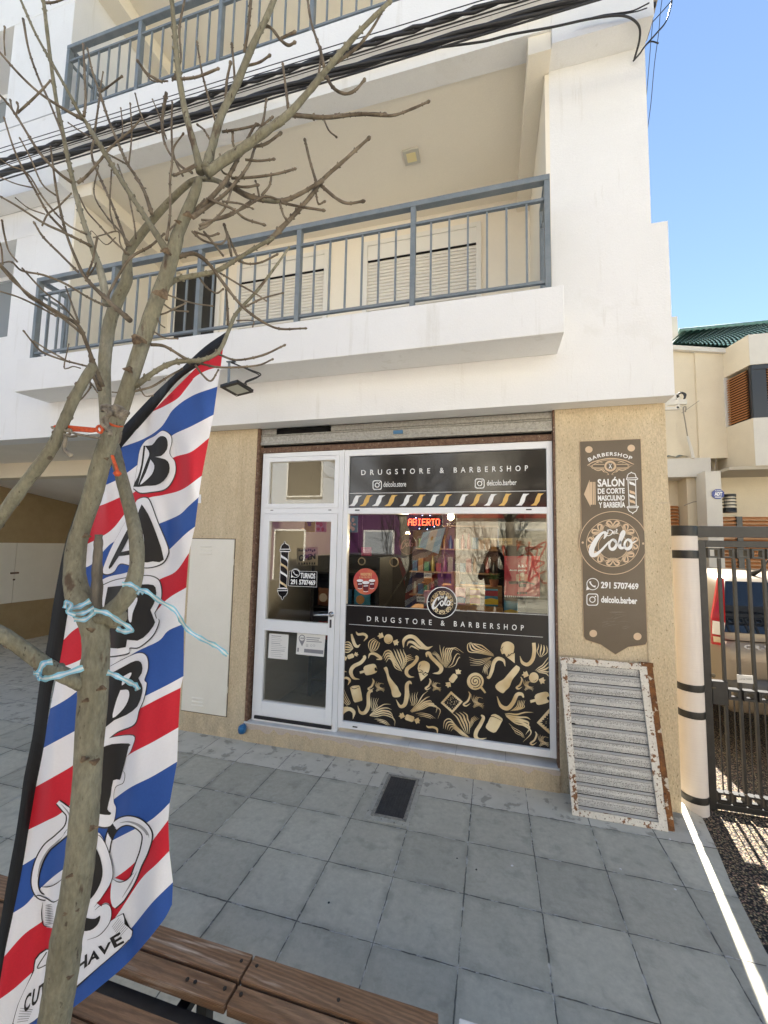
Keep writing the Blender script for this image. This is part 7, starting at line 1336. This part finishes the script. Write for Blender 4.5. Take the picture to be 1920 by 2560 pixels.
# ================================================================ FEATHER FLAG
FL = thing('feather_flag', (-1.62, -2.36, 0), 'tall red white and blue barber feather flag with black sleeve behind the tree', 'flag')
YF = -2.40
def rip(p): return .014 * math.sin(p.x * 21 + p.z * 5) * min(1, max(0, (p.x + 1.7) * 1.6)) + .007 * math.sin(p.x * 43 - p.z * 7) + .004 * math.exp(-((p.z - 2.1) / .4) ** 2) * math.sin(p.x * 60 + p.z * 22) + .05 * max(0, .9 - p.z) * (p.x + 1.0)
def FM(lay):
    def f(x, y):
        p = PY(x, y, YF)
        for _ in range(2): p = PY(x, y, YF + rip(p))
        d_ = (CAM - p).normalized(); return p + d_ * lay
    return f
F0 = FM(0)
FW = mat('flag_white_cloth', (.84, .84, .88), .75, fine=.02, fscale=200); FR = mat('flag_red_cloth', (.60, .012, .03), .7, fine=.05, fscale=200); FB = mat('flag_blue_cloth', (.025, .09, .36), .7, fine=.05, fscale=200); FK = mat('flag_black_print', (.016, .014, .013), .65, fine=.06)
def D2(q): return (q[0] * .34203 / 1., ) if False else q
X2 = lambda pts: [c2(p) for p in pts]; X3 = lambda pts: [c3(p) for p in pts]; X4 = lambda pts: [c4(p) for p in pts]
# band boundaries, traced left to right
BD = [X2([(1222, 545), (1223, 540), (1224, 535)]),
      X2([(830, 937), (900, 905), (980, 855), (1045, 765), (1120, 715), (1205, 690)]),
      X2([(650, 1135), (785, 1085), (880, 1020), (945, 925), (1050, 850), (1187, 800)]),
      X3([(662, 560), (760, 515), (885, 425), (1000, 330), (1115, 230), (1240, 170), (1384, 95)]),
      X3([(622, 695), (700, 665), (790, 625), (880, 590), (1010, 440), (1130, 370), (1240, 335), (1355, 245)]),
      X3([(540, 945), (640, 895), (735, 830), (850, 690), (960, 635), (1060, 615), (1180, 580), (1308, 490)]),
      X3([(500, 1105), (600, 1060), (720, 930), (860, 870), (1035, 800), (1160, 745), (1220, 690), (1287, 630)]),
      X3([(450, 1260), (575, 1225), (690, 1150), (830, 1115), (1000, 1040), (1090, 975), (1200, 870), (1264, 820)]),
      X3([(412, 1555), (480, 1490), (600, 1420), (750, 1330), (900, 1250), (1030, 1165), (1140, 1110), (1224, 992)]),
      X3([(378, 1735), (460, 1710), (545, 1668), (700, 1560), (850, 1480), (980, 1400), (1085, 1290), (1207, 1215)]),
      X3([(325, 2000), (430, 1940), (520, 1870), (650, 1760), (800, 1680), (905, 1620), (1030, 1560), (1090, 1495), (1192, 1450)]),
      X4([(275, 440), (310, 420), (505, 315), (620, 250), (750, 190), (950, 95), (1080, 30), (1180, -25)]),
      X4([(230, 687), (350, 620), (490, 535), (660, 395), (760, 255), (890, 188), (1020, 120), (1161, 50)]),
      X4([(184, 962), (300, 905), (400, 850), (560, 700), (720, 580), (830, 480), (980, 400), (1147, 305)]),
      X4([(144, 1192), (240, 1132), (400, 1010), (560, 890), (720, 775), (840, 690), (980, 620), (1139, 525)]),
      X4([(86, 1497), (170, 1440), (260, 1340), (410, 1215), (690, 1050), (930, 925), (1020, 860), (1092, 788)]),
      X4([(24, 1782), (150, 1640), (275, 1550), (450, 1420), (725, 1280), (870, 1170), (960, 1060), (1082, 900)]),
      X4([(-20, 2065), (90, 1985), (215, 1875), (330, 1800), (540, 1690), (700, 1580), (900, 1290), (1000, 1190), (1088, 1100)]),
      X4([(-90, 2330), (60, 2240), (240, 2130), (480, 1960), (700, 1760), (850, 1590), (980, 1430), (1112, 1300)]),
      X4([(-140, 2560), (0, 2480), (150, 2360), (330, 2200), (480, 2100), (640, 1975), (830, 1810), (1040, 1560), (1106, 1445)])]
mb = MB(); mb.smooth = True; NS = 80; NR = 10
def resamp(pts):
    C = crom(pts, 8); L_ = [0]
    for a, b in zip(C[:-1], C[1:]): L_.append(L_[-1] + (b - a).length)
    out = []; j = 0
    for i in range(NS + 1):
        t = L_[-1] * i / NS
        while j < len(L_) - 2 and L_[j + 1] < t: j += 1
        f = 0 if L_[j + 1] == L_[j] else (t - L_[j]) / (L_[j + 1] - L_[j]); out.append(C[j].lerp(C[j + 1], f))
    return out
RB = [resamp(b) for b in BD]; cols = [1, 0, 2, 0, 1, 0, 2, 0, 1, 0, 2, 0, 1, 0, 2, 0, 1, 0, 2]
for bi in range(len(RB) - 1):
    mb.cur = cols[bi]; vs = []
    for j in range(NR + 1):
        for i in range(NS + 1): q = RB[bi][i].lerp(RB[bi + 1][i], j / NR); vs.append(F0(q.x, q.y))
    fs = [(j * (NS + 1) + i, j * (NS + 1) + i + 1, (j + 1) * (NS + 1) + i + 1, (j + 1) * (NS + 1) + i) for j in range(NR) for i in range(NS)]; mb.add(vs, fs)
CL = mb.build('cloth', [FW, FR, FB], FL)
# black pole sleeve
OUTE = X2([(1232, 503), (1120, 580), (1000, 690), (830, 850), (660, 1030)]) + X3([(690, 270), (585, 450), (520, 640), (440, 870), (408, 990), (370, 1180), (340, 1350), (315, 1520), (290, 1665)]) + X4([(258, 0), (232, 190), (205, 380), (155, 620), (130, 800), (100, 1000), (70, 1160), (40, 1330), (0, 1570), (-40, 1800), (-80, 2050), (-120, 2300), (-190, 2700)])
INE = X2([(1212, 600), (1110, 670), (970, 770), (835, 935), (690, 1100)]) + X3([(775, 330), (690, 485), (628, 620), (560, 890), (520, 1010), (478, 1200), (440, 1380), (412, 1555), (382, 1720)]) + X4([(338, 40), (312, 220), (282, 430), (232, 680), (208, 820), (180, 985), (152, 1160), (120, 1330), (85, 1500), (30, 1760), (-20, 2060), (-70, 2300), (-130, 2700)])
mb = MB(); mb.smooth = True; A_ = crom(OUTE, 4); B_ = crom(INE, 4); n = len(A_)
def sleeve(i, f, back=0):
    q = A_[i].lerp(B_[i], f); p = F0(q.x, q.y); return p + (CAM - p).normalized() * (.014 * math.sin(math.pi * min(max(f, 0), 1)) * (-1 if back else 1) + .0005)
for i in range(n - 1):
    for j in range(6):
        mb.quad(sleeve(i, j / 6), sleeve(i, (j + 1) / 6), sleeve(i + 1, (j + 1) / 6), sleeve(i + 1, j / 6)); mb.quad(sleeve(i, j / 6, 1), sleeve(i + 1, j / 6, 1), sleeve(i + 1, (j + 1) / 6, 1), sleeve(i, (j + 1) / 6, 1))
mb.build('pole_sleeve', mat('black_sleeve_cloth', (.006, .006, .007), .75, fine=.1), FL)
lowp = sleeve(n - 1, .5); mb = MB(); mb.smooth = True; mb.tube([lowp + Vector((0, 0, .3)), Vector((lowp.x - .03, lowp.y, 0))], .012, 10); mb.build('pole', BLACKMET, FL); mb = MB(); mb.box(lowp.x - .25, lowp.x + .19, lowp.y - .2, lowp.y + .2, .002, .02); mb.build('base_plate', BLACKMET, FL)
# printed letters: white blobs, grey rim, black glyphs
F1, F2, F3, F4 = FM(.0022), FM(.0042), FM(.0062), FM(.0082)
RIM = flat('flag_grey_rim', (.06, .06, .065), .8)
def blob(k, pts, sm=4, grow=4.):
    global_b.append([k(p) for p in pts])
BL = [(c3, [(866, 572), (888, 440), (905, 330), (940, 268), (1000, 235), (1052, 200), (1100, 225), (1112, 270), (1098, 345), (1132, 400), (1135, 470), (1105, 540), (1060, 580), (980, 595), (910, 600)]),
      (c3, [(868, 690), (890, 648), (940, 633), (972, 662), (1020, 790), (1085, 950), (1082, 1010), (1045, 1060), (960, 1085), (860, 1075), (780, 1060), (740, 1110), (700, 1128), (668, 1120), (668, 1092), (720, 960), (790, 830)]),
      (c3, [(668, 1200), (760, 1165), (930, 1140), (1010, 1155), (1040, 1200), (1042, 1290), (1000, 1380), (970, 1430), (1020, 1415), (1025, 1450), (985, 1530), (900, 1600), (840, 1605), (830, 1640), (700, 1660), (640, 1640), (650, 1400)]),
      (c3, [(690, 1740), (820, 1670), (905, 1640), (950, 1665), (958, 1740), (935, 1815), (950, 1840), (930, 1940), (900, 2010), (870, 2100), (760, 2150), (640, 2230), (610, 2100)]),
      (c4, [(630, 430), (700, 375), (855, 358), (850, 430), (815, 490), (772, 480), (770, 560), (800, 600), (790, 660), (740, 690), (730, 780), (745, 830), (720, 930), (640, 940), (600, 880)])]
for k, P in BL:
    P = [k(p) for p in P]; cx_ = sum(p[0] for p in P) / len(P); cy_ = sum(p[1] for p in P) / len(P)
    mb = MB(); g_fill(mb, [(cx_ + (x - cx_) * 1.03 + .8, cy_ + (y - cy_) * 1.03 + .8) for x, y in P], F1, 5); mb.build('print_rim', RIM, FL); mb = MB(); g_fill(mb, P, F2, 5); mb.build('print_ground', FW, FL)
GL = [(c3, [(930, 296), (985, 292), (1012, 258), (1040, 234), (1072, 240), (1086, 270), (1082, 320), (1045, 362), (1005, 368), (1070, 384), (1096, 415), (1096, 470), (1060, 525), (1010, 552), (950, 556), (864, 562), (892, 500), (915, 420)]),
      (c3, [(918, 676), (960, 740), (1010, 860), (1062, 1035), (990, 1046), (925, 1050), (935, 980), (930, 880), (905, 790), (890, 745)]), (c3, [(895, 730), (905, 755), (850, 860), (800, 960), (725, 1080), (704, 1082), (760, 965), (830, 830)]), (c3, [(768, 990), (850, 972), (870, 985), (855, 1000), (760, 1012)]),
      (c3, [(698, 1212), (800, 1202), (960, 1194), (1008, 1215), (1008, 1290), (975, 1360), (925, 1430), (895, 1475), (940, 1490), (1005, 1440), (965, 1505), (890, 1560), (850, 1490), (838, 1460), (820, 1500), (815, 1602), (705, 1606), (660, 1600), (665, 1400)]),
      (c3, [(650, 1790), (740, 1760), (850, 1700), (898, 1690), (920, 1715), (918, 1770), (880, 1830), (918, 1845), (920, 1900), (890, 1985), (820, 2040), (740, 2075), (640, 2140), (620, 2000)]),
      (c4, [(655, 435), (720, 412), (828, 408), (828, 428), (742, 432), (738, 520), (735, 615), (772, 620), (770, 642), (728, 645), (712, 740), (690, 830), (712, 852), (705, 868), (640, 862), (610, 840), (640, 650)])]
mb = MB()
for k, P in GL: g_fill(mb, [k(p) for p in P], F3, 2)
mb.build('black_print', FK, FL); mb = MB()
for k, P in ((c3, [(942, 300), (968, 345), (950, 400), (905, 520), (896, 545), (925, 430)]), (c3, [(975, 385), (1000, 425), (985, 480), (935, 530), (908, 545), (945, 470)]), (c3, [(830, 1320), (880, 1280), (890, 1300), (860, 1380), (850, 1440), (832, 1420)]), (c3, [(800, 1790), (850, 1765), (840, 1800), (790, 1850)]), (c3, [(780, 1880), (830, 1880), (835, 1930), (800, 2000), (730, 2060), (750, 1960)])): g_fill(mb, [k(p) for p in P], F4, 3)
mb.build('white_print', FW, FL)
# scissors, moustache and banner
FG = flat('flag_grey_print', (.34, .34, .36), .75)
def shade(k, pts, w):
    a = MB(); g_stroke(a, [k(p) for p in pts], [x * .3888 for x in w], FM(.0052), 6); a.build('grey_print', FG, FL)
def outl(k, pts, w):
    a = MB(); g_stroke(a, [k(p) for p in pts], [x * .3888 * 1.0 + 3.4 for x in w], F1, 14); a.build('black_print', FK, FL); a = MB(); g_stroke(a, [k(p) for p in pts], [x * .3888 for x in w], F2, 14); a.build('white_print', FW, FL)
outl(c4, [(372, 785), (410, 820), (455, 870), (440, 950), (370, 1020), (300, 1080), (250, 1170), (225, 1270), (228, 1340), (260, 1390), (330, 1400)], [12, 18, 26, 24, 22, 22, 22, 20, 18, 16, 14])
outl(c4, [(690, 1110), (700, 1020), (740, 940), (810, 905), (890, 925), (945, 990), (930, 1090), (890, 1190), (850, 1290), (780, 1400), (730, 1460)], [10, 18, 24, 26, 30, 30, 24, 18, 18, 22, 12])
shade(c4, [(432, 960), (375, 1035), (310, 1095), (262, 1180), (240, 1270)], [2, 6, 5, 6, 1]); shade(c4, [(770, 918), (830, 912), (900, 940), (950, 1000), (940, 1090)], [1, 5, 9, 9, 1]); shade(c4, [(880, 1230), (840, 1310), (785, 1400)], [1, 5, 1])
shade(c4, [(395, 800), (440, 855), (447, 900)], [1, 5, 1]); shade(c4, [(700, 1110), (712, 1200), (700, 1300), (655, 1390)], [1, 5, 6, 1])
for P, fm_, mm in (([(262, 1330), (310, 1330), (360, 1310), (470, 1230), (560, 1200), (560, 1400), (420, 1420), (350, 1430), (300, 1400)], F2, FW), ([(720, 1270), (760, 1280), (810, 1290), (860, 1250), (840, 1310), (790, 1400), (735, 1465), (710, 1400)], F2, FW), ([(270, 1430), (340, 1400), (450, 1420), (470, 1580), (300, 1590), (278, 1520)], F2, FW),
                   ([(600, 990), (640, 985), (690, 1080), (722, 1200), (715, 1290), (660, 1390), (600, 1450), (540, 1480), (600, 1520), (640, 1500), (660, 1440), (700, 1440), (718, 1500), (700, 1570), (640, 1640), (560, 1670), (480, 1660), (460, 1400), (560, 1200)], F3, FW), ([(606, 1060), (640, 1130), (660, 1230), (640, 1320), (590, 1400), (540, 1430), (500, 1400), (560, 1250)], F4, FK), ([(500, 1500), (560, 1530), (610, 1535), (645, 1515), (630, 1570), (580, 1610), (510, 1610), (470, 1570)], F4, FK)):
    mb = MB(); g_fill(mb, [c4(p) for p in P], fm_, 3); mb.build('black_print' if mm is FK else 'white_print', mm, FL)
RIB = [(85, 2205), (120, 2080), (175, 1960), (220, 1870), (230, 1800), (300, 1735), (420, 1730), (560, 1650), (700, 1560), (790, 1505), (800, 1570), (850, 1615), (825, 1680), (740, 1760), (620, 1860), (470, 1990), (330, 2090), (220, 2190), (120, 2240)]
mb = MB(); g_fill(mb, [((x - 460) * 1.02 + 460, (y - 1870) * 1.02 + 1870) for x, y in []] or [c4(p) for p in [(x + (6 if x > 460 else -6), y + (7 if y > 1870 else -7)) for x, y in RIB]], F1, 2); mb.build('print_rim', FK, FL); mb = MB(); g_fill(mb, [c4(p) for p in RIB], F3, 2); mb.build('white_print', FW, FL)
mb = MB()
for ch, bl_, br2, tr2, tl2 in (('C', (150, 2150), (190, 2110), (205, 2000), (160, 2035)), ('U', (198, 2105), (240, 2080), (262, 1960), (215, 1990)), ('T', (250, 2060), (300, 2010), (305, 1925), (250, 1970)), ('H', (480, 1905), (560, 1840), (560, 1760), (500, 1800)), ('A', (560, 1838), (640, 1790), (620, 1730), (585, 1750)), ('V', (655, 1780), (690, 1750), (715, 1680), (630, 1715)), ('E', (735, 1725), (800, 1690), (770, 1620), (705, 1660))): g_text(mb, ch, [c4(bl_), c4(br2), c4(tr2), c4(tl2)], F4, bold=.03)
for q in range(8): g_stroke(mb, [c4((765 + q * 8, 1530 + q * 9)), c4((720 + q * 6, 1590 + q * 10))], .35, F4)
for q in range(6): g_stroke(mb, [c4((110 + q * 4, 2200 - q * 18)), c4((180 + q * 6, 2190 - q * 14))], .5, F4)
g_stroke(mb, [c4(p) for p in ((470, 1990), (620, 1860), (760, 1740), (830, 1670))], 1.0, F4); g_stroke(mb, [c4(p) for p in ((300, 1750), (240, 1850), (300, 1830), (420, 1760))], 1.2, F4)
mb.build('black_print', FK, FL)
mb = MB()
for pts_, w_ in (([(262, 1330), (310, 1330), (360, 1310), (430, 1255)], 1.2), ([(215, 1395), (250, 1385), (300, 1405), (345, 1428), (400, 1395)], 1.3), ([(722, 1278), (765, 1300), (815, 1285), (860, 1240)], 1.2), ([(275, 1430), (268, 1500), (280, 1575), (330, 1590)], 1.3), ([(610, 1480), (645, 1450), (690, 1440), (716, 1480), (705, 1560), (640, 1640), (560, 1672)], .9), ([(610, 990), (650, 1010), (690, 1080), (722, 1200), (718, 1290), (660, 1390), (606, 1460)], .9)): g_stroke(mb, [c4(p) for p in pts_], [.3] + [w_] * (len(pts_) - 2) + [.3], FM(.0075), 5)
for k in range(12): y = 1450 + k * 11; g_stroke(mb, [c4((292 - k * .5, y)), c4((335 + k * 1.5, y - 6))], [.3, .9, .2], F4, 4)
mb.build('hatching', FK, FL)
# ================================================================ BENCH
BW = mat('worn_bench_wood', (.21, .11, .052), .75, col2=(.33, .20, .115), scale=7, stretch=(.35, 4, 4), lo=.3, hi=.7, bump=.5, bscale=30, fine=.12, fscale=120, spots=[(5., .60, .12, (.55, .45, .35)), (24., .70, .04, (.07, .04, .025))])
def add_grain(m):
    nt = m.node_tree; N = nt.nodes; L = nt.links; b = N['Principled BSDF']; tc = [n for n in N if n.type == 'TEX_COORD'][0]
    mp = N.new('ShaderNodeMapping'); mp.inputs['Scale'].default_value = (1., 9, 9); L.new(tc.outputs['Object'], mp.inputs[0]); w_ = N.new('ShaderNodeTexWave'); w_.wave_type = 'RINGS'; w_.rings_direction = 'X' if False else 'SPHERICAL'; w_.inputs['Scale'].default_value = 9; w_.inputs['Distortion'].default_value = 3.5; w_.inputs['Detail'].default_value = 3; w_.inputs['Detail Scale'].default_value = 1.2; L.new(mp.outputs[0], w_.inputs[0])
    src = b.inputs['Base Color'].links[0].from_socket; r = N.new('ShaderNodeMapRange'); r.inputs[3].default_value = .68; r.inputs[4].default_value = 1.15; L.new(w_.outputs['Fac'], r.inputs[0]); cc_ = N.new('ShaderNodeCombineColor')
    for i in range(3): L.new(r.outputs[0], cc_.inputs[i])
    x = N.new('ShaderNodeMix'); x.data_type = 'RGBA'; x.blend_type = 'MULTIPLY'; x.inputs[0].default_value = .85; L.new(src, x.inputs[6]); L.new(cc_.outputs[0], x.inputs[7]); L.new(x.outputs[2], b.inputs['Base Color'])
add_grain(BW)
BE = thing('bench', (-1.1, -2.15, 0), 'worn wooden slatted bench with dark steel frame below the flag', 'bench'); zs = .45; r4 = random.Random(6)
JX = -.585
for (y0_, y1_) in ((-2.053, -1.968), (-2.128, -2.064), (-2.272, -2.205), (-2.345, -2.281)):
    for (xa, xb) in ((-2.4, JX - .004), (JX + .004, .06)):
        mb = MB(); dz = r4.uniform(-.003, .003); mb.box(xa, xb, y0_, y1_, zs - .032 + dz, zs + dz); mb.build('slat', BW, BE, bevel=.004)
DRS = mat('dark_red_brown_steel', (.035, .015, .014), .45, fine=.2)
mb = MB()
for y in (-2.0585, -2.2765): mb.box(-2.38, .05, y - .012, y + .012, zs - .06, zs - .034)
mb.build('steel_strip', DRS, BE); mb = MB(); mb.box(-2.39, .055, -2.20, -2.135, zs - .09, zs - .045); mb.build('steel_channel', BLACKMET, BE)
for x in (-2.2, -.75, -.02):
    mb = MB(); mb.box(x - .02, x + .02, -2.33, -2.29, .0, zs - .062); mb.box(x - .02, x + .02, -2.02, -1.98, .0, zs - .062); mb.box(x - .019, x + .019, -2.289, -2.021, zs - .09, zs - .062); mb.build('leg', BLACKMET, BE)
mb = MB()
for (x, y) in ((JX - .03, -2.0), (JX + .03, -2.0), (JX - .03, -2.09), (JX + .03, -2.09), (-.72, -2.10), (-.25, -2.02), (-.75, -2.10)): mb.lathe((x, y, zs - .001), [(.006, 0), (.006, .0045), (.003, .005)], 8)
mb.build('bolt', flat('dark_bolt', (.02, .015, .012), .6), BE)
# white painted box whose corner shows at the lower edge
a = PZ(1148, 2543, .45); t = thing('white_planter_box', (a.x + .3, a.y - .2, 0), 'corner of a white painted box beside the end of the bench', 'box')
WB_ = mat('white_painted_board', (.80, .79, .76), .5, fine=.02); mb = MB(); mb.box(a.x, a.x + .6, a.y - .45, a.y, 0, .43); mb.build('body', WB_, t, bevel=.006); mb = MB(); mb.box(a.x - .0, a.x + .61, a.y - .46, a.y, .4305, .45); mb.build('rim', WB_, t, bevel=.004)
# ================================================================ PHOTOGRAPHER (stands on the road behind the camera; seen mirrored in the glass)
def skinned(name, verts, edges, radii, m_, parent, root=0, sub=2):
    off = parent.location; me = bpy.data.meshes.new(name); me.from_pydata([Vector(v) - off for v in verts], edges, []); me.materials.append(m_)
    o = bpy.data.objects.new(name, me); COL.objects.link(o); o.parent = parent
    s = o.modifiers.new('skin', 'SKIN'); s.use_smooth_shade = True
    for i, r_ in enumerate(radii):
        sv = me.skin_vertices[0].data[i]; sv.radius = (r_, r_) if not isinstance(r_, tuple) else r_; sv.use_root = (i == root)
    u = o.modifiers.new('sub', 'SUBSURF'); u.levels = sub; u.render_levels = sub
    return o
PX_, PY_, PZ_ = .26, -3.72, .002
PE = thing('person', (PX_, PY_, PZ_), 'person in dark clothes holding up a phone behind the bench', 'person')
SKIN = mat('skin', (.45, .27, .19), .6, fine=.03); CLO = mat('dark_jacket', (.018, .018, .022), .85, fine=.1); TRO = mat('dark_trousers', (.02, .022, .03), .85, fine=.1); HAIR = mat('dark_hair', (.02, .014, .01), .6, fine=.2)
def W(x, y, z): return (PX_ + x, PY_ + y, PZ_ + z)
V = [W(0, 0, .98), W(0, .01, 1.18), W(0, .02, 1.38), W(0, .02, 1.50), W(0, .04, 1.58), W(0, .06, 1.66), W(0, .06, 1.76), W(0, .05, 1.82)]
Rd = [(.15, .11), (.14, .105), (.17, .11), (.075, .07), (.055, .055), (.075, .085), (.085, .10), (.05, .06)]
Ed = [(i, i + 1) for i in range(7)]
for s in (-1, 1):
    b = len(V); V += [W(.10 * s, 0, .90), W(.115 * s, .02, .50), W(.12 * s, -.01, .09), W(.125 * s, .10, .045), W(.13 * s, .17, .035)]; Rd += [.095, .065, .048, .042, .032]; Ed += [(0, b), (b, b + 1), (b + 1, b + 2), (b + 2, b + 3), (b + 3, b + 4)]
    b = len(V); V += [W(.19 * s, .02, 1.44), W(.25 * s, .10, 1.32), W(.23 * s, .20, 1.42), W(.12 * s, .27, 1.74), W(.09 * s, .29, 1.80)]; Rd += [.065, .052, .046, .032, .028]; Ed += [(2, b), (b, b + 1), (b + 1, b + 2), (b + 2, b + 3), (b + 3, b + 4)]
skinned('body', V, Ed, Rd, CLO, PE)
# head, face, hair
mb = MB(); mb.smooth = True; hc_ = Vector(W(0, .07, 1.735)); vs = []; fs = []; nn_ = 18
for j in range(13):
    th = math.pi * j / 12
    for i in range(nn_):
        ph = 2 * math.pi * i / nn_; x, y, z = math.sin(th) * math.cos(ph), math.sin(th) * math.sin(ph), math.cos(th); fx = .078 * (1 - .22 * max(0, -z)); v = Vector((x * fx, y * .098 * (1 - .1 * max(0, -z)), z * .118))
        if y > .6: v.y += .014 * math.exp(-((x / .22) ** 2 + ((z + .12) / .22) ** 2)) - .008 * math.exp(-(((abs(x) - .38) / .18) ** 2 + ((z - .08) / .12) ** 2))
        vs.append(hc_ + v)
for j in range(12):
    for i in range(nn_): fs.append((j * nn_ + i, j * nn_ + (i + 1) % nn_, (j + 1) * nn_ + (i + 1) % nn_, (j + 1) * nn_ + i))
mb.add(vs, fs)
for s in (-1, 1): mb.lathe(hc_ + Vector((s * .077, -.005, -.005)), [(.012, -.008), (.026, 0), (.018, .008)], 10, (s, -.2, 0))
mb.build('head', SKIN, PE)
mb = MB(); mb.smooth = True; vs = []; fs = []
for j in range(8):
    th = math.pi * .60 * j / 7
    for i in range(nn_):
        ph = 2 * math.pi * i / nn_; x, y, z = math.sin(th) * math.cos(ph), math.sin(th) * math.sin(ph), math.cos(th)
        k_ = .0 if (y > .35 and z < .45) else 1.; vs.append(hc_ + Vector((x * (.070 + .017 * k_), y * (.088 + .02 * k_) - .004, z * .118 + .014)))
for j in range(7):
    for i in range(nn_): fs.append((j * nn_ + i, j * nn_ + (i + 1) % nn_, (j + 1) * nn_ + (i + 1) % nn_, (j + 1) * nn_ + i))
mb.add(vs, fs); mb.build('hair', HAIR, PE)
for s in (-1, 1):
    mb = MB(); mb.smooth = True; mb.lathe(hc_ + Vector((s * .030, .088, .012)), [(.004, -.004), (.011, 0), (.004, .004)], 10, (0, 1, 0)); mb.build('eye', flat('eye_dark', (.03, .02, .02), .2), PE)
mb = MB(); mb.smooth = True; mb.tube([hc_ + Vector((-.024, .088, -.055)), hc_ + Vector((0, .094, -.057)), hc_ + Vector((.024, .088, -.055))], [.002, .005, .002], 6); mb.build('mouth', flat('lip', (.30, .12, .10), .5), PE)
for s in (-1, 1):
    h0 = Vector(W(.09 * s, .26, 1.80)); V = [h0, h0 + Vector((-.012 * s, .035, .025)), h0 + Vector((-.020 * s, .065, .045))]; Rd = [(.026, .018), (.034, .016), (.034, .014)]; Ed = [(0, 1), (1, 2)]
    for k in range(4):
        b = len(V); q = h0 + Vector((-.020 * s, .070, .020 + .018 * k)); l = (.9, 1.05, 1.0, .8)[k]; V += [q + Vector((-.012 * s * l, .022, .006)), q + Vector((-.034 * s * l, .034, .008)), q + Vector((-.052 * s * l, .024, .008))]; Rd += [.0085, .008, .007]; Ed += [(2, b), (b, b + 1), (b + 1, b + 2)]
    b = len(V); V += [h0 + Vector((-.03 * s, .03, .0)), h0 + Vector((-.055 * s, .045, .012))]; Rd += [.010, .008]; Ed += [(1, b), (b, b + 1)]
    skinned('hand', V, Ed, Rd, SKIN, PE, 0, 1)
t = thing('phone', W(0, .345, 1.87), 'dark phone held up in both hands by the person', 'phone'); mb = MB(); mb.box(PX_ - .075, PX_ + .075, PY_ + .337, PY_ + .345, PZ_ + 1.825, PZ_ + 1.90); mb.build('case', BLACKMET, t, bevel=.002)
mb = MB(); mb.lathe((PX_ - .035, PY_ + .345, PZ_ + 1.885), [(.008, 0), (.008, .002)], 14, (0, 1, 0)); mb.build('lens', flat('lens_glass', (.01, .01, .015), .05), t)
